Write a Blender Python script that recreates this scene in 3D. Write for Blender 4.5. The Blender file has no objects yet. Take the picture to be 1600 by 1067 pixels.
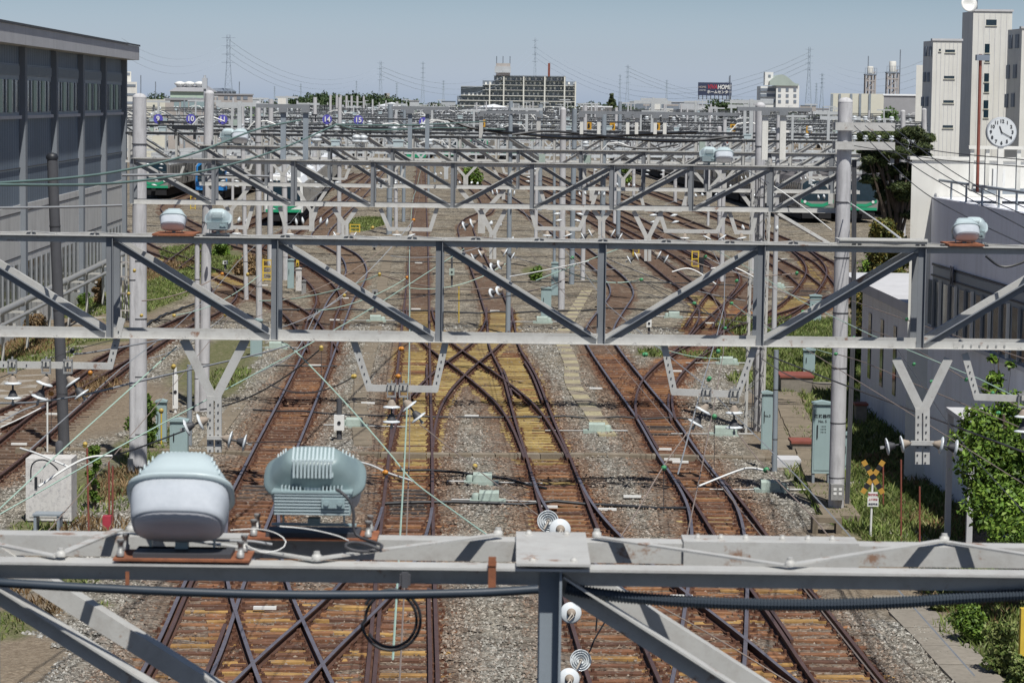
import bpy, bmesh, math, random
import numpy as np
from mathutils import Vector, Matrix, kdtree
random.seed(7)
R = math.radians
scene = bpy.context.scene
COL = bpy.data.collections.new("yard")
scene.collection.children.link(COL)
V = Vector
# ------------------------------------------------------------------ camera geometry
F = 4200.0
HC = 9.4
PITCH = math.atan(373.5 / F)
ROLL = R(0.75)
_c, _s = math.cos(PITCH), math.sin(PITCH)
FW = V((0, _c, -_s)); RT0 = V((1, 0, 0)); UP0 = V((0, _s, _c))
RT = RT0 * math.cos(ROLL) + UP0 * math.sin(ROLL)
UP = UP0 * math.cos(ROLL) - RT0 * math.sin(ROLL)
CAM = V((0, 0, HC))
def ray(px, py):
    return FW + RT * ((px - 800.0) / F) + UP * ((533.5 - py) / F)
def P(px, py, Y):
    d = ray(px, py); return CAM + d * (Y / d.y)
def G(px, py, z=0.0):
    d = ray(px, py); return CAM + d * ((z - HC) / d.z)
def HZ(px):            # horizon row at this column
    return 160 + (px - 800) * math.tan(ROLL)
def Hz(px, z, Y):      # point above column px at height z and distance Y
    x = P(px, 400, Y).x
    return V((x, Y, z))
# ------------------------------------------------------------------ materials
MATS = {}
def nodes_of(name):
    m = bpy.data.materials.new(name); m.use_nodes = True
    nt = m.node_tree; b = nt.nodes["Principled BSDF"]
    return m, nt, b
def L(nt, a, b): nt.links.new(a, b)
def N(nt, t, **kw):
    n = nt.nodes.new(t)
    for k, v in kw.items():
        if k in n.inputs: n.inputs[k].default_value = v
        else: setattr(n, k, v)
    return n
def ramp(nt, fac, stops, interp='LINEAR'):
    r = nt.nodes.new('ShaderNodeValToRGB'); r.color_ramp.interpolation = interp
    e = r.color_ramp.elements
    while len(e) < len(stops): e.new(0.5)
    for i, (p, c) in enumerate(stops):
        e[i].position = p; e[i].color = (*c, 1)
    if fac is not None: L(nt, fac, r.inputs[0])
    return r.outputs[0]
def mixc(nt, fac, a, b, mode='MIX'):
    n = nt.nodes.new('ShaderNodeMix'); n.data_type = 'RGBA'; n.blend_type = mode
    for sock, v in ((n.inputs[0], fac), (n.inputs[6], a), (n.inputs[7], b)):
        if isinstance(v, (int, float)): sock.default_value = v
        elif isinstance(v, tuple): sock.default_value = (*v, 1)
        else: L(nt, v, sock)
    return n.outputs[2]
def noise(nt, scale, detail=4, rough=0.6, vec=None):
    n = N(nt, 'ShaderNodeTexNoise'); n.inputs['Scale'].default_value = scale
    n.inputs['Detail'].default_value = detail; n.inputs['Roughness'].default_value = rough
    if vec is not None: L(nt, vec, n.inputs['Vector'])
    return n.outputs['Fac']
def coords(nt, scale=(1, 1, 1), kind='Object'):
    tc = nt.nodes.new('ShaderNodeTexCoord'); mp = nt.nodes.new('ShaderNodeMapping')
    mp.inputs['Scale'].default_value = scale
    L(nt, tc.outputs[kind], mp.inputs[0]); return mp.outputs[0]
def bump(nt, b, fac, strength=0.3, dist=0.02):
    n = nt.nodes.new('ShaderNodeBump'); n.inputs['Strength'].default_value = strength
    n.inputs['Distance'].default_value = dist
    L(nt, fac, n.inputs['Height']); L(nt, n.outputs[0], b.inputs['Normal'])
def weathered(name, col, dirt=(0.1, 0.08, 0.06), amt=0.35, rough=0.6, scale=3.0, metal=0.0, streak=True, rust=None, rust_amt=0.0, var=0.12, spec=0.35):
    """painted / weathered surface: broad tone shifts, vertical streaks, spots and optional rust"""
    m, nt, b = nodes_of(name)
    v = coords(nt); vs = coords(nt, (1, 1, 0.12))
    n1 = noise(nt, scale, 5, 0.65, v); n2 = noise(nt, scale * 5, 6, 0.7, vs if streak else v); n3 = noise(nt, scale * 22, 3, 0.6, v)
    light = tuple(min(1, c * (1 + var)) for c in col); dark = tuple(c * (1 - var) for c in col)
    c = ramp(nt, n1, [(0.3, dark), (0.7, light)])
    f = ramp(nt, n2, [(0.48, (0, 0, 0)), (0.78, (amt,) * 3)])
    c = mixc(nt, f, c, dirt)
    f3 = ramp(nt, n3, [(0.6, (0, 0, 0)), (0.75, (amt * 0.6,) * 3)])
    c = mixc(nt, f3, c, dirt)
    if rust:
        nr = noise(nt, scale * 1.7, 7, 0.72, v)
        fr = ramp(nt, nr, [(0.62 - rust_amt * 0.3, (0, 0, 0)), (0.68 - rust_amt * 0.3, (0.85,) * 3)])
        c = mixc(nt, fr, c, rust)
    L(nt, c, b.inputs['Base Color']); b.inputs['Roughness'].default_value = rough
    b.inputs['Metallic'].default_value = metal; b.inputs['Specular IOR Level'].default_value = spec
    bump(nt, b, n3, 0.12, 0.004)
    MATS[name] = m; return m
def plain(name, col, rough=0.5, metal=0.0, spec=0.5, var=0.1, scale=4):
    m, nt, b = nodes_of(name)
    n1 = noise(nt, scale, 5, 0.65, coords(nt))
    c = ramp(nt, n1, [(0.3, tuple(x * (1 - var) for x in col)), (0.7, tuple(min(1, x * (1 + var)) for x in col))])
    L(nt, c, b.inputs['Base Color']); b.inputs['Roughness'].default_value = rough
    b.inputs['Metallic'].default_value = metal; b.inputs['Specular IOR Level'].default_value = spec
    MATS[name] = m; return m
weathered('steel_post', (0.20, 0.212, 0.225), dirt=(0.15, 0.13, 0.11), amt=0.3, rough=0.5, scale=1.6, var=0.10)
weathered('steel', (0.48, 0.475, 0.45), dirt=(0.17, 0.13, 0.10), amt=0.3, rough=0.5, scale=1.6, streak=False, rust=(0.2, 0.09, 0.045), rust_amt=0.02, var=0.10)
weathered('steel_near', (0.47, 0.465, 0.44), dirt=(0.2, 0.15, 0.12), amt=0.34, rough=0.45, scale=3.0, streak=False, rust=(0.24, 0.12, 0.06), rust_amt=0.09, var=0.10)
weathered('steel_far', (0.46, 0.48, 0.485), dirt=(0.2, 0.19, 0.19), amt=0.3, rough=0.6, scale=0.7, streak=False, rust=(0.26, 0.2, 0.17), rust_amt=-0.12, var=0.16)  # distance haze whitened into the steel colour
weathered('steel_blue', (0.25, 0.285, 0.315), dirt=(0.14, 0.13, 0.12), amt=0.25, rough=0.5, scale=2, var=0.08)
weathered('rusty_plate', (0.26, 0.10, 0.05), dirt=(0.09, 0.04, 0.03), amt=0.6, rough=0.85, scale=9, streak=False, var=0.35)
weathered('concrete_pole', (0.50, 0.495, 0.50), dirt=(0.17, 0.165, 0.165), amt=0.6, rough=0.85, scale=2.2, var=0.10)
weathered('pole_dark', (0.075, 0.077, 0.085), dirt=(0.13, 0.12, 0.12), amt=0.3, rough=0.8, scale=2, var=0.15)
weathered('concrete', (0.24, 0.215, 0.18), dirt=(0.09, 0.08, 0.06), amt=0.5, rough=0.9, scale=1.5, streak=False, var=0.15)
weathered('duct', (0.20, 0.165, 0.12), dirt=(0.08, 0.07, 0.05), amt=0.5, rough=0.9, scale=1.5, streak=False, var=0.2)
weathered('white_wall', (0.68, 0.67, 0.62), dirt=(0.3, 0.27, 0.22), amt=0.3, rough=0.8, scale=0.35, var=0.05)
weathered('grey_wall', (0.52, 0.52, 0.53), dirt=(0.24, 0.23, 0.22), amt=0.3, rough=0.8, scale=0.5, var=0.06)
weathered('pilaster', (0.20, 0.22, 0.245), dirt=(0.2, 0.2, 0.2), amt=0.3, rough=0.8, scale=0.5, var=0.06)
weathered('rail_side', (0.085, 0.045, 0.032), dirt=(0.16, 0.07, 0.035), amt=0.6, rough=0.75, scale=2.5, streak=False, var=0.3)
weathered('rail_head', (0.10, 0.06, 0.052), dirt=(0.11, 0.05, 0.035), amt=0.45, rough=0.45, scale=1.3, streak=False, metal=0.2, var=0.2)
weathered('rail_bright', (0.16, 0.15, 0.175), dirt=(0.12, 0.07, 0.06), amt=0.55, rough=0.4, scale=1.3, streak=False, metal=0.3, var=0.15)
weathered('fastener', (0.09, 0.04, 0.025), dirt=(0.16, 0.08, 0.04), amt=0.5, rough=0.9, scale=9, streak=False, var=0.3)
weathered('cabinet', (0.30, 0.395, 0.395), dirt=(0.2, 0.22, 0.2), amt=0.22, rough=0.5, scale=1.5, var=0.05)
weathered('cabinet_white', (0.60, 0.58, 0.55), dirt=(0.25, 0.24, 0.25), amt=0.85, rough=0.6, scale=2.2, streak=False, var=0.08, rust=(0.2, 0.12, 0.09), rust_amt=-0.12)
weathered('machine', (0.34, 0.41, 0.365), dirt=(0.18, 0.2, 0.15), amt=0.35, rough=0.6, scale=4, streak=False, var=0.12)
weathered('cap_brown', (0.30, 0.25, 0.20), dirt=(0.15, 0.1, 0.07), amt=0.4, rough=0.7, scale=14, streak=False, var=0.15)
plain('lens', (0.62, 0.62, 0.64), rough=0.6, var=0.04)
plain('porcelain', (0.62, 0.65, 0.66), rough=0.15, spec=0.6, var=0.06)
weathered('galv', (0.33, 0.33, 0.32), dirt=(0.2, 0.18, 0.15), amt=0.4, rough=0.5, scale=14, metal=0.3, streak=False, var=0.15)
weathered('galv_brown', (0.38, 0.34, 0.29), dirt=(0.2, 0.15, 0.11), amt=0.4, rough=0.6, scale=14, streak=False, var=0.15)
plain('lamp_shell', (0.44, 0.52, 0.535), rough=0.35, var=0.05, scale=9)
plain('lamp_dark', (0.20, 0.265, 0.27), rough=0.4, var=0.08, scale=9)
plain('lamp_box', (0.26, 0.34, 0.35), rough=0.45, var=0.08, scale=9)
plain('black', (0.018, 0.02, 0.024), rough=0.5, var=0.2)
plain('conduit', (0.028, 0.04, 0.055), rough=0.45, var=0.15)
plain('wire_dark', (0.05, 0.05, 0.055), rough=0.6)
plain('wire_brown', (0.24, 0.19, 0.16), rough=0.6)
plain('wire_green', (0.36, 0.50, 0.42), rough=0.6)
plain('wire_feed', (0.13, 0.20, 0.18), rough=0.6)
plain('wire_grey', (0.27, 0.28, 0.29), rough=0.5)
plain('white', (0.72, 0.72, 0.69), rough=0.5, var=0.05)
plain('yellow', (0.60, 0.42, 0.05), rough=0.5, var=0.15)
plain('ball_yellow', (0.50, 0.36, 0.09), rough=0.5, var=0.2, scale=9)
plain('ball_orange', (0.55, 0.22, 0.03), rough=0.5, var=0.2, scale=9)
plain('ball_green', (0.07, 0.28, 0.12), rough=0.5, var=0.2, scale=9)
plain('orange', (0.48, 0.27, 0.05), rough=0.5, var=0.15)
plain('red', (0.38, 0.04, 0.06), rough=0.5, var=0.1)
plain('brick_red', (0.22, 0.065, 0.045), rough=0.7, var=0.2)
plain('train_green', (0.02, 0.30, 0.15), rough=0.35, var=0.08)
plain('train_blue', (0.03, 0.22, 0.55), rough=0.35, var=0.08)
plain('train_roof', (0.36, 0.37, 0.37), rough=0.7, var=0.15, scale=0.8)
plain('train_roof_dark', (0.13, 0.12, 0.12), rough=0.8, var=0.3, scale=1.5)
plain('train_steel', (0.30, 0.29, 0.27), rough=0.45, metal=0.35, var=0.12, scale=1)
plain('glass_dark', (0.012, 0.03, 0.045), rough=0.12, var=0.2)
plain('glass_pane', (0.035, 0.05, 0.06), rough=0.12, var=0.3, scale=0.8)
plain('underframe', (0.012, 0.012, 0.014), rough=0.9, var=0.3)
plain('sign_purple', (0.10, 0.09, 0.42), rough=0.5, var=0.05)
plain('sign_orange', (0.55, 0.30, 0.03), rough=0.5, var=0.05)
plain('navy', (0.035, 0.045, 0.085), rough=0.5, var=0.08)
plain('roof_white', (0.80, 0.82, 0.84), rough=0.5, var=0.04, scale=0.1)
plain('roof_grey', (0.30, 0.30, 0.31), rough=0.7, var=0.12, scale=0.3)
plain('roof_green', (0.36, 0.42, 0.38), rough=0.6, var=0.1, scale=0.3)
plain('house_green', (0.42, 0.53, 0.43), rough=0.7, var=0.08, scale=0.2)
plain('cream', (0.62, 0.60, 0.50), rough=0.7, var=0.05, scale=0.3)
plain('far_grey', (0.44, 0.46, 0.48), rough=0.8, var=0.12, scale=0.2)
plain('far_brown', (0.38, 0.35, 0.33), rough=0.8, var=0.15, scale=0.2)  # lightened, haze is part of this colour
weathered('white_paint', (0.80, 0.81, 0.85), dirt=(0.45, 0.43, 0.40), amt=0.35, rough=0.8, scale=0.5, var=0.04)
weathered('clad_sunlit', (0.62, 0.61, 0.585), dirt=(0.22, 0.2, 0.19), amt=0.4, rough=0.8, scale=0.5, var=0.08)  # lower depot wall, sunlight mixed into a paler colour
plain('far_dark', (0.18, 0.21, 0.25), rough=0.6, var=0.2, scale=0.3)  # dark tone raised towards blue grey to paint in haze
plain('pylon', (0.30, 0.36, 0.43), rough=0.7, var=0.1, scale=0.1)  # pale blue, aerial haze put into the base colour
plain('bark', (0.10, 0.075, 0.055), rough=0.9, var=0.3, scale=5)
plain('clock_face', (0.58, 0.60, 0.60), rough=0.4, var=0.03)
plain('clothes', (0.05, 0.055, 0.07), rough=0.8, var=0.2)
plain('skin', (0.45, 0.27, 0.19), rough=0.6, var=0.05)
plain('path', (0.30, 0.275, 0.24), rough=0.9, var=0.15, scale=0.5)
plain('pink_wood', (0.40, 0.13, 0.14), rough=0.7, var=0.15)

def leaf_mat(name, dark, mid, light):
    m, nt, b = nodes_of(name)
    g = nt.nodes.new('ShaderNodeNewGeometry')
    n1 = noise(nt, 0.9, 3, 0.6, coords(nt))
    c = ramp(nt, g.outputs['Random Per Island'], [(0.0, dark), (0.5, mid), (1.0, light)])
    f = ramp(nt, n1, [(0.35, (0.45,) * 3), (0.7, (1.15,) * 3)])
    c = mixc(nt, 1.0, c, f, 'MULTIPLY')
    L(nt, c, b.inputs['Base Color']); b.inputs['Roughness'].default_value = 0.55
    b.inputs['Specular IOR Level'].default_value = 0.25
    MATS[name] = m
leaf_mat('leaf_far', (0.035, 0.06, 0.03), (0.055, 0.095, 0.035), (0.09, 0.13, 0.05))
leaf_mat('leaf_bright', (0.05, 0.10, 0.015), (0.11, 0.20, 0.025), (0.22, 0.32, 0.05))
leaf_mat('leaf_pine', (0.02, 0.035, 0.015), (0.055, 0.08, 0.025), (0.15, 0.18, 0.06))
leaf_mat('leaf_hedge', (0.05, 0.07, 0.02), (0.12, 0.13, 0.03), (0.30, 0.22, 0.05))
leaf_mat('leaf_lime', (0.06, 0.13, 0.03), (0.11, 0.2, 0.05), (0.17, 0.28, 0.08))
leaf_mat('grass', (0.08, 0.12, 0.03), (0.17, 0.235, 0.055), (0.32, 0.34, 0.13))
leaf_mat('dry_grass', (0.18, 0.11, 0.05), (0.28, 0.18, 0.09), (0.36, 0.27, 0.15))

def train_ribs():
    m, nt, b = nodes_of('train_ribbed')
    v = coords(nt); sp = nt.nodes.new('ShaderNodeSeparateXYZ'); L(nt, v, sp.inputs[0])
    c = ramp(nt, noise(nt, 0.8, 4, 0.6, v), [(0.3, (0.17, 0.165, 0.155)), (0.7, (0.24, 0.23, 0.22))])
    L(nt, c, b.inputs['Base Color']); b.inputs['Roughness'].default_value = 0.5; b.inputs['Metallic'].default_value = 0.3
    MATS['train_ribbed'] = m
train_ribs()
def siding():
    m, nt, b = nodes_of('siding')
    v = coords(nt, kind='Object')
    w = N(nt, 'ShaderNodeTexWave', wave_type='BANDS', bands_direction='Y'); w.inputs['Scale'].default_value = 0.55; L(nt, v, w.inputs['Vector'])
    c = ramp(nt, w.outputs['Fac'], [(0.0, (0.10, 0.135, 0.175)), (0.15, (0.15, 0.19, 0.24)), (1.0, (0.17, 0.215, 0.27))])
    n1 = noise(nt, 0.3, 5, 0.6, coords(nt, (1, 1, 0.3)))
    c = mixc(nt, 1.0, c, ramp(nt, n1, [(0.3, (0.78,) * 3), (0.7, (1.1,) * 3)]), 'MULTIPLY')
    L(nt, c, b.inputs['Base Color']); b.inputs['Roughness'].default_value = 0.65
    bump(nt, b, w.outputs['Fac'], 0.3, 0.03); MATS['siding'] = m
siding()
def frost():
    m, nt, b = nodes_of('frost_glass')
    v = coords(nt)
    sp = nt.nodes.new('ShaderNodeSeparateXYZ'); L(nt, v, sp.inputs[0])
    c = ramp(nt, noise(nt, 14, 5, 0.7, v), [(0.35, (0.37, 0.40, 0.435)), (0.7, (0.44, 0.47, 0.505))])
    L(nt, c, b.inputs['Base Color']); b.inputs['Roughness'].default_value = 0.6; b.inputs['Specular IOR Level'].default_value = 0.3
    MATS['frost_glass'] = m
frost()
def sleeper_mats():
    for nm, pal in (('sleeper', [(0.0, (0.095, 0.045, 0.028)), (0.5, (0.20, 0.088, 0.043)), (1.0, (0.30, 0.145, 0.062))]),
                    ('sleeper_ochre', [(0.0, (0.22, 0.12, 0.045)), (0.5, (0.34, 0.19, 0.06)), (1.0, (0.44, 0.27, 0.09))]),
                    ('sleeper_yellow', [(0.0, (0.24, 0.155, 0.05)), (0.4, (0.33, 0.235, 0.08)), (1.0, (0.47, 0.36, 0.14))]),
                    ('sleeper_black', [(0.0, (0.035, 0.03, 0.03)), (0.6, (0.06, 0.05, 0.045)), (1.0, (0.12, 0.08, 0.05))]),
                    ('sleeper_dull', [(0.0, (0.10, 0.065, 0.045)), (0.5, (0.15, 0.095, 0.065)), (1.0, (0.20, 0.135, 0.09))])):
        m, nt, b = nodes_of(nm)
        oi = nt.nodes.new('ShaderNodeObjectInfo')
        c = ramp(nt, oi.outputs['Random'], pal)
        v = coords(nt)
        tc = nt.nodes.new('ShaderNodeNewGeometry')
        n1 = noise(nt, 3.0, 5, 0.7, tc.outputs['Position']); n2 = noise(nt, 1.0, 6, 0.7, None)
        L(nt, coords(nt, (4, 40, 4)), nt.nodes[-1].inputs['Vector'])
        c = mixc(nt, 1.0, c, ramp(nt, n1, [(0.3, (0.55,) * 3), (0.7, (1.3,) * 3)]), 'MULTIPLY')
        f = ramp(nt, n2, [(0.5, (0, 0, 0)), (0.7, (0.7,) * 3)])
        c = mixc(nt, f, c, (0.07, 0.045, 0.035))
        n4 = noise(nt, 9.0, 3, 0.7, tc.outputs['Position'])
        f4 = ramp(nt, n4, [(0.60, (0, 0, 0)), (0.66, (0.8,) * 3)])
        c = mixc(nt, f4, c, (0.27, 0.25, 0.22))
        L(nt, c, b.inputs['Base Color']); b.inputs['Roughness'].default_value = 0.9
        bump(nt, b, n4, 0.5, 0.02); MATS[nm] = m
sleeper_mats()
# ------------------------------------------------------------------ mesh helpers
class MB:
    def __init__(s): s.v = []; s.f = []; s.m = []; s.cur = 0; s.smooth = []; s.sm = False
    def add(s, vs, fs):
        o = len(s.v); s.v.extend([tuple(v) for v in vs])
        for f in fs: s.f.append([o + i for i in f]); s.m.append(s.cur); s.smooth.append(s.sm)
    def box(s, c, size, M=None):
        x, y, z = size[0] / 2, size[1] / 2, size[2] / 2
        vs = [V((sx * x, sy * y, sz * z)) for sx in (-1, 1) for sy in (-1, 1) for sz in (-1, 1)]
        if M is not None: vs = [M @ v for v in vs]
        c = V(c)
        s.add([v + c for v in vs], [(0, 1, 3, 2), (4, 6, 7, 5), (0, 4, 5, 1), (2, 3, 7, 6), (0, 2, 6, 4), (1, 5, 7, 3)])
    def span(s, a, b):
        a = V(a); b = V(b); s.box((a + b) / 2, (abs(b.x - a.x), abs(b.y - a.y), abs(b.z - a.z)))
    def prism(s, prof, p0, p1, up=(0, 0, 1)):
        """extrude 2-D profile (side, up) from p0 to p1"""
        p0 = V(p0); p1 = V(p1); d = (p1 - p0).normalized(); up = V(up)
        sd = d.cross(up)
        if sd.length < 1e-4: sd = V((1, 0, 0))
        sd.normalize(); u = sd.cross(d).normalized(); n = len(prof)
        vs = [p0 + sd * a + u * b for a, b in prof] + [p1 + sd * a + u * b for a, b in prof]
        fs = [(i, (i + 1) % n, n + (i + 1) % n, n + i) for i in range(n)]
        fs += [tuple(range(n - 1, -1, -1)), tuple(range(n, 2 * n))]
        s.add(vs, fs)
    def beam(s, p0, p1, w, h, up=(0, 0, 1)):
        s.prism([(-w / 2, -h / 2), (w / 2, -h / 2), (w / 2, h / 2), (-w / 2, h / 2)], p0, p1, up)
    def angle(s, p0, p1, a, b, t, up=(0, 0, 1)):
        """L section: leg a along side, leg b along up (signed)"""
        sa = 1 if a > 0 else -1; sb = 1 if b > 0 else -1
        pr = [(0, 0), (a, 0), (a, sb * t), (sa * t, sb * t), (sa * t, b), (0, b)]
        s.prism(pr, p0, p1, up)
    def tube(s, pts, r, n=8, cap=True, r1=None):
        pts = [V(p) for p in pts]; k = len(pts); rings = []
        ref = None
        for i, p in enumerate(pts):
            d = (pts[min(i + 1, k - 1)] - pts[max(i - 1, 0)]).normalized()
            if ref is None:
                ref = V((0, 0, 1)) if abs(d.z) < 0.9 else V((1, 0, 0))
            sd = d.cross(ref).normalized(); u = sd.cross(d).normalized(); ref = u
            rr = r if r1 is None else r + (r1 - r) * i / (k - 1)
            rings.append([p + sd * (math.cos(a) * rr) + u * (math.sin(a) * rr) for a in [2 * math.pi * j / n for j in range(n)]])
        vs = [v for rg in rings for v in rg]; fs = []
        for i in range(k - 1):
            for j in range(n):
                a, b = i * n + j, i * n + (j + 1) % n
                fs.append((a, b, b + n, a + n))
        o = s.sm; s.sm = n > 5; s.add(vs, fs); s.sm = False
        if cap: s.add(vs[:n], [tuple(range(n - 1, -1, -1))]); s.add(vs[-n:], [tuple(range(n))])
        s.sm = o
    def lathe(s, prof, base, axis=(0, 0, 1), n=20):
        base = V(base); ax = V(axis).normalized()
        ref = V((1, 0, 0)) if abs(ax.x) < 0.9 else V((0, 1, 0))
        sd = ax.cross(ref).normalized(); u = ax.cross(sd)
        vs = []; fs = []
        for r, h in prof:
            for j in range(n):
                a = 2 * math.pi * j / n
                vs.append(base + ax * h + sd * (math.cos(a) * r) + u * (math.sin(a) * r))
        for i in range(len(prof) - 1):
            for j in range(n):
                a, b = i * n + j, i * n + (j + 1) % n
                fs.append((a, b, b + n, a + n))
        o = s.sm; s.sm = True; s.add(vs, fs); s.sm = False
        s.add(vs[:n], [tuple(range(n - 1, -1, -1))]); s.add(vs[-n:], [tuple(range(n))]); s.sm = o
    def quad(s, a, b, c, d): s.add([a, b, c, d], [(0, 1, 2, 3)])
    def obj(s, name, mats, parent=None):
        """link as one mesh object; vertices are given in world space (or in a thing still standing at the origin)"""
        me = bpy.data.meshes.new(name)
        off = V((0, 0, 0)); q = parent
        while q is not None: off += q.location; q = q.parent
        me.from_pydata([tuple(V(v) - off) for v in s.v], [], s.f)
        if isinstance(mats, str): mats = [mats]
        for mn in mats: me.materials.append(MATS[mn])
        me.polygons.foreach_set('material_index', s.m)
        me.polygons.foreach_set('use_smooth', s.smooth)
        me.update()
        bm = bmesh.new(); bm.from_mesh(me); bmesh.ops.recalc_face_normals(bm, faces=bm.faces); bm.to_mesh(me); bm.free()
        o = bpy.data.objects.new(name, me); COL.objects.link(o)
        if parent is not None: o.parent = parent
        return o
    def solo(s, name, mats, label, cat, group=None, base=None, kind=None):
        """a thing that is one mesh, with its origin at its base"""
        if base is None:
            a = np.array([tuple(v) for v in s.v]); base = V((a[:, 0].mean(), a[:, 1].mean(), a[:, 2].min()))
        base = V(base); s.v = [tuple(V(v) - base) for v in s.v]
        o = s.obj(name, mats); o.location = base
        return tag(o, label, cat, group, kind)
def tag(o, label=None, cat=None, group=None, kind=None):
    if label: o['label'] = label
    if cat: o['category'] = cat
    if group: o['group'] = group
    if kind: o['kind'] = kind
    return o
def thing(name, label, cat, loc=(0, 0, 0), rz=0, group=None):
    o = bpy.data.objects.new(name, None); COL.objects.link(o); o.location = loc; o.rotation_euler = (0, 0, rz)
    o.empty_display_size = 0.1
    return tag(o, label, cat, group)
def copy_tree(o, parent=None):
    c = o.copy(); COL.objects.link(c); c.parent = parent
    for ch in list(o.children): copy_tree(ch, c)
    return c
def pbox(name, mat, parent, c, size, rz=0):
    m = MB(); m.box(c, size, Matrix.Rotation(rz, 3, 'Z') if rz else None); return m.obj(name, mat, parent)
ORD = ['first', 'second', 'third', 'fourth', 'fifth', 'sixth', 'seventh', 'eighth', 'ninth', 'tenth', 'eleventh', 'twelfth', 'thirteenth', 'fourteenth', 'fifteenth', 'sixteenth', 'seventeenth', 'eighteenth', 'nineteenth', 'twentieth']
def ordw(i):
    if i < 20: return ORD[i]
    t = ['twenty', 'thirty', 'forty', 'fifty', 'sixty'][(i + 1) // 10 - 2]; r = (i + 1) % 10
    return t + ('-' + ORD[r - 1] if r else 'th')
def crom(pts, step):
    """centripetal-ish Catmull-Rom resample of world points at ~step"""
    pts = [V(p) for p in pts]; P0 = [pts[0] * 2 - pts[1]] + pts + [pts[-1] * 2 - pts[-2]]
    out = []
    for i in range(1, len(P0) - 2):
        a, b, c, d = P0[i - 1:i + 3]; n = max(2, int((c - b).length / 0.4)) if step >= .3 else max(8, int((c - b).length / .4))
        for k in range(n):
            t = k / n; t2 = t * t; t3 = t2 * t
            out.append(0.5 * ((2 * b) + (c - a) * t + (2 * a - 5 * b + 4 * c - d) * t2 + (3 * b - 3 * c + d - a) * t3))
    out.append(pts[-1])
    # smooth then resample
    for _ in range(30 if step >= .3 else 3):
        out = [out[0]] + [(out[i - 1] + out[i] * 2 + out[i + 1]) / 4 for i in range(1, len(out) - 1)] + [out[-1]]
    res = [out[0]]; acc = 0
    for i in range(1, len(out)):
        seg = out[i] - out[i - 1]; l = seg.length
        while acc + l >= step and l > 1e-9:
            t = (step - acc) / l; p = out[i - 1] + seg * t; res.append(p)
            out[i - 1] = p; seg = out[i] - p; l = seg.length; acc = 0
        acc += l
    return res
def text_mesh(name, body, size, loc, mat, parent=None, rot=(R(90), 0, 0), align='CENTER', extrude=0.01, bold=0.0, yalign='CENTER', shear=0.0, sx=1.0):
    cu = bpy.data.curves.new(name, 'FONT'); cu.body = body; cu.size = size; cu.align_x = align; cu.align_y = yalign
    cu.extrude = extrude; cu.offset = bold; cu.shear = shear; cu.resolution_u = 3
    to = bpy.data.objects.new(name + '_tmp', cu); COL.objects.link(to)
    dg = bpy.context.evaluated_depsgraph_get(); me = bpy.data.meshes.new_from_object(to.evaluated_get(dg))
    bpy.data.objects.remove(to)
    me.materials.clear(); me.materials.append(MATS[mat])
    o = bpy.data.objects.new(name, me); COL.objects.link(o); o.location = loc; o.rotation_euler = rot; o.scale = (sx, 1, 1)
    if parent is not None:
        o.parent = parent; q = parent
        while q is not None: o.location -= q.location; q = q.parent
    return o
# ------------------------------------------------------------------ tracks (rail centre lines traced through points on the ground)
ZR = 0.18
TR = {}   # name -> world centre points resampled
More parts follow.
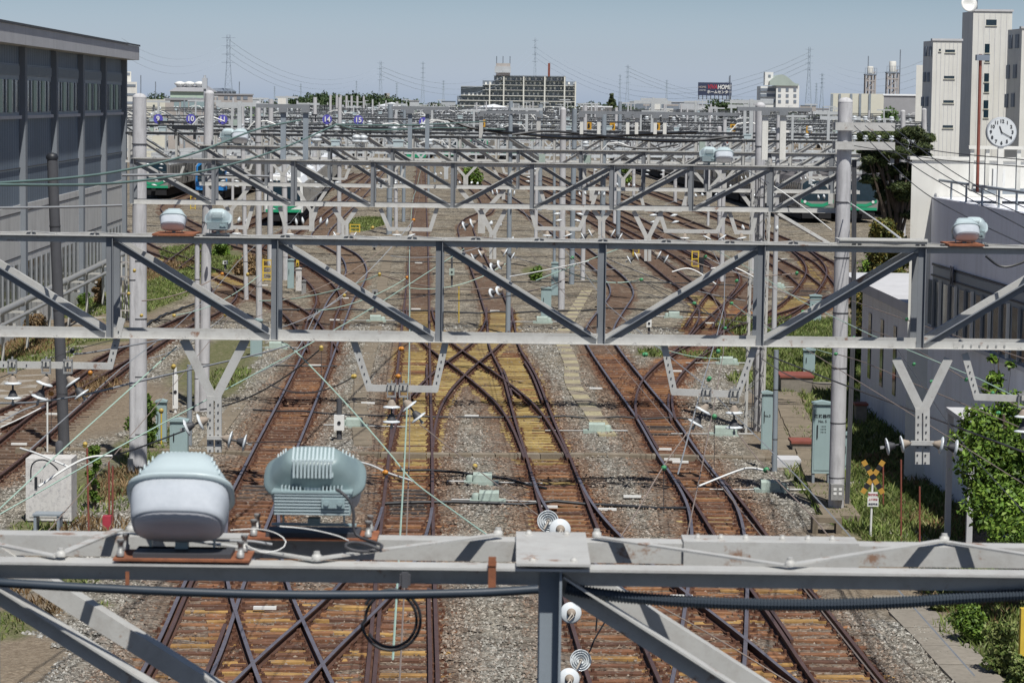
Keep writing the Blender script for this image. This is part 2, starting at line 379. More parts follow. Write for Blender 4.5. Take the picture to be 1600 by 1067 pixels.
# name: (pixel points, sleeper material, sleeper spacing, half width, label)
TRACKS = [
 ('left', [(268,1067),(280,1044),(301,1000),(336,907),(385,800),(434,692),(470,615),(503,539),(512,515),(533,467),(549,445),(557,420),(545,398),(513,380),(500,370),(503,360),(520,343),(545,320),(572,293),(600,262),(622,240)], 'sleeper', 0.62, 1.05, 'rusty track running from the bottom left into a bend at the left'),
 ('centre', [(627,1090),(629,1060),(632.5,930),(637,800),(642,700),(648,540),(655,384),(657,290),(659,240)], 'sleeper', 0.60, 1.1, 'dead straight rusty track with yellow sleepers running up the centre of the yard'),
 ('bent', [(990,1100),(977,1067),(960,1020),(943,975),(908,868),(885,799),(860,722),(836,659),(811,584),(788,541),(781,497),(770,465),(758,434),(738,388),(730,367),(728,352),(740,340),(757,332),(762,318),(748,300),(728,285),(712,270)], 'sleeper', 0.60, 1.1, 'rusty track right of the straight centre track, leading to the scissors crossing'),
 ('right', [(1100,1100),(1105,1067),(1110,1037),(1121,925),(1124,860),(1117,799),(1096,758),(1058,706),(1025,653),(980,594),(944,545),(935,524),(941,505),(957,482),(972,458),(963,437),(940,416),(910,392),(880,368),(840,340),(795,310),(755,285),(715,262)], 'sleeper', 0.60, 1.1, 'rusty track with an S bend in the right half of the yard'),
 ('outer', [(1340,1080),(1327,1067),(1251,960),(1220,922),(1158,837),(1133,799),(1110,768),(1093,748)], 'sleeper', 0.60, 1.1, 'outermost right track at the bottom, its right rail edged with a pale cable'),
 ('link_low', [(1235,1100),(1190,1067),(1147,1025),(1109,992),(1054,950),(985,890),(930,840),(900,805),(880,775),(868,745)], 'sleeper', 0.60, 1.1, 'connecting track from the bent track down to the right at the bottom of the photo'),
 ('cross_a', [(655,480),(657,497),(668,518),(690,541),(745,580),(800,625),(827,660),(845,695),(853,715)], 'sleeper_yellow', 0.60, 1.1, 'upper crossover of the central scissors running down to the right over yellow sleepers'),
 ('cross_b', [(780,480),(780,500),(771,521),(755,541),(715,572),(676,610),(655,645),(646,680),(643,700)], 'sleeper_yellow', 0.60, 1.1, 'crossover of the central scissors running down to the left over yellow sleepers'),
 ('cross_c', [(637,790),(630,822),(610,868),(570,925),(515,975),(455,1030),(420,1067),(400,1090)], 'sleeper', 0.60, 1.1, 'crossover at the bottom running from the centre track down to the left'),
 ('cross_d', [(400,765),(395,795),(395,850),(400,907),(425,975),(452,1045),(462,1067),(475,1095)], 'sleeper', 0.60, 1.1, 'crossover at the bottom left running down towards the centre track'),
 ('west', [(505,548),(488,520),(465,492),(430,470),(400,455),(350,433),(300,412),(262,398),(235,388),(205,372),(170,352)], 'sleeper_dull', 0.60, 1.1, 'rusty track entering from the far left beside the depot and joining the left track'),
 ('west_inner', [(492,560),(502,500),(514,470),(500,442),(458,412),(420,395),(380,385),(345,372),(300,352),(270,335),(262,322),(285,310),(330,292),(372,276)], 'sleeper_dull', 0.60, 1.1, 'curved rusty track passing the blue train and joining the left track'),
 ('siding', [(-40,745),(0,716),(77,651),(172,574),(250,523),(295,500),(330,483),(352,462),(345,445)], 'sleeper_dull', 0.65, 1.0, 'dark rusty siding curving away from the lower left corner'),
 ('siding_low', [(-30,668),(0,655),(60,628),(110,600),(170,565),(215,540)], 'sleeper_dull', 0.65, 1.0, 'second siding at the far left beside the concrete path'),
 ('east_bend', [(1025,655),(1021,628),(1029,597),(1052,570),(1083,545),(1100,522),(1112,500),(1110,480),(1088,458),(1050,428),(1010,397),(975,372),(930,345),(880,318),(830,292),(785,270)], 'sleeper', 0.60, 1.1, 'second rusty track from the right with a tight S bend behind the second gantry'),
 ('east_long', [(1066,562),(1100,540),(1150,520),(1200,502),(1260,483),(1320,460),(1400,435)], 'sleeper', 0.60, 1.1, 'rusty track coming in from the right edge behind the big concrete pole'),
 ('east_hook', [(1110,537),(1150,519),(1190,503),(1230,482),(1258,457),(1275,430),(1272,412),(1255,395),(1235,380)], 'sleeper', 0.60, 1.1, 'hook-shaped rusty track with yellow infill left of the big right pole'),
 ('east_diag', [(1268,448),(1240,425),(1202,404),(1160,383),(1110,362),(1060,342),(1000,318),(940,294),(890,275)], 'sleeper_dull', 0.65, 1.0, 'straight diagonal track ending in the hook-shaped track on the right'),
 ('east_link', [(1085,545),(1120,505),(1140,485),(1165,462),(1185,440)], 'sleeper', 0.60, 1.1, 'short link track behind the lattice mast on the right'),
 ('east_loop', [(1092,512),(1102,494),(1118,468),(1135,447),(1138,430),(1120,410),(1085,392),(1040,368),(990,342),(930,315),(870,287),(820,267)], 'sleeper_dull', 0.60, 1.1, 'looping track crossing the east bend just left of the lattice mast'),
 ('stable_a', [(1330,455),(1310,432),(1290,412),(1265,398),(1215,372),(1150,348),(1090,326),(1030,304),(970,283),(925,267)], 'sleeper_dull', 0.65, 1.0, 'outer diagonal storage track beside the ribbed trains'),
 ('stable_b', [(1100,420),(1060,396),(1020,374),(960,345),(900,316),(845,290),(800,271)], 'sleeper_dull', 0.65, 1.0, 'middle diagonal storage track among the parallel tracks on the right'),
 ('stable_west', [(415,398),(440,372),(480,345),(520,318),(552,296),(585,270)], 'sleeper_dull', 0.65, 1.0, 'storage track in front of the pale train on the left'),
 ('stable_blue', [(262,420),(330,372),(395,345),(455,318),(505,296),(560,270)], 'sleeper_dull', 0.65, 1.0, 'storage track between the blue train and the pale train'),
]
RAIL = [(-0.062, -0.15), (0.062, -0.15), (0.062, -0.135), (0.012, -0.115), (0.012, -0.045), (0.034, -0.03), (0.034, 0.0), (-0.034, 0.0), (-0.034, -0.03), (-0.012, -0.045), (-0.012, -0.115), (-0.062, -0.135)]
def rail_mesh(pts, off, z, name, parent, bright=False):
    n = len(pts); vs = []; fs = []; mi = []
    for i, p in enumerate(pts):
        d = (pts[min(i + 1, n - 1)] - pts[max(i - 1, 0)]); d.z = 0; d.normalize(); sd = V((d.y, -d.x, 0))
        for a, b in RAIL: vs.append(p + sd * (off + a) + V((0, 0, b + z - p.z)))
    k = len(RAIL)
    for i in range(n - 1):
        for j in range(k):
            a, b = i * k + j, i * k + (j + 1) % k
            fs.append((a, b, b + k, a + k)); mi.append(1 if j == 6 else 0)
    fs += [tuple(range(k - 1, -1, -1)), tuple((n - 1) * k + j for j in range(k))]; mi += [0, 0]
    m = MB(); m.v = [tuple(v) for v in vs]; m.f = fs; m.m = mi; m.smooth = [False] * len(fs)
    return m.obj(name, ['rail_side', 'rail_bright' if bright else 'rail_head'], parent)
def sleeper_proto(mat, hw):
    m = MB(); m.box((0, 0, -0.05), (2 * hw, 0.21, 0.14))
    m.cur = 1
    for sx in (-0.565, 0.565):
        m.box((sx, 0, 0.025), (0.32, 0.15, 0.022))
        m.box((sx - 0.1, 0.0, 0.055), (0.05, 0.1, 0.06)); m.box((sx + 0.1, 0.0, 0.055), (0.05, 0.1, 0.06))
    o = m.obj('sleeper', [mat, 'fastener']); me = o.data; bpy.data.objects.remove(o); return me
SLP = {}
def sleeper_me(mat, hw):
    if (mat, hw) not in SLP: SLP[(mat, hw)] = sleeper_proto(mat, hw)
    return SLP[(mat, hw)]
kd_pts = []
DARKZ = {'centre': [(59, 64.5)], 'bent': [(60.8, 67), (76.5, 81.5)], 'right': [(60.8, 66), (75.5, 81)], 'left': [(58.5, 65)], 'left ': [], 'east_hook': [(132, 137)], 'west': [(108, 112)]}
def yellow_at(name, p):
    """stretches where the sleepers are painted / dusted yellow (world distance)"""
    Y = p.y
    if name == 'centre': return 58.5 < Y < 118 and not (64.5 < Y < 69)
    if name == 'bent': return (74 < Y < 114) or (58 < Y < 67)
    if name == 'right': return 58.5 < Y < 65
    if name in ('cross_a', 'cross_b'): return True
    if name == 'east_hook': return 120 < Y < 165
    if name in ('east_bend', 'east_loop'): return 108 < Y < 132
    if name in ('west',): return 135 < Y < 165
    if name in ('left', 'cross_d') : return False
    return False
for ti, (nm, pix, smat, sp, hw, lab) in enumerate(TRACKS):
    w = [G(x, y, ZR) for x, y in pix]
    if w[0].y > w[-1].y: w = w[::-1]
    pts = crom(w, sp); TR[nm] = pts
    root = thing('railway_track', lab, 'railway track', (pts[0].x, pts[0].y, 0), group='tracks of the rail yard')
    zoff = 0.0022 * ti
    for off in (-0.566, 0.566):
        rail_mesh(pts[::2] + [pts[-1]] if len(pts) > 40 and nm == 'centre' else pts, off, ZR + zoff, 'rail', root, nm in ('left', 'cross_c', 'cross_d', 'right', 'link_low'))
    ns = 0; far = MB(); hwm = hw
    for i in range(len(pts) - 1):
        p = pts[i]; d = pts[i + 1] - pts[i]; a = math.atan2(d.y, d.x) - math.pi / 2
        kd_pts.append((p.x, p.y))
        M_ = smat
        if p.y > 125 and smat == 'sleeper': M_ = 'sleeper_dull'
        if yellow_at(nm, p) and random.random() < 0.78: M_ = 'sleeper_yellow'
        if 38 < p.y < 58 and random.random() < 0.25: M_ = 'sleeper_ochre'
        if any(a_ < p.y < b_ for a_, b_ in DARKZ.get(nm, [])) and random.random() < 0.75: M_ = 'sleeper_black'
        if ns < 100 and p.y > 36:
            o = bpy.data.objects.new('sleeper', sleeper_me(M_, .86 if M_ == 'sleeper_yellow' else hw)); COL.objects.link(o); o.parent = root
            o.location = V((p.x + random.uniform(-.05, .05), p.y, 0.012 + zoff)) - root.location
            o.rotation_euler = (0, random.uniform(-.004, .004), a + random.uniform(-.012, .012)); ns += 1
        elif p.y > 36:
            far.box((p.x, p.y, -0.05 + 0.012 + zoff), (2 * hw, 0.21, 0.14), Matrix.Rotation(a, 3, 'Z'))
    if far.v:
        fo = far.obj('sleepers', 'sleeper_dull', root); tag(fo, kind='stuff')
# guard / check rails next to the running rails at the crossings
def part_rail(nm, y0, y1, off, name='check_rail'):
    pts = [p for p in TR[nm] if y0 <= p.y <= y1]
    root = [o for o in COL.objects if o.name.startswith('railway_track')][[t[0] for t in TRACKS].index(nm)]
    if len(pts) > 2: rail_mesh(pts, off, ZR - 0.012, name, root)
ROOTS = [o for o in COL.objects if o.name.startswith('railway_track')]
def part_rail(nm, y0, y1, off, name='check_rail'):
    pts = [p for p in TR[nm] if y0 <= p.y <= y1]
    root = ROOTS[[t[0] for t in TRACKS].index(nm)]
    if len(pts) > 2: rail_mesh(pts, off, ZR - 0.014, name, root)
part_rail('left', 40, 52, -0.45); part_rail('left', 40.5, 47, 0.46)
part_rail('centre', 41, 50, -0.45); part_rail('centre', 41, 51, 0.45)
part_rail('centre', 84, 95, 0.45); part_rail('centre', 84, 92, -0.45); part_rail('bent', 83, 96, 0.45); part_rail('bent', 84, 93, -0.46)
part_rail('right', 72, 80, -0.45); part_rail('outer', 46, 50, -0.45)
part_rail('cross_a', 84, 88, 0.45); part_rail('cross_b', 84, 88, -0.45)
part_rail('east_bend', 78, 86, 0.45); part_rail('link_low', 41, 46, -0.46)
# loose switch blades (short rails turned off the main rail)
# ------------------------------------------------------------------ ground: one sheet to the horizon, tinted by how far each spot is from the rails
def smooth(a, b, x):
    t = np.clip((x - a) / (b - a), 0, 1); return t * t * (3 - 2 * t)
kd = kdtree.KDTree(len(kd_pts))
for i, (x, y) in enumerate(kd_pts): kd.insert((x, y, 0), i)
kd.balance()
def span(a, b, st): return list(np.arange(a, b, st))
ys = span(30, 70, 0.35) + span(70, 130, 0.6) + span(130, 250, 1.5) + span(250, 500, 6) + span(500, 1200, 60) + span(1200, 6500, 500)
xs = [-4000, -2000, -1000, -500, -250, -140, -90, -60] + span(-45, -12, 0.8) + span(-12, 22, 0.35) + span(22, 45, 1.0) + [60, 90, 140, 250, 500, 1000, 2000, 4000]
GX, GY = np.meshgrid(np.array(xs), np.array(ys)); nv = GX.size
dist = np.array([kd.find((x, y, 0))[2] if 30 < y < 420 and abs(x) < 60 else 50 for x, y in zip(GX.ravel(), GY.ravel())])
rust = 1 - smooth(0.6, 2.0 - .9 * smooth(70, 120, GY.ravel()), dist)
Yf = GY.ravel(); Xf = GX.ravel()
rust *= np.where(Yf > 110, 0.45, np.where(Yf < 58, 0.72, 1.0))
# green patches, given as ground ellipses around points seen in the photo
green = np.zeros(nv); yel = np.zeros(nv); dirt = np.zeros(nv)
def blob(arr, px, py, rx, ry, s=1.0):
    c = G(px, py); d = np.sqrt(((Xf - c.x) / rx) ** 2 + ((Yf - c.y) / ry) ** 2)
    arr[:] = np.maximum(arr, s * (1 - smooth(0.55, 1.15, d)))
for px, py, rx, ry in ((240, 470, 1.6, 14), (255, 445, 2, 14), (160, 470, 2, 12), (40, 560, 2, 6), (100, 530, 3, 5), (170, 525, 2, 5), (235, 700, 1.2, 5), (150, 760, 1.6, 4),
                       (330, 415, 3, 12), (300, 395, 3, 10), (390, 405, 2.5, 16), (110, 915, .7, 1.4), (60, 830, .8, 2), (10, 980, .9, 2), (150, 955, .4, .7), (350, 560, 1.6, 14), (345, 600, 1.2, 8),
                       (575, 350, 1.2, 9), (835, 425, .9, 5), (1105, 560, 1.0, 2), (1020, 555, .7, 2), (1290, 525, 5, 10), (1265, 560, 4, 10), (1265, 600, 3, 6), (1330, 560, 3, 12), (1350, 680, 2.2, 8),
                       (1370, 760, 2.4, 5), (1400, 820, 1.8, 5), (1360, 820, 1, 4), (1450, 800, 2.0, 4), (1575, 930, 2.0, 4), (1625, 1000, 2, 4), (1625, 1050, 1.6, 4), (1290, 690, 1.4, 3), (1275, 775, .5, 2)):
    blob(green, px, py, rx, ry)
for px, py, rx, ry in ((735, 535, 3.0, 17), (800, 540, 2.6, 16), (655, 560, 1.5, 16), (652, 620, 1.5, 8), (645, 700, 1.3, 5), (640, 740, .9, 3), (850, 560, 1.3, 12), (840, 680, .9, 5), (825, 630, 1.2, 7), (1270, 430, 3, 18), (1120, 475, 1.8, 10), (1110, 500, 2, 8), (640, 500, 1, 10), (790, 510, 1.4, 8), (350, 440, 3, 10)):
    blob(yel, px, py, rx, ry)
for px, py, rx, ry in ((60, 640, 5, 12), (100, 560, 4, 14), (150, 500, 3, 14), (50, 960, .9, 2.5), (10, 1040, 1.2, 3), (10, 880, 1, 3), (1480, 870, 4, 6), (1560, 900, 5, 8), (1380, 700, 3, 9), (1260, 700, 2, 8), (1290, 610, 3, 8), (1220, 640, 1.2, 6)):
    blob(dirt, px, py, rx, ry)
yel *= .75; yel *= 1 - .85 * smooth(.65, 1.0, dist)
green = np.where((Yf > 900), 0.7, green); dirt = np.where((np.abs(Xf) > 46) & (Yf < 900), 0.8, dirt)
me = bpy.data.meshes.new('ground')
nx, ny = len(xs), len(ys)
idx = np.arange(nv).reshape(ny, nx)
faces = np.stack([idx[:-1, :-1], idx[:-1, 1:], idx[1:, 1:], idx[1:, :-1]], -1).reshape(-1, 4)
rng = np.random.default_rng(3)
zz = np.where((Yf < 250) & (np.abs(Xf) < 45), rng.normal(0, 0.014, nv), 0) + 0.06 * smooth(0.66, 0.95, dist) * smooth(30, 31, Yf) + 0.004 + 0.012 * np.sin(Xf * 3.1 + np.sin(Yf * 1.7)) * np.cos(Yf * 2.3)
me.from_pydata(np.stack([Xf, Yf, zz], -1).tolist(), [], faces.tolist())
ca = me.color_attributes.new('zones', 'FLOAT_COLOR', 'POINT')
ca.data.foreach_set('color', np.stack([rust, green, yel, dirt], -1).astype(np.float32).ravel())
go = bpy.data.objects.new('ground', me); COL.objects.link(go); tag(go, 'grey brown crushed stone ground of the rail yard, rust stained along the tracks', 'ground', kind='structure')
m, nt, b = nodes_of('ballast')
at = nt.nodes.new('ShaderNodeVertexColor'); at.layer_name = 'zones'
sp_ = nt.nodes.new('ShaderNodeSeparateColor'); L(nt, at.outputs['Color'], sp_.inputs[0])
ps = nt.nodes.new('ShaderNodeNewGeometry'); pos = ps.outputs['Position']
vo = N(nt, 'ShaderNodeTexVoronoi'); vo.inputs['Scale'].default_value = 15; L(nt, pos, vo.inputs['Vector'])
vd = N(nt, 'ShaderNodeTexVoronoi', feature='DISTANCE_TO_EDGE'); vd.inputs['Scale'].default_value = 15; L(nt, pos, vd.inputs['Vector'])
svo = nt.nodes.new('ShaderNodeSeparateColor'); L(nt, vo.outputs['Color'], svo.inputs[0])
vo2 = N(nt, 'ShaderNodeTexVoronoi'); vo2.inputs['Scale'].default_value = 4.5; L(nt, pos, vo2.inputs['Vector'])
s2 = nt.nodes.new('ShaderNodeSeparateColor'); L(nt, vo2.outputs['Color'], s2.inputs[0])
big = noise(nt, 0.16, 5, 0.6, pos); mid = noise(nt, 1.6, 6, 0.7, pos); fine = noise(nt, 10, 4, 0.7, pos)
stone = ramp(nt, svo.outputs[0], [(0.0, (0.10, 0.096, 0.088)), (0.35, (0.215, 0.207, 0.188)), (0.75, (0.325, 0.315, 0.288)), (0.97, (0.50, 0.49, 0.46))])
warm = mixc(nt, ramp(nt, big, [(0.35, (0, 0, 0)), (0.65, (0.75,) * 3)]), stone, mixc(nt, 1.0, stone, (0.96, 0.89, 0.79), 'MULTIPLY'))
tone = mixc(nt, 1.0, warm, ramp(nt, mid, [(0.3, (0.50, .49, .47)), (0.7, (1.08, 1.05, 1.0))]), 'MULTIPLY')
sy_ = nt.nodes.new('ShaderNodeSeparateXYZ'); L(nt, pos, sy_.inputs[0]); mr_ = N(nt, 'ShaderNodeMapRange'); L(nt, sy_.outputs[1], mr_.inputs[0]); mr_.inputs[1].default_value = 62; mr_.inputs[2].default_value = 120
tone = mixc(nt, mr_.outputs[0], tone, mixc(nt, 1.0, tone, (1.02, 0.97, 0.89), 'MULTIPLY'))
pat = noise(nt, 0.55, 7, 0.75, pos); tone = mixc(nt, 1.0, tone, ramp(nt, pat, [(0.36, (0.55, .50, .46)), (0.5, (1.0,) * 3), (0.66, (1.3, 1.28, 1.25))]), 'MULTIPLY')
tone = mixc(nt, 1.0, tone, ramp(nt, s2.outputs[1], [(0, (0.78,) * 3), (1, (1.15,) * 3)]), 'MULTIPLY')
rustc = ramp(nt, svo.outputs[1], [(0.0, (0.05, 0.028, 0.02)), (0.35, (0.13, 0.068, 0.04)), (0.8, (0.21, 0.125, 0.075)), (1.0, (0.30, 0.24, 0.19))])
def msk(ch, lo, hi, n=mid, amp=0.5):
    a = N(nt, 'ShaderNodeMath', operation='MULTIPLY_ADD'); L(nt, n, a.inputs[0]); a.inputs[1].default_value = amp * 2; a.inputs[2].default_value = -amp
    s = N(nt, 'ShaderNodeMath', operation='ADD'); L(nt, ch, s.inputs[0]); L(nt, a.outputs[0], s.inputs[1])
    mr = N(nt, 'ShaderNodeMapRange'); L(nt, s.outputs[0], mr.inputs[0]); mr.inputs[1].default_value = lo; mr.inputs[2].default_value = hi
    return mr.outputs[0]
def scaled(f, k):
    a = N(nt, 'ShaderNodeMath', operation='MULTIPLY'); L(nt, f, a.inputs[0]); a.inputs[1].default_value = k; return a.outputs[0]
c = mixc(nt, scaled(msk(sp_.outputs[0], 0.25, 1.0, mid, 0.65), 0.92), tone, rustc)
c = mixc(nt, scaled(msk(sp_.outputs[2], 0.3, 0.8, mid, 0.55), 0.85), c, ramp(nt, svo.outputs[2], [(0, (0.17, 0.11, 0.04)), (0.5, (0.36, 0.25, 0.085)), (1, (0.50, 0.37, 0.15))]))
c = mixc(nt, msk(at.outputs['Alpha'], 0.3, 0.9, mid, 0.4), c, ramp(nt, fine, [(0.3, (0.15, 0.115, 0.08)), (0.7, (0.28, 0.23, 0.17))]))
c = mixc(nt, msk(sp_.outputs[1], 0.3, 0.9, mid, 0.5), c, ramp(nt, fine, [(0.3, (0.07, 0.08, 0.035)), (0.5, (0.13, 0.135, 0.06)), (0.62, (0.20, 0.175, 0.11)), (0.75, (0.25, 0.21, 0.15))]))
L(nt, c, b.inputs['Base Color']); b.inputs['Roughness'].default_value = 0.95; b.inputs['Specular IOR Level'].default_value = 0.2
bump(nt, b, vd.outputs['Distance'], 0.9, 0.06)
MATS['ballast'] = m; me.materials.append(m)
# loose stones standing proud of the sheet on the nearest ballast: nobody could count them
def stones():
    rs = np.random.default_rng(5); n = 330000
    Y = 37 + 75 * rs.random(n) ** 1.9; X = (rs.random(n) - .5) * Y * 0.40
    ix = np.clip(np.searchsorted(np.array(xs), X), 0, nx - 1); iy = np.clip(np.searchsorted(np.array(ys), Y), 0, ny - 1); k = iy * nx + ix
    keep = (rs.random(n) > yel[k] * .8) & (green[k] < .45) & (dirt[k] < .5) & ((dist[k] > .95) | (rs.random(n) < .16)); X, Y, k = X[keep], Y[keep], k[keep]; n = len(X)
    r = (0.019 + 0.024 * rs.random(n) ** 1.5) * (0.8 + Y / 160)
    base = np.array([(1, 0, 0), (-.6, .8, 0), (-.5, -.8, .1), (.1, .1, .9), (.2, -.1, -.6)])
    fs = [(0, 1, 3), (1, 2, 3), (2, 0, 3)]
    ang = rs.random(n) * 6.28; ca_, sa_ = np.cos(ang), np.sin(ang)
    b_ = base[None] * r[:, None, None] * (0.7 + 0.6 * rs.random((n, 5, 1)))
    x = b_[:, :, 0] * ca_[:, None] - b_[:, :, 1] * sa_[:, None] + X[:, None]; y = b_[:, :, 0] * sa_[:, None] + b_[:, :, 1] * ca_[:, None] + Y[:, None]
    z = b_[:, :, 2] * 0.9 + (zz[k] + .004)[:, None]
    vs = np.stack([x, y, z], -1)[:, :4].reshape(-1, 3)
    f = (np.array(fs)[None] + (np.arange(n) * 4)[:, None, None]).reshape(-1, 3)
    me = bpy.data.meshes.new('loose_stones'); me.vertices.add(len(vs)); me.vertices.foreach_set('co', vs.ravel()); me.loops.add(f.size); me.loops.foreach_set('vertex_index', f.ravel().astype(np.int32)); me.polygons.add(len(f)); me.polygons.foreach_set('loop_start', np.arange(len(f), dtype=np.int32) * 3); me.update(calc_edges=True)
    keepy = yel[k]; ra_ = np.repeat(np.clip(rust[k] * 1.1 - .15 + .35 * (rs.random(n) < .25) * (rust[k] > .02), 0, 1), 4); ca2 = me.color_attributes.new('zones', 'FLOAT_COLOR', 'POINT'); ca2.data.foreach_set('color', np.stack([ra_, ra_, ra_, ra_], -1).astype(np.float32).ravel())
    m, nt, b = nodes_of('stone'); g = nt.nodes.new('ShaderNodeNewGeometry'); at = nt.nodes.new('ShaderNodeVertexColor'); at.layer_name = 'zones'
    cc = ramp(nt, g.outputs['Random Per Island'], [(0, (0.085, 0.081, 0.073)), (0.35, (0.18, 0.174, 0.157)), (0.8, (0.285, 0.277, 0.252)), (1, (0.46, 0.45, 0.42))])
    cr = ramp(nt, g.outputs['Random Per Island'], [(0, (0.05, 0.028, 0.02)), (0.5, (0.14, 0.075, 0.043)), (1, (0.27, 0.18, 0.12))])
    bn = noise(nt, 0.16, 5, 0.6, g.outputs['Position']); cc = mixc(nt, ramp(nt, bn, [(0.35, (0, 0, 0)), (0.65, (0.75,) * 3)]), cc, mixc(nt, 1.0, cc, (0.96, 0.89, 0.79), 'MULTIPLY'))
    L(nt, mixc(nt, at.outputs['Color'], cc, cr), b.inputs['Base Color']); b.inputs['Roughness'].default_value = 0.95; b.inputs['Specular IOR Level'].default_value = .2
    me.materials.append(m); o = bpy.data.objects.new('loose_stones', me); COL.objects.link(o)
    tag(o, 'loose grey and brown ballast stones covering the ground between the nearer tracks', 'ballast', kind='stuff')
stones()
# ------------------------------------------------------------------ insulators, floodlights, poles
def make_insulator():
    root = thing('insulator', None, 'insulator')
    for k in range(2):
        z = -0.165 * k
        m = MB(); m.lathe([(0.028, z - 0.058), (0.06, z - 0.062), (0.096, z - 0.074), (0.099, z - 0.082), (0.092, z - 0.088), (0.075, z - 0.080), (0.070, z - 0.090), (0.050, z - 0.080), (0.045, z - 0.092), (0.02, z - 0.085)], (0, 0, 0), n=24)
        m.obj('porcelain_disc', 'porcelain', root)
        m = MB(); m.lathe([(0.016, z + 0.012), (0.030, z + 0.006), (0.036, z - 0.014), (0.050, z - 0.044), (0.056, z - 0.062)], (0, 0, 0), n=14)
        if k == 0: m.tube([(0, 0, 0.03), (0, 0, -0.01)], 0.009, 6)
        else: m.tube([(0, 0, z + 0.08), (0, 0, z)], 0.012, 6)
        m.obj('cap', 'cap_brown' if k == 0 else 'wire_dark', root)
    m = MB(); m.tube([(0, 0, -0.25), (0, 0, -0.30)], 0.010, 6); m.box((0, 0, -0.305), (0.03, 0.02, 0.04)); m.obj('clamp', 'galv', root)
    return root
INS = make_insulator(); INS_USED = [False]
GI = 'suspension insulators of the overhead line'
def insulator(p, d, label, s=1.0, group=GI):
    o = INS if not INS_USED[0] else copy_tree(INS); INS_USED[0] = True
    o.location = p; d = V(d).normalized(); o.rotation_euler = V((0, 0, -1)).rotation_difference(d).to_euler(); o.scale = (s, s, s)
    tag(o, label, 'insulator', group); return o
def superloft(mb, secs, n=32, e=3.2):
    """secs: (along, cx, cz, half width, half height); along = local -Y (aim)"""
    vs = []; fs = []
    for (y, cz, a, b) in secs:
        for j in range(n):
            t = 2 * math.pi * j / n; c, s = math.cos(t), math.sin(t)
            vs.append((a * math.copysign(abs(c) ** (2 / e), c), -y, cz + b * math.copysign(abs(s) ** (2 / e), s)))
    for i in range(len(secs) - 1):
        for j in range(n):
            p, q = i * n + j, i * n + (j + 1) % n; fs.append((p, q, q + n, p + n))
    fs += [tuple(range(n)), tuple((len(secs) - 1) * n + j for j in range(n))]
    mb.sm = True; mb.add(vs, fs); mb.sm = False
def make_floodlight():
    """aims along local -Y; width 0.33; tilt is baked in: the mouth looks forward and steeply down"""
    root = thing('floodlight', None, 'floodlight')
    T = Matrix.Rotation(R(46), 3, 'X')
    def put(mb, name, mat, parent=root):
        mb.v = [tuple(T @ V(v) + V((0, 0, 0.170))) for v in mb.v]; return mb.obj(name, mat, parent)
    m = MB(); superloft(m, [(-0.135, 0.0, 0.078, 0.040), (-0.128, 0.0, 0.092, 0.052), (-0.09, 0.0, 0.112, 0.072), (-0.045, 0.0, 0.140, 0.092), (-0.012, 0.0, 0.155, 0.102), (-0.006, 0, 0.168, 0.113), (0.004, 0, 0.170, 0.115), (0.008, 0, 0.152, 0.096)], e=2.9)
    sh = put(m, 'housing', 'lamp_shell')
    m = MB(); superloft(m, [(0.004, 0, 0.153, 0.097), (0.06, 0, 0.153, 0.096), (0.108, 0, 0.147, 0.092), (0.120, 0, 0.143, 0.088), (0.124, 0, 0.139, 0.084)], e=3.0)
    gl = put(m, 'glass', 'frost_glass')
    m = MB(); superloft(m, [(0.120, 0, 0.136, 0.081), (0.127, 0, 0.133, 0.078), (0.129, 0, 0.06, 0.03)], e=3.0)
    put(m, 'lens', 'lens', gl)
    m = MB()
    for k in range(11): m.box((-0.065 + 0.013 * k, 0.128, 0.005), (0.006, 0.020, 0.070))
    put(m, 'cooling_fins', 'lamp_shell', sh)
    for sg in (-1, 1):
        m = MB()
        for k in range(4): m.box((sg * (.094 + .010 * k), .100 - .022 * k, .012), (.004, .016, .085 + .016 * k))
        put(m, 'side_fins', 'lamp_shell', sh)
    m = MB(); m.box((0, .100, .088), (.25, .06, .085)); m.box((0, .105, .134), (.262, .075, .007)); gb = m.obj('gear_box', 'lamp_box', root)
    m = MB()
    for k in range(7): m.box((0, .134, .052 + .012 * k), (.245, .012, .005))
    m.box((0, .075, .155), (.055, .05, .035))
    for k in range(6): m.box((-.095 + .012 * k, .095, .145), (.004, .045, .018)); m.box((.04 + .012 * k, .095, .145), (.004, .045, .018))
    m.obj('gear_box_ribs', 'lamp_shell', gb)
    m = MB()
    for k in range(11): m.box((-.06 + .012 * k, .112, .222), (.0065, .045, .068))
    m.box((0, .100, .222), (.135, .03, .066)); m.obj('cooling_block', 'lamp_shell', sh)
    m = MB(); m.box((-.070, .144, .095), (.075, .014, .036))
    for x in (-.092, -.048): m.lathe([(.009, 0), (.009, .006)], (x, .151, .095), (0, 1, 0), 8)
    m.obj('cable_gland', 'lamp_box', root)
    m = MB()
    for s_ in (-1, 1):
        m.beam((s_ * 0.10, 0.05, 0.06), (s_ * 0.10, 0.05, -0.005), 0.005, 0.03)
    m.box((0, 0.03, -0.008), (0.28, 0.035, 0.006)); m.box((0, 0.03, 0.004), (0.04, 0.04, 0.03))
    m.obj('bracket', 'lamp_box', root)
    return root
LMP = make_floodlight(); LMP_USED = [False]
def floodlight(p, rz, label, s=1.0):
    o = LMP if not LMP_USED[0] else copy_tree(LMP); LMP_USED[0] = True
    o.location = p; o.rotation_euler = (0, 0, rz); o.scale = (s, s, s)
    return tag(o, label, 'floodlight', 'floodlights on the gantries')
GP = 'poles of the overhead line'
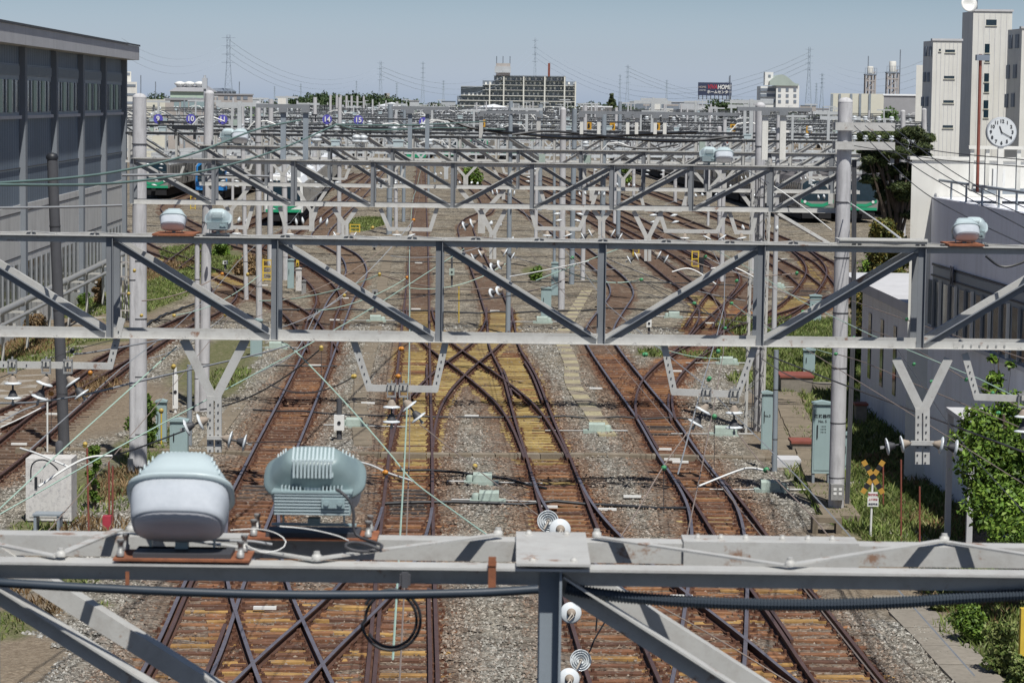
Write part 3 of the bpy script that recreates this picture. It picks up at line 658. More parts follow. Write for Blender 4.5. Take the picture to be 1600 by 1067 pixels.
def concrete_pole(px_top, py_top, px_b, py_b, wpx, label, mat='concrete_pole', cap='round', bands=5, box=False, group=GP, lattice=False):
    b = G(px_b, py_b); Y = b.y; t = P(px_top, py_top, Y); r = wpx * Y / F / 2
    root = thing('concrete_pole' if mat != 'steel_blue' else 'steel_pole', label, 'pole', (b.x, Y, 0), group=group)
    m = MB(); m.tube([b - V((0, 0, .2)), b.lerp(t, .5), t], r * 1.06, 20, True, r * 0.96); m.obj('shaft', mat, root)
    if cap == 'round': m = MB(); m.lathe([(r * .99, 0), (r * .95, .04), (r * .6, .09), (r * .15, .11)], t, n=16); m.obj('cap', 'concrete_pole', root)
    elif cap == 'dark': m = MB(); m.lathe([(r * 1.08, 0), (r * 1.15, .06), (r * .9, .14), (r * .2, .17)], t, n=16); m.obj('cap', 'black', root)
    m = MB()
    for k in range(bands):
        c = b.lerp(t, (k + .7) / (bands + .5)); m.lathe([(r * 1.07, 0), (r * 1.07, .025)], c, n=18)
    if bands: m.obj('steel_band', 'wire_dark', root)
    return root, b, t, r

# ------------------------------------------------------------------ truss gantries
GG = 'truss gantries spanning the tracks'
def vbracket(px0, px1, pyt, pj, pyj, pyb, Y, parent, wl=0.10, holes=True):
    """two legs meeting at a joint, then a perforated stem"""
    a = P(px0, pyt, Y); b_ = P(px1, pyt, Y); j = P(pj, pyj, Y); e = P(pj, pyb, Y)
    m = MB(); t = 0.012
    for q, dp in ((a, .026), (b_, .034)):
        m.beam(q, j, wl, dp, up=(0, 1, 0))
    m.beam(V((j.x - .045, j.y, j.z + .05)), V((e.x - .045, e.y, e.z)), 0.072, 0.042, up=(0, 1, 0)); m.beam(V((j.x + .045, j.y + .004, j.z + .05)), V((e.x + .045, e.y + .004, e.z)), 0.072, 0.046, up=(0, 1, 0))
    o = m.obj('stem_bracket', 'steel', parent)
    if holes:
        m = MB(); n = 7
        for k in range(n):
            z = j.z - .04 + (e.z - j.z + .06) * k / (n - 1)
            for s_ in (-.045, .045): m.box((j.x + s_, j.y - .026, z), (.016, .008, .016))
        m.obj('bolt_holes', 'wire_dark', o)
    return j, e
def ubracket(pts, Y, parent, w=0.075, holes=True):
    w3 = [P(x, y, Y) for x, y in pts]; m = MB()
    for a, b_ in zip(w3[:-1], w3[1:]):
        d = (b_ - a).normalized(); m.beam(a - d * (w * .3), b_ + d * (w * .3), w, 0.03 + 0.004 * (a is w3[1]), up=(0, 1, 0))
    o = m.obj('frame_bracket', 'steel', parent)
    if holes and len(w3) > 3:
        m = MB()
        for a, b_ in ((w3[0], w3[1]), (w3[-1], w3[-2])):
            for k in range(5):
                p = a.lerp(b_, .25 + .15 * k); m.box((p.x, p.y - .022, p.z), (.014, .008, .014))
        m.obj('bolt_holes', 'wire_dark', o)
    return w3
def gantry(label, Y, pxL, pxR, pyt, pxref, pyb, posts, pflip, leg=0.075, fl=0.09, W=0.45, detail=2, mat='steel', lace=0.30):
    zt = P(pxref, pyt, Y).z; zb = P(pxref, pyb, Y).z
    xL = P(pxL, pyt, Y).x; xR = P(pxR, pyt, Y).x
    root = thing('gantry', label, 'gantry', (xL, Y, 0), group=GG)
    xs_ = [P(p, pyt, Y).x for p in posts]; xf = P(pflip, pyt, Y).x
    def newm(): return MB()
    for (yy, sgn, nm) in ((Y, 1, 'front'), (Y + W, -1, 'rear')):
        m = newm(); m.angle((xL, yy, zt), (xR, yy, zt), sgn * fl, -leg, 0.008); m.obj('top_chord', 'steel_post' if detail < 2 else mat, root)
        m = newm(); m.angle((xL, yy, zb), (xR, yy, zb), sgn * fl, leg, 0.008); m.obj('bottom_chord', mat, root)
        web = newm()
        for i, x in enumerate(xs_):
            m = newm() if detail == 2 else web
            m.prism([(0, 0), (-leg, 0), (-leg, .008), (-.008, .008), (-.008, fl * .7), (0, fl * .7)] if sgn > 0 else [(0, 0), (-leg, 0), (-leg, -.008), (-.008, -.008), (-.008, -fl * .7), (0, -fl * .7)],
                    (x + leg / 2, yy - sgn * .012, zb + .01), (x + leg / 2, yy - sgn * .012, zt - .01), (0, -1, 0))
            if detail == 2: m.obj('post', 'steel_post' if mat != 'steel_near' else 'steel_blue', root)
        allx = [xs_[0] - (xs_[1] - xs_[0])] + xs_ + [xs_[-1] + (xs_[-1] - xs_[-2])]
        for a, b_ in zip(allx[:-1], allx[1:]):
            mid_ = (a + b_) / 2; m = newm() if detail == 2 else web
            if mid_ < xf: p0, p1 = (a + .04, zt - .03), (b_ - .05, zb + .06)
            else: p0, p1 = (a + .05, zb + .06), (b_ - .04, zt - .03)
            if p0[0] < xL - .5 * abs(b_ - a) - 1e-6 or p1[0] > xR + .6 * abs(b_ - a): continue
            yo = yy + sgn * .014
            if p0[0] < xL:
                t = (xL - p0[0]) / (p1[0] - p0[0]); p0 = (xL, p0[1] + (p1[1] - p0[1]) * t)
            if p1[0] > xR:
                t = (xR - p0[0]) / (p1[0] - p0[0]); p1 = (xR, p0[1] + (p1[1] - p0[1]) * t)
            m.angle((p0[0], yo - sgn * .0, p0[1]), (p1[0], yo, p1[1]), sgn * fl * .75, -leg * .95, 0.007)
            if detail == 2: m.obj('diagonal', mat if sgn < 0 or mat == 'steel_near' else 'steel_post', root)
        if detail < 2: web.obj('web', mat, root)
    # lacing across the top and the bottom
    m = newm(); m2 = newm(); k = 0; x = xL + .05; st = lace if detail == 2 else lace * 2.4
    while x < xR - st:
        ya, yb = (Y - .03, Y + W + .03) if k % 2 == 0 else (Y + W + .03, Y - .03)
        m.beam((x, ya, zt + .012), (x + st, yb, zt + .012), .035, .008)
        if detail == 2: m2.beam((x, ya, zb + .012), (x + st, yb, zb + .012), .035, .008)
        x += st; k += 1
    if m.v: m.obj('lacing', mat, root)
    if m2.v: m2.obj('lacing', mat, root)
    return root, zt, zb, xL, xR
# --- nearest gantry
g1, z1, zb1, xL1, xR1 = gantry('nearest gantry crossing the bottom of the photo, carrying two big floodlights and a dark conduit', 8.4, -160, 1760, 879.5, 800, 1462, [-65, 861], 3000, leg=0.068, fl=0.10, W=0.42, mat='steel_near', lace=50)
for ch in list(g1.children):
    if ch.name.startswith('lacing'): bpy.data.objects.remove(ch)
Y1 = 8.4; W1 = 0.42
def g1p(px, rear, dz=0.012):
    """point on the top of the front (rear=0) or rear chord of the nearest gantry above column px"""
    Yq = Y1 - .05 if not rear else Y1 + W1 + .05
    return V((P(px, 860, Yq).x, Yq, z1 + dz))
nodesl = [(-130, 1), (95, 0), (190 + 20, 1), (495, 0), (778, 1)]
lac = [((-130, 1), (90, 0)), ((90, 0), (185, 1)), ((210, 1), (495, 0)), ((495, 0), (778, 1)), ((932, 1), (1235, 0)), ((1235, 0), (1475, 1)), ((1475, 1), (1760, 0))]
for k, (a, b_) in enumerate(lac):
    m = MB(); m.beam(g1p(*a, dz=.011 + .004 * (k % 2)), g1p(*b_, dz=.011 + .004 * (k % 2)), .032, .006); m.obj('lacing_bar', 'steel_near', g1)
for (px, rr) in ((95, 0), (495, 0), (778, 1), (932, 1), (1235, 0), (1475, 1), (205, 1)):
    c = g1p(px, rr, .02); m = MB(); m.lathe([(.017, -.008), (.017, .006), (.012, .007), (.012, .012)], c, n=6); m.lathe([(.010, .0), (.010, .018)], c, n=8); m.obj('bolt', 'steel_near', g1)
# gusset plate over the post
xa, xb = g1p(806, 1).x, g1p(915, 1).x
m = MB(); m.span((xa, Y1 - .11, z1 + .010), (xb, Y1 + W1 + .1, z1 + .018))
gp = m.obj('gusset_plate', 'steel_near', g1)
for px, rr in ((826, 1), (885, 1), (833, 0), (897, 0)):
    c = g1p(px, rr, .018); m = MB(); m.lathe([(.013, 0), (.013, .006), (.008, .007), (.008, .012)], c, n=6); m.obj('bolt', 'steel_near', gp)
# splice on the rear chord
xa, xb = g1p(1066, 1).x, g1p(1338, 1).x
m = MB(); m.span((xa, Y1 + W1 - .02, z1 + .004), (xb, Y1 + W1 + .12, z1 + .011)); m.span((xa, Y1 + W1 - .02, z1 - .075), (xb, Y1 + W1 - .011, z1 + .004))
sp1 = m.obj('splice_plate', 'steel_near', g1)
for px in (1090, 1126, 1165, 1222, 1262, 1300):
    c = g1p(px, 1, .011); m = MB(); m.lathe([(.011, 0), (.011, .007), (.007, .008), (.007, .014)], c, n=6); m.obj('bolt', 'steel_near', sp1)
# extra gusset at top of post
m = MB(); c = P(862, 903, Y1 - .012); m.lathe([(.014, 0), (.014, .006), (.008, .007), (.008, .010)], c, (0, -1, 0), 6); m.obj('bolt', 'steel_blue', g1)
# cover strap
m = MB(); c = P(769, 888, Y1 - .11); m.box((c.x, c.y, c.z - .02), (.024, .004, .115)); m.box((c.x, c.y + .03, z1 + .012), (.026, .07, .005)); m.obj('clip', 'rusty_plate', g1)
m = MB(); c = P(633, 905, Y1 - .11); m.box((c.x, c.y, c.z), (.034, .012, .036)); m.box((c.x, c.y - .008, c.z), (.02, .01, .05)); m.obj('clip', 'pole_dark', g1)
m = MB(); c = P(199, 905, Y1 - .105); m.box((c.x, c.y, c.z), (.012, .004, .05)); m.obj('clip', 'rusty_plate', g1)
# rusty mounting plates under the floodlights
def plate(px0, px1, rear, label=None):
    a = g1p(px0, rear); b_ = g1p(px1, rear); y0, y1 = (Y1 - .105, Y1 + .075) if not rear else (Y1 + W1 - .09, Y1 + W1 + .09)
    m = MB(); m.span((a.x, y0, z1 + .009), (b_.x, y1, z1 + .016)); m.cur = 1; m.span((a.x + .06, y0 + .02, z1 + .016), (b_.x - .06, y1 - .02, z1 + .030)); p = m.obj('mounting_plate', ['rusty_plate', 'wire_dark'], g1)
    for x in (a.x + .02, b_.x - .03):
        for y in (y0 + .03, y1 - .03):
            m = MB(); m.lathe([(.013, .02), (.013, .035), (.009, .036), (.009, .062), (.012, .062), (.012, .072)], (x, y, z1), n=6); m.obj('stud', 'galv', p)
plate(180, 392, 0); plate(392, 592, 1)
lampL = floodlight(V((P(284, 850, 8.42).x, 8.40, z1 + .035)), 0, 'large floodlight with frosted glass facing the viewer, at the left on the nearest gantry')
lampR = floodlight(V((P(491, 850, 8.80).x, 8.82, z1 + .060)), R(180), 'large floodlight seen from behind with cooling fins and cable, on the nearest gantry')
lampR.scale = (1, 1, .86)
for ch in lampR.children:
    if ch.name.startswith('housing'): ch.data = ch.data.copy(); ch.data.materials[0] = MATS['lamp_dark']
# conduit sagging below the chord, with corrugated part at the right
def pix_tube(name, pts, r, mat, label, cat, group=None, n=8, Ys=None, parent=None, sm=3):
    w = [P(*q) for q in pts]
    if sm and len(w) > 2: w = crom(w, max(0.02, (w[0] - w[-1]).length / (len(w) * 6)))
    m = MB(); m.tube(w, r, n)
    if parent is not None: return m.obj(name, mat, parent)
    return m.solo(name, mat, label, cat, group)
pix_tube('conduit', [(-60, 905, 8.32), (0, 910, 8.28), (200, 921, 8.27), (400, 928, 8.27), (560, 929, 8.27), (740, 926, 8.27), (845, 920, 8.27)], 0.0145, 'conduit', 'smooth dark blue conduit sagging under the left half of the nearest gantry', 'conduit', n=12)
cor = crom([P(*q) for q in [(885, 918, 8.38), (930, 927, 8.37), (1020, 936, 8.36), (1100, 941, 8.35), (1200, 944, 8.34), (1310, 944, 8.34), (1420, 940, 8.34), (1500, 934, 8.34), (1660, 926, 8.34)]], .0026)
m = MB(); n_ = 10; vs = []; k = len(cor); ref = V((0, 0, 1))
for i, p in enumerate(cor):
    d = (cor[min(i + 1, k - 1)] - cor[max(i - 1, 0)]).normalized(); sd = d.cross(ref).normalized(); u = sd.cross(d); rr = .0205 if i % 4 < 2 else .0170
    vs += [p + sd * (math.cos(a) * rr) + u * (math.sin(a) * rr) for a in [2 * math.pi * j / n_ for j in range(n_)]]
m.add(vs, [(i * n_ + j, i * n_ + (j + 1) % n_, (i + 1) * n_ + (j + 1) % n_, (i + 1) * n_ + j) for i in range(k - 1) for j in range(n_)])
m.solo('corrugated_conduit', 'conduit', 'ribbed black conduit sagging under the right half of the nearest gantry', 'conduit')
m = MB()
lp = []
for k in range(81):
    a = R(-60) + R(300 + 360) * k / 80 ; rr = (46 if k < 40 else 40)
    lp.append(P(611 + rr * math.sin(a) * 1.0, 968 - 50 * math.cos(a) * (.95 if k < 40 else .85) + 0, 8.33 + .0006 * k))
m.tube(lp, .0050, 8); m.solo('cable_coil', 'black', 'coil of black cable hanging under the nearest gantry', 'cable')
pix_tube('lamp_cable', [(526, 765, 8.62), (535, 770, 8.6), (548, 785, 8.6), (553, 805, 8.6), (552, 825, 8.6), (560, 838, 8.6), (580, 845, 8.55), (597, 852, 8.5), (588, 860, 8.45), (560, 861, 8.42), (540, 855, 8.42), (545, 847, 8.45), (570, 849, 8.43), (594, 858, 8.42)], .0052, 'wire_dark', 'thick grey cable curling from the right floodlight onto the nearest gantry', 'cable', n=10)
pix_tube('lamp_wire', [(360, 828, 8.5), (400, 826, 8.5), (430, 832, 8.45), (447, 845, 8.42), (440, 857, 8.40), (415, 863, 8.38), (398, 858, 8.4), (380, 848, 8.45)], .0018, 'white', 'thin white wire looping between the two big floodlights', 'cable')
pix_tube('lamp_wire', [(437, 822, 8.6), (480, 826, 8.6), (525, 836, 8.55), (548, 846, 8.5)], .002, 'white', 'thin pale wire leading to the right floodlight cable coil', 'cable')
pix_tube('lamp_cable', [(310, 838, 8.55), (340, 844, 8.5), (390, 845, 8.5), (430, 851, 8.5)], .0045, 'wire_grey', 'grey cable lying behind the left floodlight', 'cable')
# --- second gantry
g2, z2, zb2, xL2, xR2 = gantry('second gantry, right across the middle of the photo with a lighter bottom chord', 30, -120, 1720, 376, 800, 536, [-84, 172, 430, 687, 942, 1190, 1441], 942, leg=0.080, fl=0.085, W=0.45, mat='steel', lace=0.36)
for (px, n) in ((430, 1), (1300, 2), (620, 3), (1050, 4)):
    pass
xa = P(1300, 383, 30).x; xb = P(1448, 383, 30).x
m = MB(); m.span((P(1310, 383, 30).x, 30.0 - .1, z2 + .05), (xb, 30.35, z2 + .065)); m.beam((P(1310, 383, 30).x, 29.95, z2 + .05), (xb, 29.95, z2 + .05), .02, .06); m.obj('walk_plate', 'steel', g2)
m = MB(); m.span((P(1502 - 22, 385, 30).x, 29.86, z2 + .009), (P(1535, 385, 30).x, 30.5, z2 + .03)); m.obj('mounting_plate', 'rusty_plate', g2)
m = MB(); m.span((P(240, 367, 30).x, 29.86, z2 + .009), (P(305, 367, 30).x, 30.5, z2 + .03)); m.obj('mounting_plate', 'rusty_plate', g2)
for a, b_ in ((1490, 1585),):
    m = MB(); m.span((P(a, 545, 30).x, 29.985, zb2 + .002), (P(b_, 545, 30).x, 29.995, zb2 + .075)); sp = m.obj('splice_plate', 'steel', g2)
    for k in range(6):
        m = MB(); c = V((P(a + 14 + 13 * k, 545, 30).x, 29.985, zb2 + .04)); m.lathe([(.013, 0), (.013, .01)], c, (0, -1, 0), 6); m.obj('bolt', 'galv', sp)
# brackets below it
vb = []
vb.append(vbracket(287, 384, 530, 335, 626, 706, 30.0, g2)); vb.append(vbracket(1400, 1482, 560, 1441, 645, 725, 30.0, g2))
U = [ubracket([(552, 530), (577, 606), (680, 608), (696, 535)], 30.0, g2), ubracket([(1038, 540), (1053, 612), (1152, 616), (1178, 545)], 30.0, g2),
     ubracket([(-60, 569), (60, 570), (172, 572), (190, 500)], 30.0, g2), ubracket([(1508, 555), (1526, 620), (1600, 623), (1700, 624)], 30.0, g2)]
def hangers(pxs, py, Y, parent):
    for px in pxs:
        c = P(px, py, Y); m = MB()
        for s_ in (-.05, .05): m.box((c.x + s_ * .9, c.y - .03, c.z), (.012, .05, .16))
        m.box((c.x, c.y - .05, c.z + .07), (.1, .03, .02)); m.box((c.x, c.y - .05, c.z - .07), (.1, .03, .02)); m.tube([(c.x, c.y - .03, c.z - .07), (c.x, c.y - .03, c.z - .16)], .011, 6); m.tube([(c.x, c.y - .03, c.z + .07), (c.x, c.y - .03, c.z + .11)], .012, 6)
        m.obj('hanger', 'galv', parent)
hangers([20, 73, 107, 612, 631, 1104, 1147, 1597], 606, 30.0, g2) if False else None
for px, py in ((20, 572), (73, 572), (107, 572), (612, 609), (631, 609), (1104, 616), (1147, 618), (1597, 625)): hangers([px], py, 29.97, g2)
insl = [((20, 588), (0, 0, -1), 'on the bracket at the left edge, leftmost of three'), ((73, 589), (-.35, 0, -1), 'on the left bracket, tilted, middle of three'), ((107, 589), (.75, 0, -1), 'on the left bracket, swung right, third of three'),
        ((612, 625), (0, 0, -1), 'hanging straight down over the straight centre track'), ((633, 626), (.8, 0, -1), 'swung to the right over the yellow sleepers'),
        ((1104, 632), (-.55, 0, -1), 'swung to the left over the right track'), ((1147, 634), (0.02, 0, -1), 'hanging straight down left of the lattice mast'), ((1599, 640), (0, 0, -1), 'at the right edge of the photo under the second gantry'),
        ((323, 655), (-1, 0, -.42), 'strung to the left of the left stem bracket of the second gantry'), ((349, 684), (1, 0, -.22), 'strung to the right of the left stem bracket of the second gantry'),
        ((1420, 692), (-1, 0, -.18), 'strung to the left of the right stem bracket of the second gantry'), ((1460, 693), (1, 0, -.2), 'strung to the right of the right stem bracket of the second gantry')]
for (px, py), d, lb in insl: insulator(P(px, py, 29.94), d, 'white two-disc insulator ' + lb)
m = MB(); c = P(340, 684, 29.95); m.box(c, (.24, .03, .04)); m.obj('cross_bar', 'steel', g2)
m = MB(); c = P(1441, 692, 29.95); m.box(c, (.26, .03, .05)); m.obj('cross_bar', 'steel', g2)
floodlight(V((P(271, 360, 30.1).x, 30.1, z2 + .03)), 0, 'small floodlight facing the viewer, left of the pair on the second gantry', 0.92)
floodlight(V((P(341, 360, 30.3).x, 30.3, z2 + .03)), R(180), 'small floodlight seen from behind, right of the pair on the left of the second gantry', 0.92)
floodlight(V((P(1508, 380, 30.1).x, 30.1, z2 + .03)), R(8), 'small floodlight facing the viewer, on the right end of the second gantry', 0.95)
floodlight(V((P(1523, 380, 30.4).x, 30.5, z2 + .03)), R(172), 'small floodlight half hidden behind its neighbour, on the right end of the second gantry', 0.95)
# --- third gantry
P3 = [206, 334, 458, 583, 708, 832, 957, 1081, 1206, 1326]
g3, z3, zb3, xL3, xR3 = gantry('third gantry, hung between the two thick concrete poles', 62, 205, 1331, 254.5, 768, 326, P3, 708, leg=0.10, fl=0.09, W=0.5, mat='steel', lace=0.42)
for a, b_, j, yt, yj, yb in ((521, 557, 539, 326, 352, 375), (750, 790, 770, 328, 368, 405), (927, 955, 940, 328, 346, 372), (990, 1034, 1012, 330, 374, 408)): vbracket(a, b_, yt, j, yj, yb, 62, g3, holes=False)
UB3 = [[(595, 328), (608, 358), (672, 359), (683, 325)], [(437, 325), (447, 356), (485, 356), (496, 322)], [(830, 330), (838, 357), (905, 358), (918, 330)], [(1031, 332), (1040, 361), (1120, 362), (1135, 332)], [(355, 325), (362, 355), (385, 356), (395, 322)], [(1140, 332), (1150, 363), (1175, 363), (1182, 332)]]
for ub in UB3: ubracket(ub, 62, g3, w=.09, holes=False)
k = 0
for (px, py, dx) in ((620, 361, 0), (640, 362, .3), (452, 360, 0), (855, 362, 0), (885, 362, .4), (1070, 366, 0), (1108, 366, -.5), (1125, 366, .7), (370, 359, 0), (1158, 366, .2), (548, 366, 1.6), (532, 366, -1.6), (782, 394, 1.6), (758, 394, -1.6), (952, 362, 1.6), (928, 362, -1.6), (1024, 396, 1.8), (1000, 398, -1.8)):
    pass
def row_insulators(lst, Y, where, s=1.0):
    lst = sorted(lst)
    for i, (px, py, dx) in enumerate(lst):
        insulator(P(px, py, Y), (dx, 0, -1), '%s white insulator from the left %s' % (ordw(i), where), s)
row_insulators([(620, 361, 0), (640, 362, .3), (452, 360, 0), (855, 362, 0), (885, 362, .4), (1070, 366, 0), (1108, 366, -.5), (1125, 366, .7), (370, 359, 0), (1158, 366, .2), (548, 366, 1.9), (530, 366, -1.9), (784, 392, 1.9), (756, 394, -1.9), (952, 362, 1.9), (928, 362, -1.9), (1024, 396, 1.9), (1000, 398, -1.9)], 61.9, 'in the row under the third gantry', 1.15)
for a, h in ((443, 165), (478, 165)):
    pass
def hframe(label, Y, x0, x1, pyt, legs, pyb, mat='steel', lw=.13):
    root = thing('feeder_frame', label, 'feeder frame', (P(x0, pyt, Y).x, Y, P(x0, pyb, Y).z), group='feeder frames standing on the gantries')
    z0 = P((x0 + x1) / 2, pyt, Y).z
    m = MB(); m.span((P(x0, pyt, Y).x, Y - .12, z0 - .09), (P(x1, pyt, Y).x, Y + .12, z0)); m.obj('beam', 'steel_post', root)
    for lx in legs:
        c = P(lx, pyt, Y); b_ = P(lx, pyb, Y)
        m = MB(); m.span((c.x - lw / 2, Y - .06, b_.z), (c.x + lw / 2, Y + .06, z0 - .143)); m.obj('leg', mat, root)
        m = MB(); m.box((c.x, Y - .125, z0 - .14), (.2, .01, .10)); m.obj('knee_plate', 'steel_post', root)
hframe('grey two-legged feeder frame on the third gantry, below the tree row', 62.2, 401, 484, 163, (443, 478), 250, mat='steel_blue', lw=.12)
hframe('grey feeder frame with two legs left of the apartment block, on the third gantry', 72, 612, 702, 167, (641, 668), 233, mat='steel_blue', lw=.11)
hframe('wide feeder frame with six cream legs on the right part of the fourth gantry', 78, 905, 1152, 175, (909, 936, 981, 995, 1024, 1039), 210, mat='white_wall', lw=.10)
hframe('feeder frame with two long cream legs beside the floodlights of the fourth gantry', 63, 1152, 1268, 168, (1196, 1224), 250, mat='white_wall', lw=.14)
hframe('low feeder frame under the apartment block with a yellow number board', 90, 750, 842, 174, (752, 842), 216, lw=.13)
# --- farther gantries
def far_gantry(i, Y, pxL, pxR, ztop, zbot, panel, flip, jit=0):
    pyt = 400; 
    px_t = lambda z, x=800: next_y(z, Y, x)
    posts = list(np.arange(pxL + 6, pxR, panel * F / Y))
    yt = next_y(ztop, Y, (pxL + pxR) / 2); yb = next_y(zbot, Y, (pxL + pxR) / 2)
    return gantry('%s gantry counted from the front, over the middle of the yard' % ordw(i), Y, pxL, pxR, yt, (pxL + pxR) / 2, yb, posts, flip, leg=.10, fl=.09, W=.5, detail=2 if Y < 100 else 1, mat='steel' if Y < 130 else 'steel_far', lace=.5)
def next_y(z, Y, px):
    lo, hi = -200.0, 1500.0
    for _ in range(40):
        mid_ = (lo + hi) / 2
        if P(px, mid_, Y).z > z: lo = mid_
        else: hi = mid_
    return lo
g4 = far_gantry(3, 79, 312, 1345, 8.02, 6.85, 1.85, 860)
g5 = far_gantry(4, 108, 196, 1345, 8.02, 6.8, 1.9, 900)
rnd = random.Random(11)
FARG = [(126, 330, 1340), (142, 188, 1345), (159, 420, 1445), (176, 300, 1450), (192, 195, 1100), (208, 186, 1320), (224, 520, 1450), (240, 190, 1445), (258, 200, 1210), (276, 330, 1450), (294, 188, 1000), (312, 188, 1440), (332, 420, 1450), (352, 190, 1447), (376, 192, 1300), (400, 188, 1450), (428, 190, 1445), (455, 190, 1440), (487, 190, 1450), (520, 192, 1452), (560, 190, 1450), (600, 190, 1450), (650, 190, 1448), (700, 188, 1448)]
for k, (Y, a, b_) in enumerate(FARG):
    far_gantry(5 + k, Y, a, b_, 7.9 + rnd.uniform(-.3, .5), 6.6 + rnd.uniform(-.2, .2), 2.2 if Y < 300 else 3.5, rnd.uniform(500, 1100))
# brackets and small fittings hung from each farther gantry
BRP = {}
def br_mesh(kind, mat):
    if (kind, mat) not in BRP:
        m = MB()
        if kind == 'v':
            for s_ in (-1, 1): m.beam((s_ * .5, .006 * s_, 0), (0, .006 * s_, -.75), .10, .04, up=(0, 1, 0))
            m.beam((0, 0, -.7), (0, 0, -1.3), .16, .05, up=(0, 1, 0))
        else:
            m.beam((-.7, 0, 0), (-.55, 0, -.55), .09, .04, up=(0, 1, 0)); m.beam((.7, 0, 0), (.55, 0, -.55), .09, .04, up=(0, 1, 0)); m.beam((-.55, 0, -.55), (.55, 0, -.55), .09, .045, up=(0, 1, 0))
        o = m.obj('hanging_bracket', mat); BRP[(kind, mat)] = o.data; bpy.data.objects.remove(o)
        m = MB()
        for r_ in (0, .2): m.lathe([(.03, -r_), (.12, -.03 - r_), (.12, -.05 - r_), (.04, -.08 - r_)], (0, 0, 0), n=8)
        o = m.obj('insulator', 'porcelain'); BRP['ins'] = o.data; bpy.data.objects.remove(o)
    return BRP[(kind, mat)]
def fittings(Y, a, b_, zb, step, root):
    x = a + rnd.uniform(10, 60); mat = 'steel' if Y < 130 else 'steel_far'
    while x < b_:
        w = P(x, 300, Y).x + rnd.uniform(-.4, .4); v = rnd.random() < .45; me = br_mesh('v' if v else 'u', mat); wd = rnd.uniform(.8, 1.4)
        o = bpy.data.objects.new('hanging_bracket', me); COL.objects.link(o); o.parent = root; o.location = V((w, Y, zb)) - root.location; o.scale = (wd, 1, 1)
        for (dx, dz, ry) in (((-.22, -1.0, R(80)), (.22, -1.0, R(-80))) if v else ((-.3, -.66, rnd.uniform(-.3, .3)), (.3, -.66, rnd.uniform(-.3, .3)))):
            q = bpy.data.objects.new('insulator', BRP['ins']); COL.objects.link(q); q.parent = o; q.location = (dx / (wd if v else 1), -.04, dz); q.rotation_euler = (0, ry, 0); q.scale = (1 / wd, 1, 1)
        x += step * rnd.uniform(.7, 1.4) * F / Y
for (rt, Yg, a, b_, st) in [(g4, 79, 330, 1330, 3.4), (g5, 108, 210, 1330, 3.3)]:
    fittings(Yg, a, b_, rt[2], st, rt[0])
roots_far = [o for o in COL.objects if o.name.startswith('gantry') and o.type == 'EMPTY' and o.location.y > 120]
for o in sorted(roots_far, key=lambda q: q.location.y):
    Yg = o.location.y; f = [f for f in FARG if abs(f[0] - Yg) < .5][0]
    zb = min((o.matrix_basis.translation.z + v.co.z) for ch in o.children if ch.name.startswith('bottom_chord') for v in ch.data.vertices)
    fittings(Yg, f[1], f[2], zb, 3.6, o)
CLM = {}
def clut(kind):
    if kind not in CLM:
        m = MB(); mt = 'porcelain'
        if kind == 0: m.lathe([(.04, 0), (.05, .1), (.13, .12), (.14, .17), (.05, .2), (.12, .23), (.12, .28), (.04, .32)], (0, 0, 0), n=8); nm = 'pin_insulator'
        elif kind == 1: m.span((-.28, -.16, .05), (.28, .16, .42)); m.span((-.33, -.2, .36), (.33, .2, .46)); mt = 'lamp_shell'; nm = 'lamp_unit'
        elif kind == 2: m.span((-.06, -.06, 0), (.06, .06, 1.3)); m.span((-.7, -.05, 1.15), (.7, .05, 1.27)); mt = 'steel_far'; nm = 'feeder_arm'
        elif kind == 3: m.tube([(0, 0, 0), (.3, 0, .35), (.9, 0, .42), (1.5, 0, .2)], .035, 5); mt = 'white'; nm = 'curved_arm'
        elif kind == 4: m.span((-.25, -.2, -1.2), (.2, .2, -.35)); mt = 'machine'; nm = 'equipment_box'
        else: m.span((-.5, -.1, .1), (.5, .1, .22)); m.span((-.45, -.1, -.3), (-.35, .1, .1)); m.span((.35, -.1, -.3), (.45, .1, .1)); mt = 'black'; nm = 'switch_gear'
        o = m.obj(nm, mt); CLM[kind] = (o.data, nm); bpy.data.objects.remove(o)
    return CLM[kind]
rc = random.Random(44)
for o in [q for q in COL.objects if q.name.startswith('gantry') and q.type == 'EMPTY' and q.location.y > 70]:
    Yg = o.location.y; tcs = [ch for ch in o.children if ch.name.startswith('top_chord')]; vs_ = [v.co for v in tcs[0].data.vertices]; zt_ = max(v.z for v in vs_) + o.location.z; x0_, x1_ = o.location.x + min(v.x for v in vs_), o.location.x + max(v.x for v in vs_)
    for k in range(14 if Yg < 120 else 20):
        kd_ = rc.choice((0, 0, 0, 1, 2, 3, 4, 5)); me_, nm_ = clut(kd_); q = bpy.data.objects.new(nm_, me_); COL.objects.link(q); q.parent = o
        q.location = V((rc.uniform(x0_ + .5, x1_ - .5), Yg + rc.choice((0, .25, .5)), zt_ + .012)) - o.location; q.rotation_euler = (0, 0, rc.choice((0, 0, 3.14))); sc_ = rc.uniform(.75, 1.25) * (.5 if kd_ in (1, 4) else (.6 if Yg < 120 and kd_ == 3 else 1)); q.scale = (sc_,) * 3
floodlight(V((P(1108, 255, 62.2).x, 62.3, z3 + .03)), R(180), 'distant floodlight seen from behind, left of the pair on the right of the third gantry', 1.35)
floodlight(V((P(1131, 255, 62.1).x, 62.1, z3 + .03)), 0, 'distant floodlight facing the viewer, right of the pair on the right of the third gantry', 1.35)
floodlight(V((P(358, 245, 79.4).x, 79.3, g4[1] + .03)), R(180), 'distant floodlight seen from behind, beside the second concrete pole from the left', 1.6)
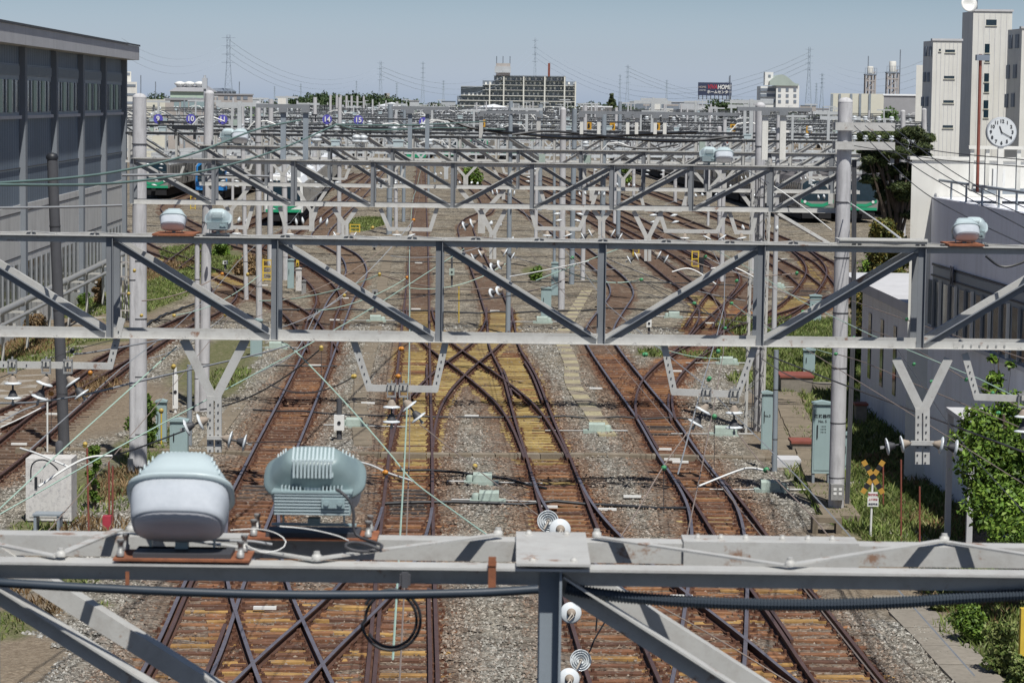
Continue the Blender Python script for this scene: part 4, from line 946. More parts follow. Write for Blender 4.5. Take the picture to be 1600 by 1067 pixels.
floodlight(V((P(376, 245, 79.2).x, 79.1, g4[1] + .03)), 0, 'distant floodlight facing the viewer, beside the second concrete pole from the left', 1.6)
# ------------------------------------------------------------------ poles
pl = concrete_pole(218, 153, 218, 741, 22.5, 'thick pale concrete pole with peeling surface, just right of the depot', bands=6)
pr = concrete_pole(1321, 160, 1306, 806, 23.5, 'thick pale concrete pole in front of the pine on the right, with control box', bands=7)
root, b0, t0, r0 = pr
m = MB(); c = P(1308, 768, b0.y - .25); m.box((c.x, c.y, c.z), (.30, .2, .36)); bx = m.obj('control_box', 'galv', root)
m = MB()
for a in (-.06, .06):
    for d in (-.05, .05): m.box((c.x + a, c.y - .105, c.z + d + .02), (.07, .01, .06))
m.obj('switch', 'white', bx)
m = MB()
for dx in (.21, .245, .28): m.tube([(b0.x + dx, b0.y - .05, .3), (b0.x + dx + .05, b0.y - .05, 4.5), (t0.x + dx - .02, b0.y - .05, 8.2)], .022, 6)
m.obj('conduit', 'pole_dark', root)
for zz_ in (207, 237):
    m = MB(); a = P(1305, zz_ - 10, b0.y - .24); e = P(1398, zz_ - 8, b0.y - .24); m.span((a.x, a.y - .05, a.z - .10), (e.x, a.y + .05, a.z + .08)); m.span((a.x, a.y + .45, a.z - .10), (e.x, a.y + .55, a.z + .08)); ca_ = m.obj('cross_arm', 'steel', root)
    for px in (1335, 1352, 1373, 1393):
        q = P(px, zz_ - 14, b0.y - .24); m = MB(); m.lathe([(.02, -.02), (.02, .05), (.06, .055), (.065, .08), (.03, .10), (.055, .115), (.05, .14), (.02, .15)], (q.x, q.y, a.z + .08), n=10); m.obj('pin_insulator', 'porcelain', ca_)
m = MB(); 
for dx in (-.38,): m.tube([(b0.x + dx, b0.y + .3, 0), (b0.x + dx, b0.y + .3, 3)], .1, 8)
root, b0, t0, r0 = pl
m = MB(); c = P(204, 745, b0.y - .2); m.box((c.x, c.y, P(204, 725, b0.y).z), (.13, .12, .35)); c2 = P(222, 735, b0.y - .22); m.box((c2.x, c2.y, P(222, 733, b0.y).z), (.26, .08, .2)); m.obj('control_box', 'galv', root)
for k in range(3):
    pass
concrete_pole(207, 372, 207, 742, 10, 'slim concrete strut close against the left concrete pole', bands=4, cap='flat')
concrete_pole(327, 147, 318, 646, 15.5, 'second concrete pole from the left with a steel clamp, tops level with the horizon', bands=4)
concrete_pole(308, 375, 308, 646, 8, 'thin post beside the second concrete pole', bands=3, cap='flat')
concrete_pole(81.5, 249, 101, 706, 17, 'dark grey leaning pole with a black rounded cap in front of the depot', mat='pole_dark', cap='dark', bands=3)
concrete_pole(403, 163, 405, 500, 9.5, 'slim concrete pole left of the yellow ladder', bands=4)
concrete_pole(378, 165, 385, 470, 7, 'thin concrete pole between the blue train and the pale train', bands=3)
concrete_pole(444, 250, 446, 440, 8.5, 'short concrete pole in front of the pale train', bands=3, cap='flat')
concrete_pole(610, 163, 608, 368, 8.5, 'blue grey steel tube pole left of the centre track', mat='steel_blue', cap='flat', bands=2)
concrete_pole(618, 180, 619, 362, 5.5, 'thin concrete pole against the blue grey tube pole', bands=2, cap='flat')
concrete_pole(845, 163, 843, 330, 7, 'blue grey steel tube pole under the right half of the apartment block', mat='steel_blue', cap='flat', bands=2)
concrete_pole(880, 172, 877, 486, 10, 'concrete pole with cables in the middle, behind the green cabinet', bands=6)
concrete_pole(898, 170, 893, 446, 8, 'blue grey pole just right of the middle concrete pole', mat='steel_blue', cap='flat', bands=3)
concrete_pole(866, 230, 866, 452, 4.5, 'thin pipe left of the middle concrete pole', mat='steel_blue', cap='flat', bands=2)
concrete_pole(1188, 166, 1186, 677, 16, 'concrete pole beside the steel lattice mast', bands=6)
concrete_pole(1124, 200, 1125, 372, 7.5, 'slim pole in front of the ribbed train sides', bands=3)
concrete_pole(1055, 190, 1055, 318, 5.5, 'thin pole at the foot of the ribbed train', bands=2, cap='flat')
concrete_pole(991, 182, 990, 308, 5, 'thin concrete pole among the parallel diagonal tracks', bands=2, cap='flat')
concrete_pole(1411, 175, 1411, 420, 8, 'concrete pole rising behind the pine tree', bands=2)
concrete_pole(1444, 172, 1446, 400, 8, 'concrete pole in front of the pale tower block', bands=2)
concrete_pole(1213, 547, 1210, 741, 8, 'steel post with clamps left of the green signal cabinets', mat='steel_blue', bands=2, cap='flat')
concrete_pole(296, 570, 296, 700, 8, 'grey steel pipe post beside the green cabinet on the left', mat='steel_blue', bands=1, cap='flat')
# lattice mast
lb = G(1166, 678); root = thing('lattice_mast', 'grey steel lattice mast on the right, wrapped in cross bracing, beside the concrete pole', 'mast', lb)
m = MB(); wq = .42
for sx in (0, 1):
    for sy in (0, 1): m.angle((lb.x + sx * wq, lb.y - .3 + sy * wq, 0), (lb.x + sx * wq + .06, lb.y - .3 + sy * wq, 7.9), .065 * (1 - 2 * sx), .065 * (1 - 2 * sy), .01, (0, 1, 0))
m.obj('leg_angles', 'steel', root)
m = MB(); z = .2; k = 0
while z < 7.6:
    q = .06 * z / 8
    for sy in (-.012, wq + .012):
        a, c = (lb.x, lb.x + wq) if k % 2 else (lb.x + wq, lb.x); m.beam((a + q, lb.y - .3 + sy, z), (c + q, lb.y - .3 + sy, z + .38), .045, .012, up=(0, 1, 0))
    for sx in (-.012, wq + .012):
        a, c = (0, wq) if k % 2 else (wq, 0); m.beam((lb.x + sx + q, lb.y - .3 + a, z), (lb.x + sx + q, lb.y - .3 + c, z + .38), .045, .012, up=(1, 0, 0))
    z += .38; k += 1
m.obj('bracing', 'galv', root)
m = MB()
for dx in (.12, .17, .30): m.tube([(lb.x + dx, lb.y - .34, .1), (lb.x + dx + .03, lb.y - .34, 4), (lb.x + dx + .05, lb.y - .34, 7.5)], .014, 5)
m.obj('cables', 'wire_dark', root)
# many poles standing at the farther gantries, their tops about level with the horizon
far_poles = []
rp = random.Random(23)
for (Y, a, b_) in [(108, 240, 1440)] + FARG[1:22:2]:
    n = 4 if Y < 250 else 7
    for k in range(n):
        px = a + (b_ - a) * (k + rp.uniform(.1, .9)) / n
        if Y < 235 and (225 < px < 500 or 1235 < px < 1400): continue
        far_poles.append((px, Y + .4, rp.uniform(8.6, 9.55), rp.choice((.11, .13, .15)), rp.random() < .25))
far_poles += [(x, 330 + 12 * i, 10.0, .2, False) for i, x in enumerate((516, 526, 532, 541, 549, 558, 568))] + [(423, 150, 9.4, .17, False), (492, 230, 9.6, .22, False), (1180, 150, 9.5, .2, False), (620, 300, 9.3, .2, False), (628, 305, 9.2, .2, True)]
far_poles.sort(key=lambda q: q[0])
pm = {}
for i, (px, Y, h, r, bl) in enumerate(far_poles):
    key = (r, bl)
    if key not in pm:
        m = MB(); m.tube([(0, 0, 0), (0, 0, .5), (0, 0, 1)], r, 10, True, r * .8); o = m.obj('distant_pole', 'steel_blue' if bl else 'concrete_pole'); pm[key] = o.data; bpy.data.objects.remove(o)
    o = bpy.data.objects.new('distant_pole', pm[key]); COL.objects.link(o); o.location = (P(px, 200, Y).x, Y, 0); o.scale = (1, 1, h)
    tag(o, 'slim distant %s pole standing in the far part of the yard' % ('blue grey' if bl else 'pale concrete'), 'pole', 'distant blue grey poles' if bl else 'distant pale poles')
# ------------------------------------------------------------------ depot on the left
def zat(px, py, Y): return P(px, py, Y).z
def wx(Y): return -20.0 - 0.0262 * (Y - 137.5)
dep = thing('depot_building', 'large dark blue depot building with pilasters and louvred windows at the left edge', 'building', (wx(100), 100, 0))
PIL = [137.2, 129, 121, 112.7, 104.3, 96, 88, 80, 72]
zE = zat(192, 94, 138); zE2 = zat(209, 73, 138); zW0 = zat(168, 172, 132); zW1 = zat(168, 131, 132); zL1 = zat(168, 113, 132)
zl0, zl1 = zat(137, 418, 124), zat(137, 371, 124)
def strip(y0, y1, z0, z1, off, name, mat, parent=dep, th=.1):
    m = MB(); a0, a1 = wx(y0) + off, wx(y1) + off
    vs = [(a0 - th, y0, z0), (a0, y0, z0), (a1, y1, z0), (a1 - th, y1, z0), (a0 - th, y0, z1), (a0, y0, z1), (a1, y1, z1), (a1 - th, y1, z1)]
    m.add(vs, [(0, 1, 2, 3), (4, 7, 6, 5), (0, 4, 5, 1), (1, 5, 6, 2), (2, 6, 7, 3), (3, 7, 4, 0)]); return m.obj(name, mat, parent)
m = MB(); m.add([(wx(60), 60, 0), (wx(138), 138, 0), (wx(138), 138, zE), (wx(60), 60, zE), (wx(138) - 30, 138, 0), (wx(138) - 30, 138, zE)], [(0, 1, 2, 3), (1, 4, 5, 2)])
m.obj('wall', 'siding', dep)
strip(60, 137.7, 0, 5.2, .03, 'sunlit_panel', 'clad_sunlit', th=.03)  # sunlit part below the eave shadow, painted as a lighter strip
for zz_ in (2.95 + .25, 4.9, 6.6): strip(60, 137.6, zz_, zz_ + .04, .045, 'seam', 'wire_dark', th=.03)
m = MB(); a0, a1 = wx(60), wx(138.6); m.add([(a0 + .72, 60, zE), (a1 + .72, 138.6, zE), (a1 + .72, 138.6, zE2), (a0 + .72, 60, zE2), (a0 - 30, 60, zE), (a1 - 30, 138.6, zE), (a1 - 30, 138.6, zE2), (a0 - 30, 60, zE2)], [(0, 1, 2, 3), (0, 4, 5, 1), (3, 2, 6, 7), (1, 5, 6, 2)])
m.obj('eaves', 'grey_wall', dep)
m = MB(); m.add([(a0 + .77, 60, zE2), (a1 + .77, 138.65, zE2), (a1 + .77, 138.65, zE2 + .09), (a0 + .77, 60, zE2 + .09), (a0 - 30, 60, zE2 + .6), (a1 - 30, 138.65, zE2 + .6)], [(0, 1, 2, 3), (3, 2, 5, 4)]); m.obj('roof', 'wire_dark', dep)
for y in PIL: strip(y - .27, y + .27, 0, zE - .02, .24, 'pilaster', 'pilaster', th=.24)
for y0, y1 in zip(PIL[1:], PIL[:-1]):
    a, b_ = y0 + .7, y1 - .7
    fr = strip(a, b_, zW0 - .12, zL1, .07, 'window', 'steel_blue', th=.07)
    strip(a + .15, b_ - .15, zW0 + .02, zW1 - .05, .085, 'pane', 'glass_pane', fr, .02)
    for k in range(1, 6):
        yy = a + .15 + (b_ - a - .3) * k / 6; strip(yy - (.38 if k % 2 == 0 else .07), yy + (.38 if k % 2 == 0 else .07), zW0, zW1 - .04, .12, 'curtain' if k % 2 == 0 else 'mullion', 'house_green' if k % 2 == 0 else 'steel_blue', fr, .04)
    strip(a + .1, b_ - .1, zW1 + .12, zL1 - .03, .08, 'louvre_back', 'far_dark', fr, .02)
    for k in range(9):
        z = zW1 + .15 + (zL1 - zW1 - .2) * k / 9; strip(a + .15, b_ - .15, z, z + .022, .12, 'louvre_blade', 'steel_blue', fr, .04)
    strip(a - .1, b_ + .1, zW0 - .25, zW0 - .12, .16, 'sill', 'grey_wall', th=.16)
    lw = strip(a + .2, b_ - .2, zl0, zl1, .06, 'lower_window', 'glass_pane', th=.06)
    for k in range(6):
        yy = a + .2 + (b_ - a - .4) * k / 5; strip(yy - .06, yy + .06, zl0 - .05, zl1 + .05, .12, 'mullion', 'wire_grey', lw, .06)
def along(off, z, y0, y1): return [(wx(y0) + off, y0, z), (wx((y0 + y1) / 2) + off, (y0 + y1) / 2, z), (wx(y1) + off, y1, z)]
for off, z, r, lb in ((1.25, 2.0, .13, 'thick pale pipe'), (1.45, 1.62, .07, 'thin pale pipe below the thick one')):
    m = MB(); m.tube(along(off, z, 78, 127), r, 10)
    for y in np.arange(80, 127, 5.5): m.tube([(wx(y) + off, y, z - 0), (wx(y + .3) + off, y + .3, z)], r * 1.25, 10)
    m.solo('pipe', 'galv', lb + ' running along the depot wall on brackets', 'pipe', 'pipes along the depot', base=(wx(100) + off, 100, 0))
for k, y in enumerate(np.arange(82, 127, 5.5)):
    m = MB(); x = wx(y); m.span((x + 1.1, y - .05, 0), (x + 1.2, y + .05, 1.9)); m.span((x + .1, y - .05, 1.45), (x + 1.6, y + .05, 1.53)); m.solo('pipe_support', 'steel', '%s pipe support counted from the near end of the depot pipes' % ordw(k), 'pipe support', 'pipe supports')
pr_ = thing('pipe_rack', 'bundle of upright pipes and rods at the depot foot behind the left concrete pole', 'pipe rack', (P(196, 460, 112).x, 112, 0))
rk = random.Random(6); m = MB()
for k in range(16):
    x_ = P(184 + 1.9 * k, 450, 112).x; zt_ = rk.uniform(1.6, 3.2); m.tube([(x_, 112 + rk.uniform(-.8, .8), 0), (x_ + rk.uniform(-.12, .12), 112, zt_)], rk.uniform(.02, .045), 5)
m.obj('pipes', 'steel', pr_); m = MB()
for z_ in (.6, 1.3, 2.0, 2.6): m.beam((P(183, 450, 112).x, 111.1, z_), (P(215, 450, 112).x, 111.1, z_), .05, .05)
m.obj('rails', 'far_brown', pr_)
# path beside it
def ground_poly(name, mat, pix, label, cat, z=0.06, th=0.08, kind=None):
    pts = [G(x, y, z) for x, y in pix]; n = len(pts); m = MB()
    m.add([(p.x, p.y, z) for p in pts] + [(p.x, p.y, z - th - .1) for p in pts], [tuple(range(n))] + [(i, (i + 1) % n, n + (i + 1) % n, n + i) for i in range(n)])
    return m.solo(name, mat, label, cat, kind=kind)
ground_poly('path', 'path', [(0, 600), (0, 680), (60, 600), (130, 545), (200, 490), (218, 470), (190, 465), (150, 478), (90, 515)], 'pale dusty path between the depot and the first siding', 'path', kind='structure')
# ------------------------------------------------------------------ buildings on the right
def box_building(name, label, px0, px1, pytop, Y, depth, mat, roofmat=None, wins=None, zbase=0, group=None, par=.0, glass='glass_pane'):
    """front face towards the viewer; wins: list of (px0,px1,py0,py1)"""
    a = P(px0, pytop, Y); b_ = P(px1, pytop, Y); zt = (a.z + b_.z) / 2
    root = thing(name, label, 'building', ((a.x + b_.x) / 2, Y, zbase), group=group)
    k_ = (Y + depth) / Y; xa_, xb_ = a.x * (k_ if abs(a.x) > Y * .02 else 1), b_.x * (k_ if abs(b_.x) > Y * .02 else 1)
    hexa = lambda e, z0, z1: ([(a.x - e, Y - e, z0), (b_.x + e, Y - e, z0), (xb_ + e, Y + depth + e, z0), (xa_ - e, Y + depth + e, z0), (a.x - e, Y - e, z1), (b_.x + e, Y - e, z1), (xb_ + e, Y + depth + e, z1), (xa_ - e, Y + depth + e, z1)], [(0, 1, 5, 4), (1, 2, 6, 5), (2, 3, 7, 6), (3, 0, 4, 7), (4, 5, 6, 7), (3, 2, 1, 0)])
    m = MB(); m.add(*hexa(0, zbase, zt)); m.obj('wall', mat, root)
    if roofmat: m = MB(); m.add(*hexa(.15, zt + .003, zt + .25)); m.obj('roof', roofmat, root)
    for w_ in (wins or []):
        p = P(w_[0], w_[2], Y); q = P(w_[1], w_[3], Y); m = MB(); m.span((p.x, Y - .06, q.z), (q.x, Y + .02, p.z)); m.obj('window', glass, root)
    return root
# near office with the balcony
XA = P(1425, 250, 67).x; zt = zat(1425, 250, 67); z_ter = 7.19
def ex(Y, X0=10.4): return X0 + .0476 * (67 - Y)
off = thing('office_building', 'cream office building with railed balcony and long shaded window band at the right edge', 'building', (14, 67, 0))
m = MB(); m.add([(XA, 67, 0), (XA + 12, 67, 0), (XA + 12, 72, 0), (XA * 72 / 67, 72, 0), (XA, 67, zt), (XA + 12, 67, zt), (XA + 12, 72, zt), (XA * 72 / 67, 72, zt)], [(0, 1, 5, 4), (1, 2, 6, 5), (2, 3, 7, 6), (3, 0, 4, 7), (4, 5, 6, 7)]); m.obj('wall', 'white_wall', off)
m = MB(); m.span((XA - .05, 66.95, zt + .003), (XA + 12, 67.5, zt + .08)); m.obj('coping', 'white_wall', off)
def eside(y0, y1, z0, z1, o, name, mat, parent=off, th=.1, X0=10.4):
    m = MB(); a0, a1 = ex(y0, X0) - o, ex(y1, X0) - o
    m.add([(a0, y0, z0), (a0 + th, y0, z0), (a1 + th, y1, z0), (a1, y1, z0), (a0, y0, z1), (a0 + th, y0, z1), (a1 + th, y1, z1), (a1, y1, z1)], [(0, 1, 2, 3), (4, 7, 6, 5), (0, 4, 5, 1), (1, 5, 6, 2), (2, 6, 7, 3), (3, 7, 4, 0)]); return m.obj(name, mat, parent)
m = MB(); a0, a1 = ex(40), ex(66.9); m.add([(a0, 40, 0), (a1, 66.98, 0), (a1, 66.98, z_ter), (a0, 40, z_ter), (a0 + 12, 40, 0), (a0 + 12, 40, z_ter), (a1 + 12, 66.98, z_ter)], [(0, 1, 2, 3), (0, 3, 5, 4), (3, 2, 6, 5)]); m.obj('side_wall', 'white_paint', off)
eside(41, 66.5, 4.0, 5.5, .02, 'window_band', 'steel_blue', th=.05)
for k in range(14):
    y0 = 42 + 1.8 * k
    w_ = eside(y0, y0 + 1.45, 4.05, 5.15, .05, 'window', 'glass_dark' if k % 3 else 'glass_pane', th=.04)
    eside(y0 - .1, y0, 4.0, 5.2, .10, 'frame', 'white_wall', w_, .06); eside(y0 + .68, y0 + .74, 4.0, 5.2, .10, 'frame', 'wire_grey', w_, .06)
eside(41, 66.6, 5.52, 5.57, .03, 'seam', 'wire_dark', th=.03); eside(41, 66.6, 5.26, 5.30, .05, 'seam', 'wire_dark', th=.03)
eside(40, 66.95, 3.88, 3.98, .12, 'ledge', 'grey_wall', th=.14)
text_mesh('emblem', 'M', .55, V((ex(64) - .08, 64, 5.4)), 'navy', off, rot=(R(90), 0, R(-90)), bold=.03)
# balcony railing + pergola frame + stairs deck
m = MB()
for y in np.arange(45, 66.9, 1.7): m.tube([(ex(y) + .15, y, z_ter), (ex(y) + .15, y, z_ter + .42)], .028, 6)
m.tube([(ex(43) + .15, 43, z_ter + .42), (ex(66.8) + .15, 66.8, z_ter + .42)], .035, 8)
m.obj('balcony_railing', 'steel_blue', off)
dk = P(1520, 296, 64)
m = MB(); m.span((dk.x, 62.5, dk.z - .06), (dk.x + 6, 64.5, dk.z + .02)); m.obj('upper_deck', 'steel_blue', off)
pg = thing('pergola_frame', 'white steel frame standing on the roof terrace behind the rusty pole', 'frame', (P(1540, 300, 63).x, 63, dk.z))
for px in (1517, 1541, 1590):
    m = MB(); m.span((P(px - 3, 300, 63).x, 62.95, dk.z), (P(px + 3, 300, 63).x, 63.1, zat(px, 230, 63))); m.obj('post', 'white_wall', pg)
m = MB(); m.span((P(1513, 229, 63).x, 62.9, zat(1513, 233, 63)), (P(1640, 229, 63).x, 63.15, zat(1513, 228, 63))); m.obj('beam', 'white_wall', pg)
m = MB(); m.span((P(1551, 265, 62.8).x, 62.7, zat(1551, 291, 62.8)), (P(1570, 265, 62.8).x, 62.9, zat(1551, 264, 62.8))); bxo = m.obj('notice_box', 'white', pg)
m = MB(); m.span((P(1559, 265, 62.8).x, 62.68, zat(1551, 284, 62.8)), (P(1566, 265, 62.8).x, 62.7, zat(1551, 271, 62.8))); m.obj('slot', 'far_dark', bxo)
# clock
ck = P(1565, 207, 61); clk = thing('clock', 'round white station clock on a post showing about twenty past eleven', 'clock', (ck.x, ck.y, ck.z - 1.6))
m = MB(); m.lathe([(.33, 0), (.345, .02), (.345, .12), (.30, .14)], ck, (0, 1, 0), 40); m.obj('case', 'far_grey', clk)
m = MB(); m.lathe([(.315, 0), (.315, .01)], ck - V((0, .012, 0)), (0, 1, 0), 40); fc = m.obj('face', 'clock_face', clk)
for h in range(12):
    a = 2 * math.pi * (h + 1) / 12; text_mesh('numeral', str(h + 1), .105, ck + V((math.sin(a) * .245, -.018, math.cos(a) * .245)), 'black', fc, bold=.004, extrude=.002)
for a, l, w_ in ((R(340), .15, .022), (R(118), .23, .014)):
    m = MB(); d = V((math.sin(a), 0, math.cos(a))); m.beam(ck + V((0, -.025, 0)) - d * .03, ck + V((0, -.025, 0)) + d * l, .006, w_, up=(math.cos(a), 0, -math.sin(a))); m.obj('hand', 'black', fc)
m = MB(); m.span((ck.x - .06, ck.y + .02, ck.z - 1.65), (ck.x + .06, ck.y + .12, ck.z - .34)); m.obj('post', 'white_wall', clk)
rp_ = P(1532, 85, 62); m = MB(); m.tube([(P(1527, 300, 62).x, 62, zat(1527, 300, 62)), (rp_.x, 62, rp_.z)], .038, 8)
o = thing('rusty_pole', 'thin rust red pole with a small square speaker on top, left of the clock', 'pole', (P(1527, 300, 62).x, 62, zat(1527, 300, 62))); m.obj('shaft', 'brick_red', o)
m = MB(); m.span((rp_.x - .10, 61.9, zat(1535, 95, 62)), (rp_.x + .20, 62.1, zat(1535, 86, 62))); m.obj('speaker', 'far_dark', o)
# low flat-roofed building
lo = thing('low_building', 'low grey flat-roofed building with narrow windows left of the office', 'building', (11.5, 72, 0))
zr = zat(1350, 447, 84); xl = P(1347, 500, 84).x
m = MB(); m.add([(xl, 84, 0), (xl + .27, 70, 0), (xl + 6, 70, 0), (xl + 6, 84, 0), (xl, 84, zr), (xl + .27, 70, zr), (xl + 6, 70, zr), (xl + 6, 84, zr)], [(0, 1, 5, 4), (1, 2, 6, 5), (4, 5, 6, 7), (0, 4, 7, 3), (2, 3, 7, 6)]); m.obj('wall', 'white_paint', lo)
m = MB(); m.add([(xl - .5, 86, zr + .005), (xl - .2, 69.5, zr + .005), (xl + 6, 69.5, zr + .005), (xl + 6, 86, zr + .005), (xl - .5, 86, zr + .3), (xl - .2, 69.5, zr + .3), (xl + 6, 69.5, zr + .3), (xl + 6, 86, zr + .3)], [(0, 1, 5, 4), (1, 2, 6, 5), (4, 5, 6, 7), (0, 4, 7, 3), (2, 3, 7, 6), (0, 3, 2, 1)]); m.obj('roof', 'grey_wall', lo)
for y in (82, 79.6, 77.2, 74.5):
    x = xl + .27 * (84 - y) / 14; m = MB(); m.span((x - .03, y, 1.1), (x + .02, y + .55, 3.1)); m.obj('window', 'glass_dark', lo)
an = thing('canopy', 'small pale canopy roof over a door at the foot of the office wall', 'canopy', (12, 55, 0))
cx = P(1484, 640, 57); m = MB(); m.span((cx.x, 54.5, cx.z - .1), (ex(54.5), 57.5, cx.z)); m.obj('roof', 'grey_wall', an)
m = MB(); m.span((cx.x + .02, 54.6, 0), (cx.x + .14, 54.72, cx.z - .103)); m.span((cx.x + .02, 57.3, 0), (cx.x + .14, 57.42, cx.z - .103)); m.obj('posts', 'grey_wall', an)
m = MB(); m.span((ex(55) - .06, 55.2, 0.1), (ex(55) + .05, 56.3, 2.1)); m.obj('door', 'far_grey', an)
# towers
def tower(label, pxc, px0, px1, pyt, Y, wins, side_wins, pxs):
    """lit front face px0..px1, shaded left side to pxs; small windows on both"""
    a = P(px0, pyt, Y); b_ = P(px1, pyt, Y); zt_ = a.z; root = thing('tower_block', label, 'building', ((a.x + b_.x) / 2, Y, 0), group='pale tower blocks at the right')
    s = a.x - P(px0, pyt, Y).x
    # left wall recedes from (px0) to pxs
    Yb = Y + (px0 - pxs) * Y / F / .26
    m = MB(); aL = P(pxs, pyt, Yb).x
    m.add([(a.x, Y, 0), (b_.x, Y, 0), (b_.x, Yb, 0), (aL, Yb, 0), (a.x, Y, zt_), (b_.x, Y, zt_), (b_.x, Yb, zt_), (aL, Yb, zt_)], [(0, 1, 5, 4), (1, 2, 6, 5), (2, 3, 7, 6), (3, 0, 4, 7), (4, 5, 6, 7)]); m.obj('wall', 'white_wall', root)
    m = MB(); m.span((a.x - .1, Y - .1, zt_ + .004), (b_.x + .1, Y + .8, zt_ + .2)); m.obj('parapet', 'grey_wall', root)
    for k in range(1, 7):
        m = MB(); x = a.x + (b_.x - a.x) * k / 7; m.span((x - .02, Y - .02, 0), (x + .02, Y - .005, zt_ - .1)); m.obj('panel_joint', 'grey_wall', root)
    for w_ in wins:
        p = P(w_[0], w_[2], Y); q = P(w_[1], w_[3], Y); m = MB(); m.span((p.x, Y - .05, q.z), (q.x, Y + .02, p.z)); wo = m.obj('window', 'glass_dark', root)
        m = MB(); m.span((p.x - .06, Y - .09, q.z - .10), (q.x + .06, Y - .02, q.z - .03)); m.obj('sill', 'cream', wo)
    for (x_, y_, w_, h_) in side_wins:
        t = (px0 - x_) / (px0 - pxs); yy = Y + (Yb - Y) * t; xx = a.x + (aL - a.x) * t; z = zat(x_, y_, yy); m = MB(); m.box((xx - .02, yy, z), (.12, w_ * .55, h_ * .8)); m.obj('window', 'far_dark', root)
    return root
tower('lower pale tower block with three slot windows, left of the clock', 0, 1458, 1503, 64, 252, [(1477, 1492, 78, 82), (1475, 1491, 119, 123), (1474, 1490, 157, 161), (1473, 1489, 196, 200), (1467, 1470, 77, 80)], [(1454, 81, 2, 1.1), (1447, 81, 2, 1.1), (1452, 121, 2, 1.1), (1446, 121, 2, 1.1), (1451, 159, 2, 1.1), (1444, 159, 2, 1.1)], 1443)
tt = tower('tallest pale tower block with a satellite dish on its roof', 0, 1521, 1582, 18, 262, [(1541, 1557, 31, 40), (1539, 1546, 69, 83), (1539, 1546, 85, 97), (1538, 1545, 115, 128), (1538, 1545, 131, 144), (1537, 1544, 157, 170), (1537, 1544, 172, 184)], [], 1504)
tower('third pale tower block cut off by the right edge of the photo', 0, 1597, 1680, 45, 250, [], [(1590, 65, 2.5, 1.6), (1580, 66, 2.5, 1.6), (1588, 112, 2.5, 1.6), (1577, 113, 2.5, 1.6), (1586, 157, 2.5, 1.6), (1576, 158, 2.5, 1.6)], 1575)
box_building('tower_block', 'narrow pale tower block peeking out at the left of the others', 1432, 1444, 102, 285, 10, 'white_wall', group='pale tower blocks at the right')
ds = P(1512, 8, 258); m = MB(); m.lathe([(.1, 0), (.55, .12), (.8, .35), (.82, .38), (.5, .16), (.05, .06)], ds, (0.25, -1, .25), 20); dish = m.solo('satellite_dish', 'white', 'white satellite dish on the roof of the tallest tower', 'satellite dish')
m = MB(); q = P(1527, 0, 262); m.tube([(q.x, 262, zat(1527, 18, 262)), (q.x, 262, q.z + 1)], .06, 5); m.tube([(q.x - 1, 262, q.z + .2), (q.x + 1, 262, q.z + .2)], .04, 5); m.solo('antenna', 'far_dark', 'thin television antenna on the roof of the tallest tower', 'antenna')
# white warehouse and water tanks
wh = box_building('warehouse', 'long cream warehouse with dark vertical strips behind the big right pole', 1298, 1437, 147, 430, 30, 'cream')
for px in (1299, 1311, 1329, 1343, 1358):
    a = P(px - .8, 147, 430); b_ = P(px + .8, 230, 430); m = MB(); m.span((a.x, 429.8, 0), (b_.x, 429.98, a.z)); m.obj('dark_strip', 'steel_blue', wh)
box_building('shed', 'grey shed with a pale roof in front of the cream warehouse', 1381, 1432, 150, 400, 20, 'roof_grey', 'roof_white')
for (px, yt, yb_, yp, w_, lb) in ((1360, 104, 116, 147, 15, 'smaller'), (1395, 96, 113, 147, 17, 'larger')):
    Y = 470; a = P(px, yt, Y); hw = w_ * Y / F / 2; root = thing('water_tower', 'the %s of two cream water tanks on rusty steel frames' % lb, 'water tower', (a.x, Y, 0), group='water tanks behind the warehouse')
    zb_ = zat(px, yb_, Y)
    m = MB(); m.lathe([(hw * .62, 0), (hw * .64, .1), (hw * .64, a.z - zb_ - .1), (hw * .58, a.z - zb_)], (a.x, Y, zb_), n=18); m.obj('tank', 'white_wall', root)
    m = MB(); m.span((a.x - hw * 1.2, Y - hw * 1.2, zb_ - .2), (a.x + hw * 1.2, Y + hw * 1.2, zb_)); m.obj('platform', 'far_dark', root)
    m = MB()
    for sx in (-1, -.35, .35, 1):
        for sy in (-1, 1): m.beam((a.x + sx * hw, Y + sy * hw, 0), (a.x + sx * hw, Y + sy * hw, zb_ - .2), .2, .2, up=(0, 1, 0))
    for k in range(7):
        z = zb_ - 1.2 - 1.6 * k
        for sy in (-1, 1): m.beam((a.x - hw, Y + sy * hw, z), (a.x + hw, Y + sy * hw, z), .22, .22); m.beam((a.x - hw, Y + sy * hw, z), (a.x + hw, Y + sy * hw, z + 1.6), .12, .12)
    m.obj('frame', 'far_brown', root)
    m = MB()
    for sx in np.linspace(-1.2, 1.2, 6): m.tube([(a.x + sx * hw, Y - hw * 1.2, zb_), (a.x + sx * hw, Y - hw * 1.2, zb_ + 1)], .03, 4)
    m.tube([(a.x - 1.2 * hw, Y - hw * 1.2, zb_ + 1), (a.x + 1.2 * hw, Y - hw * 1.2, zb_ + 1)], .03, 4); m.obj('railing', 'far_dark', root)
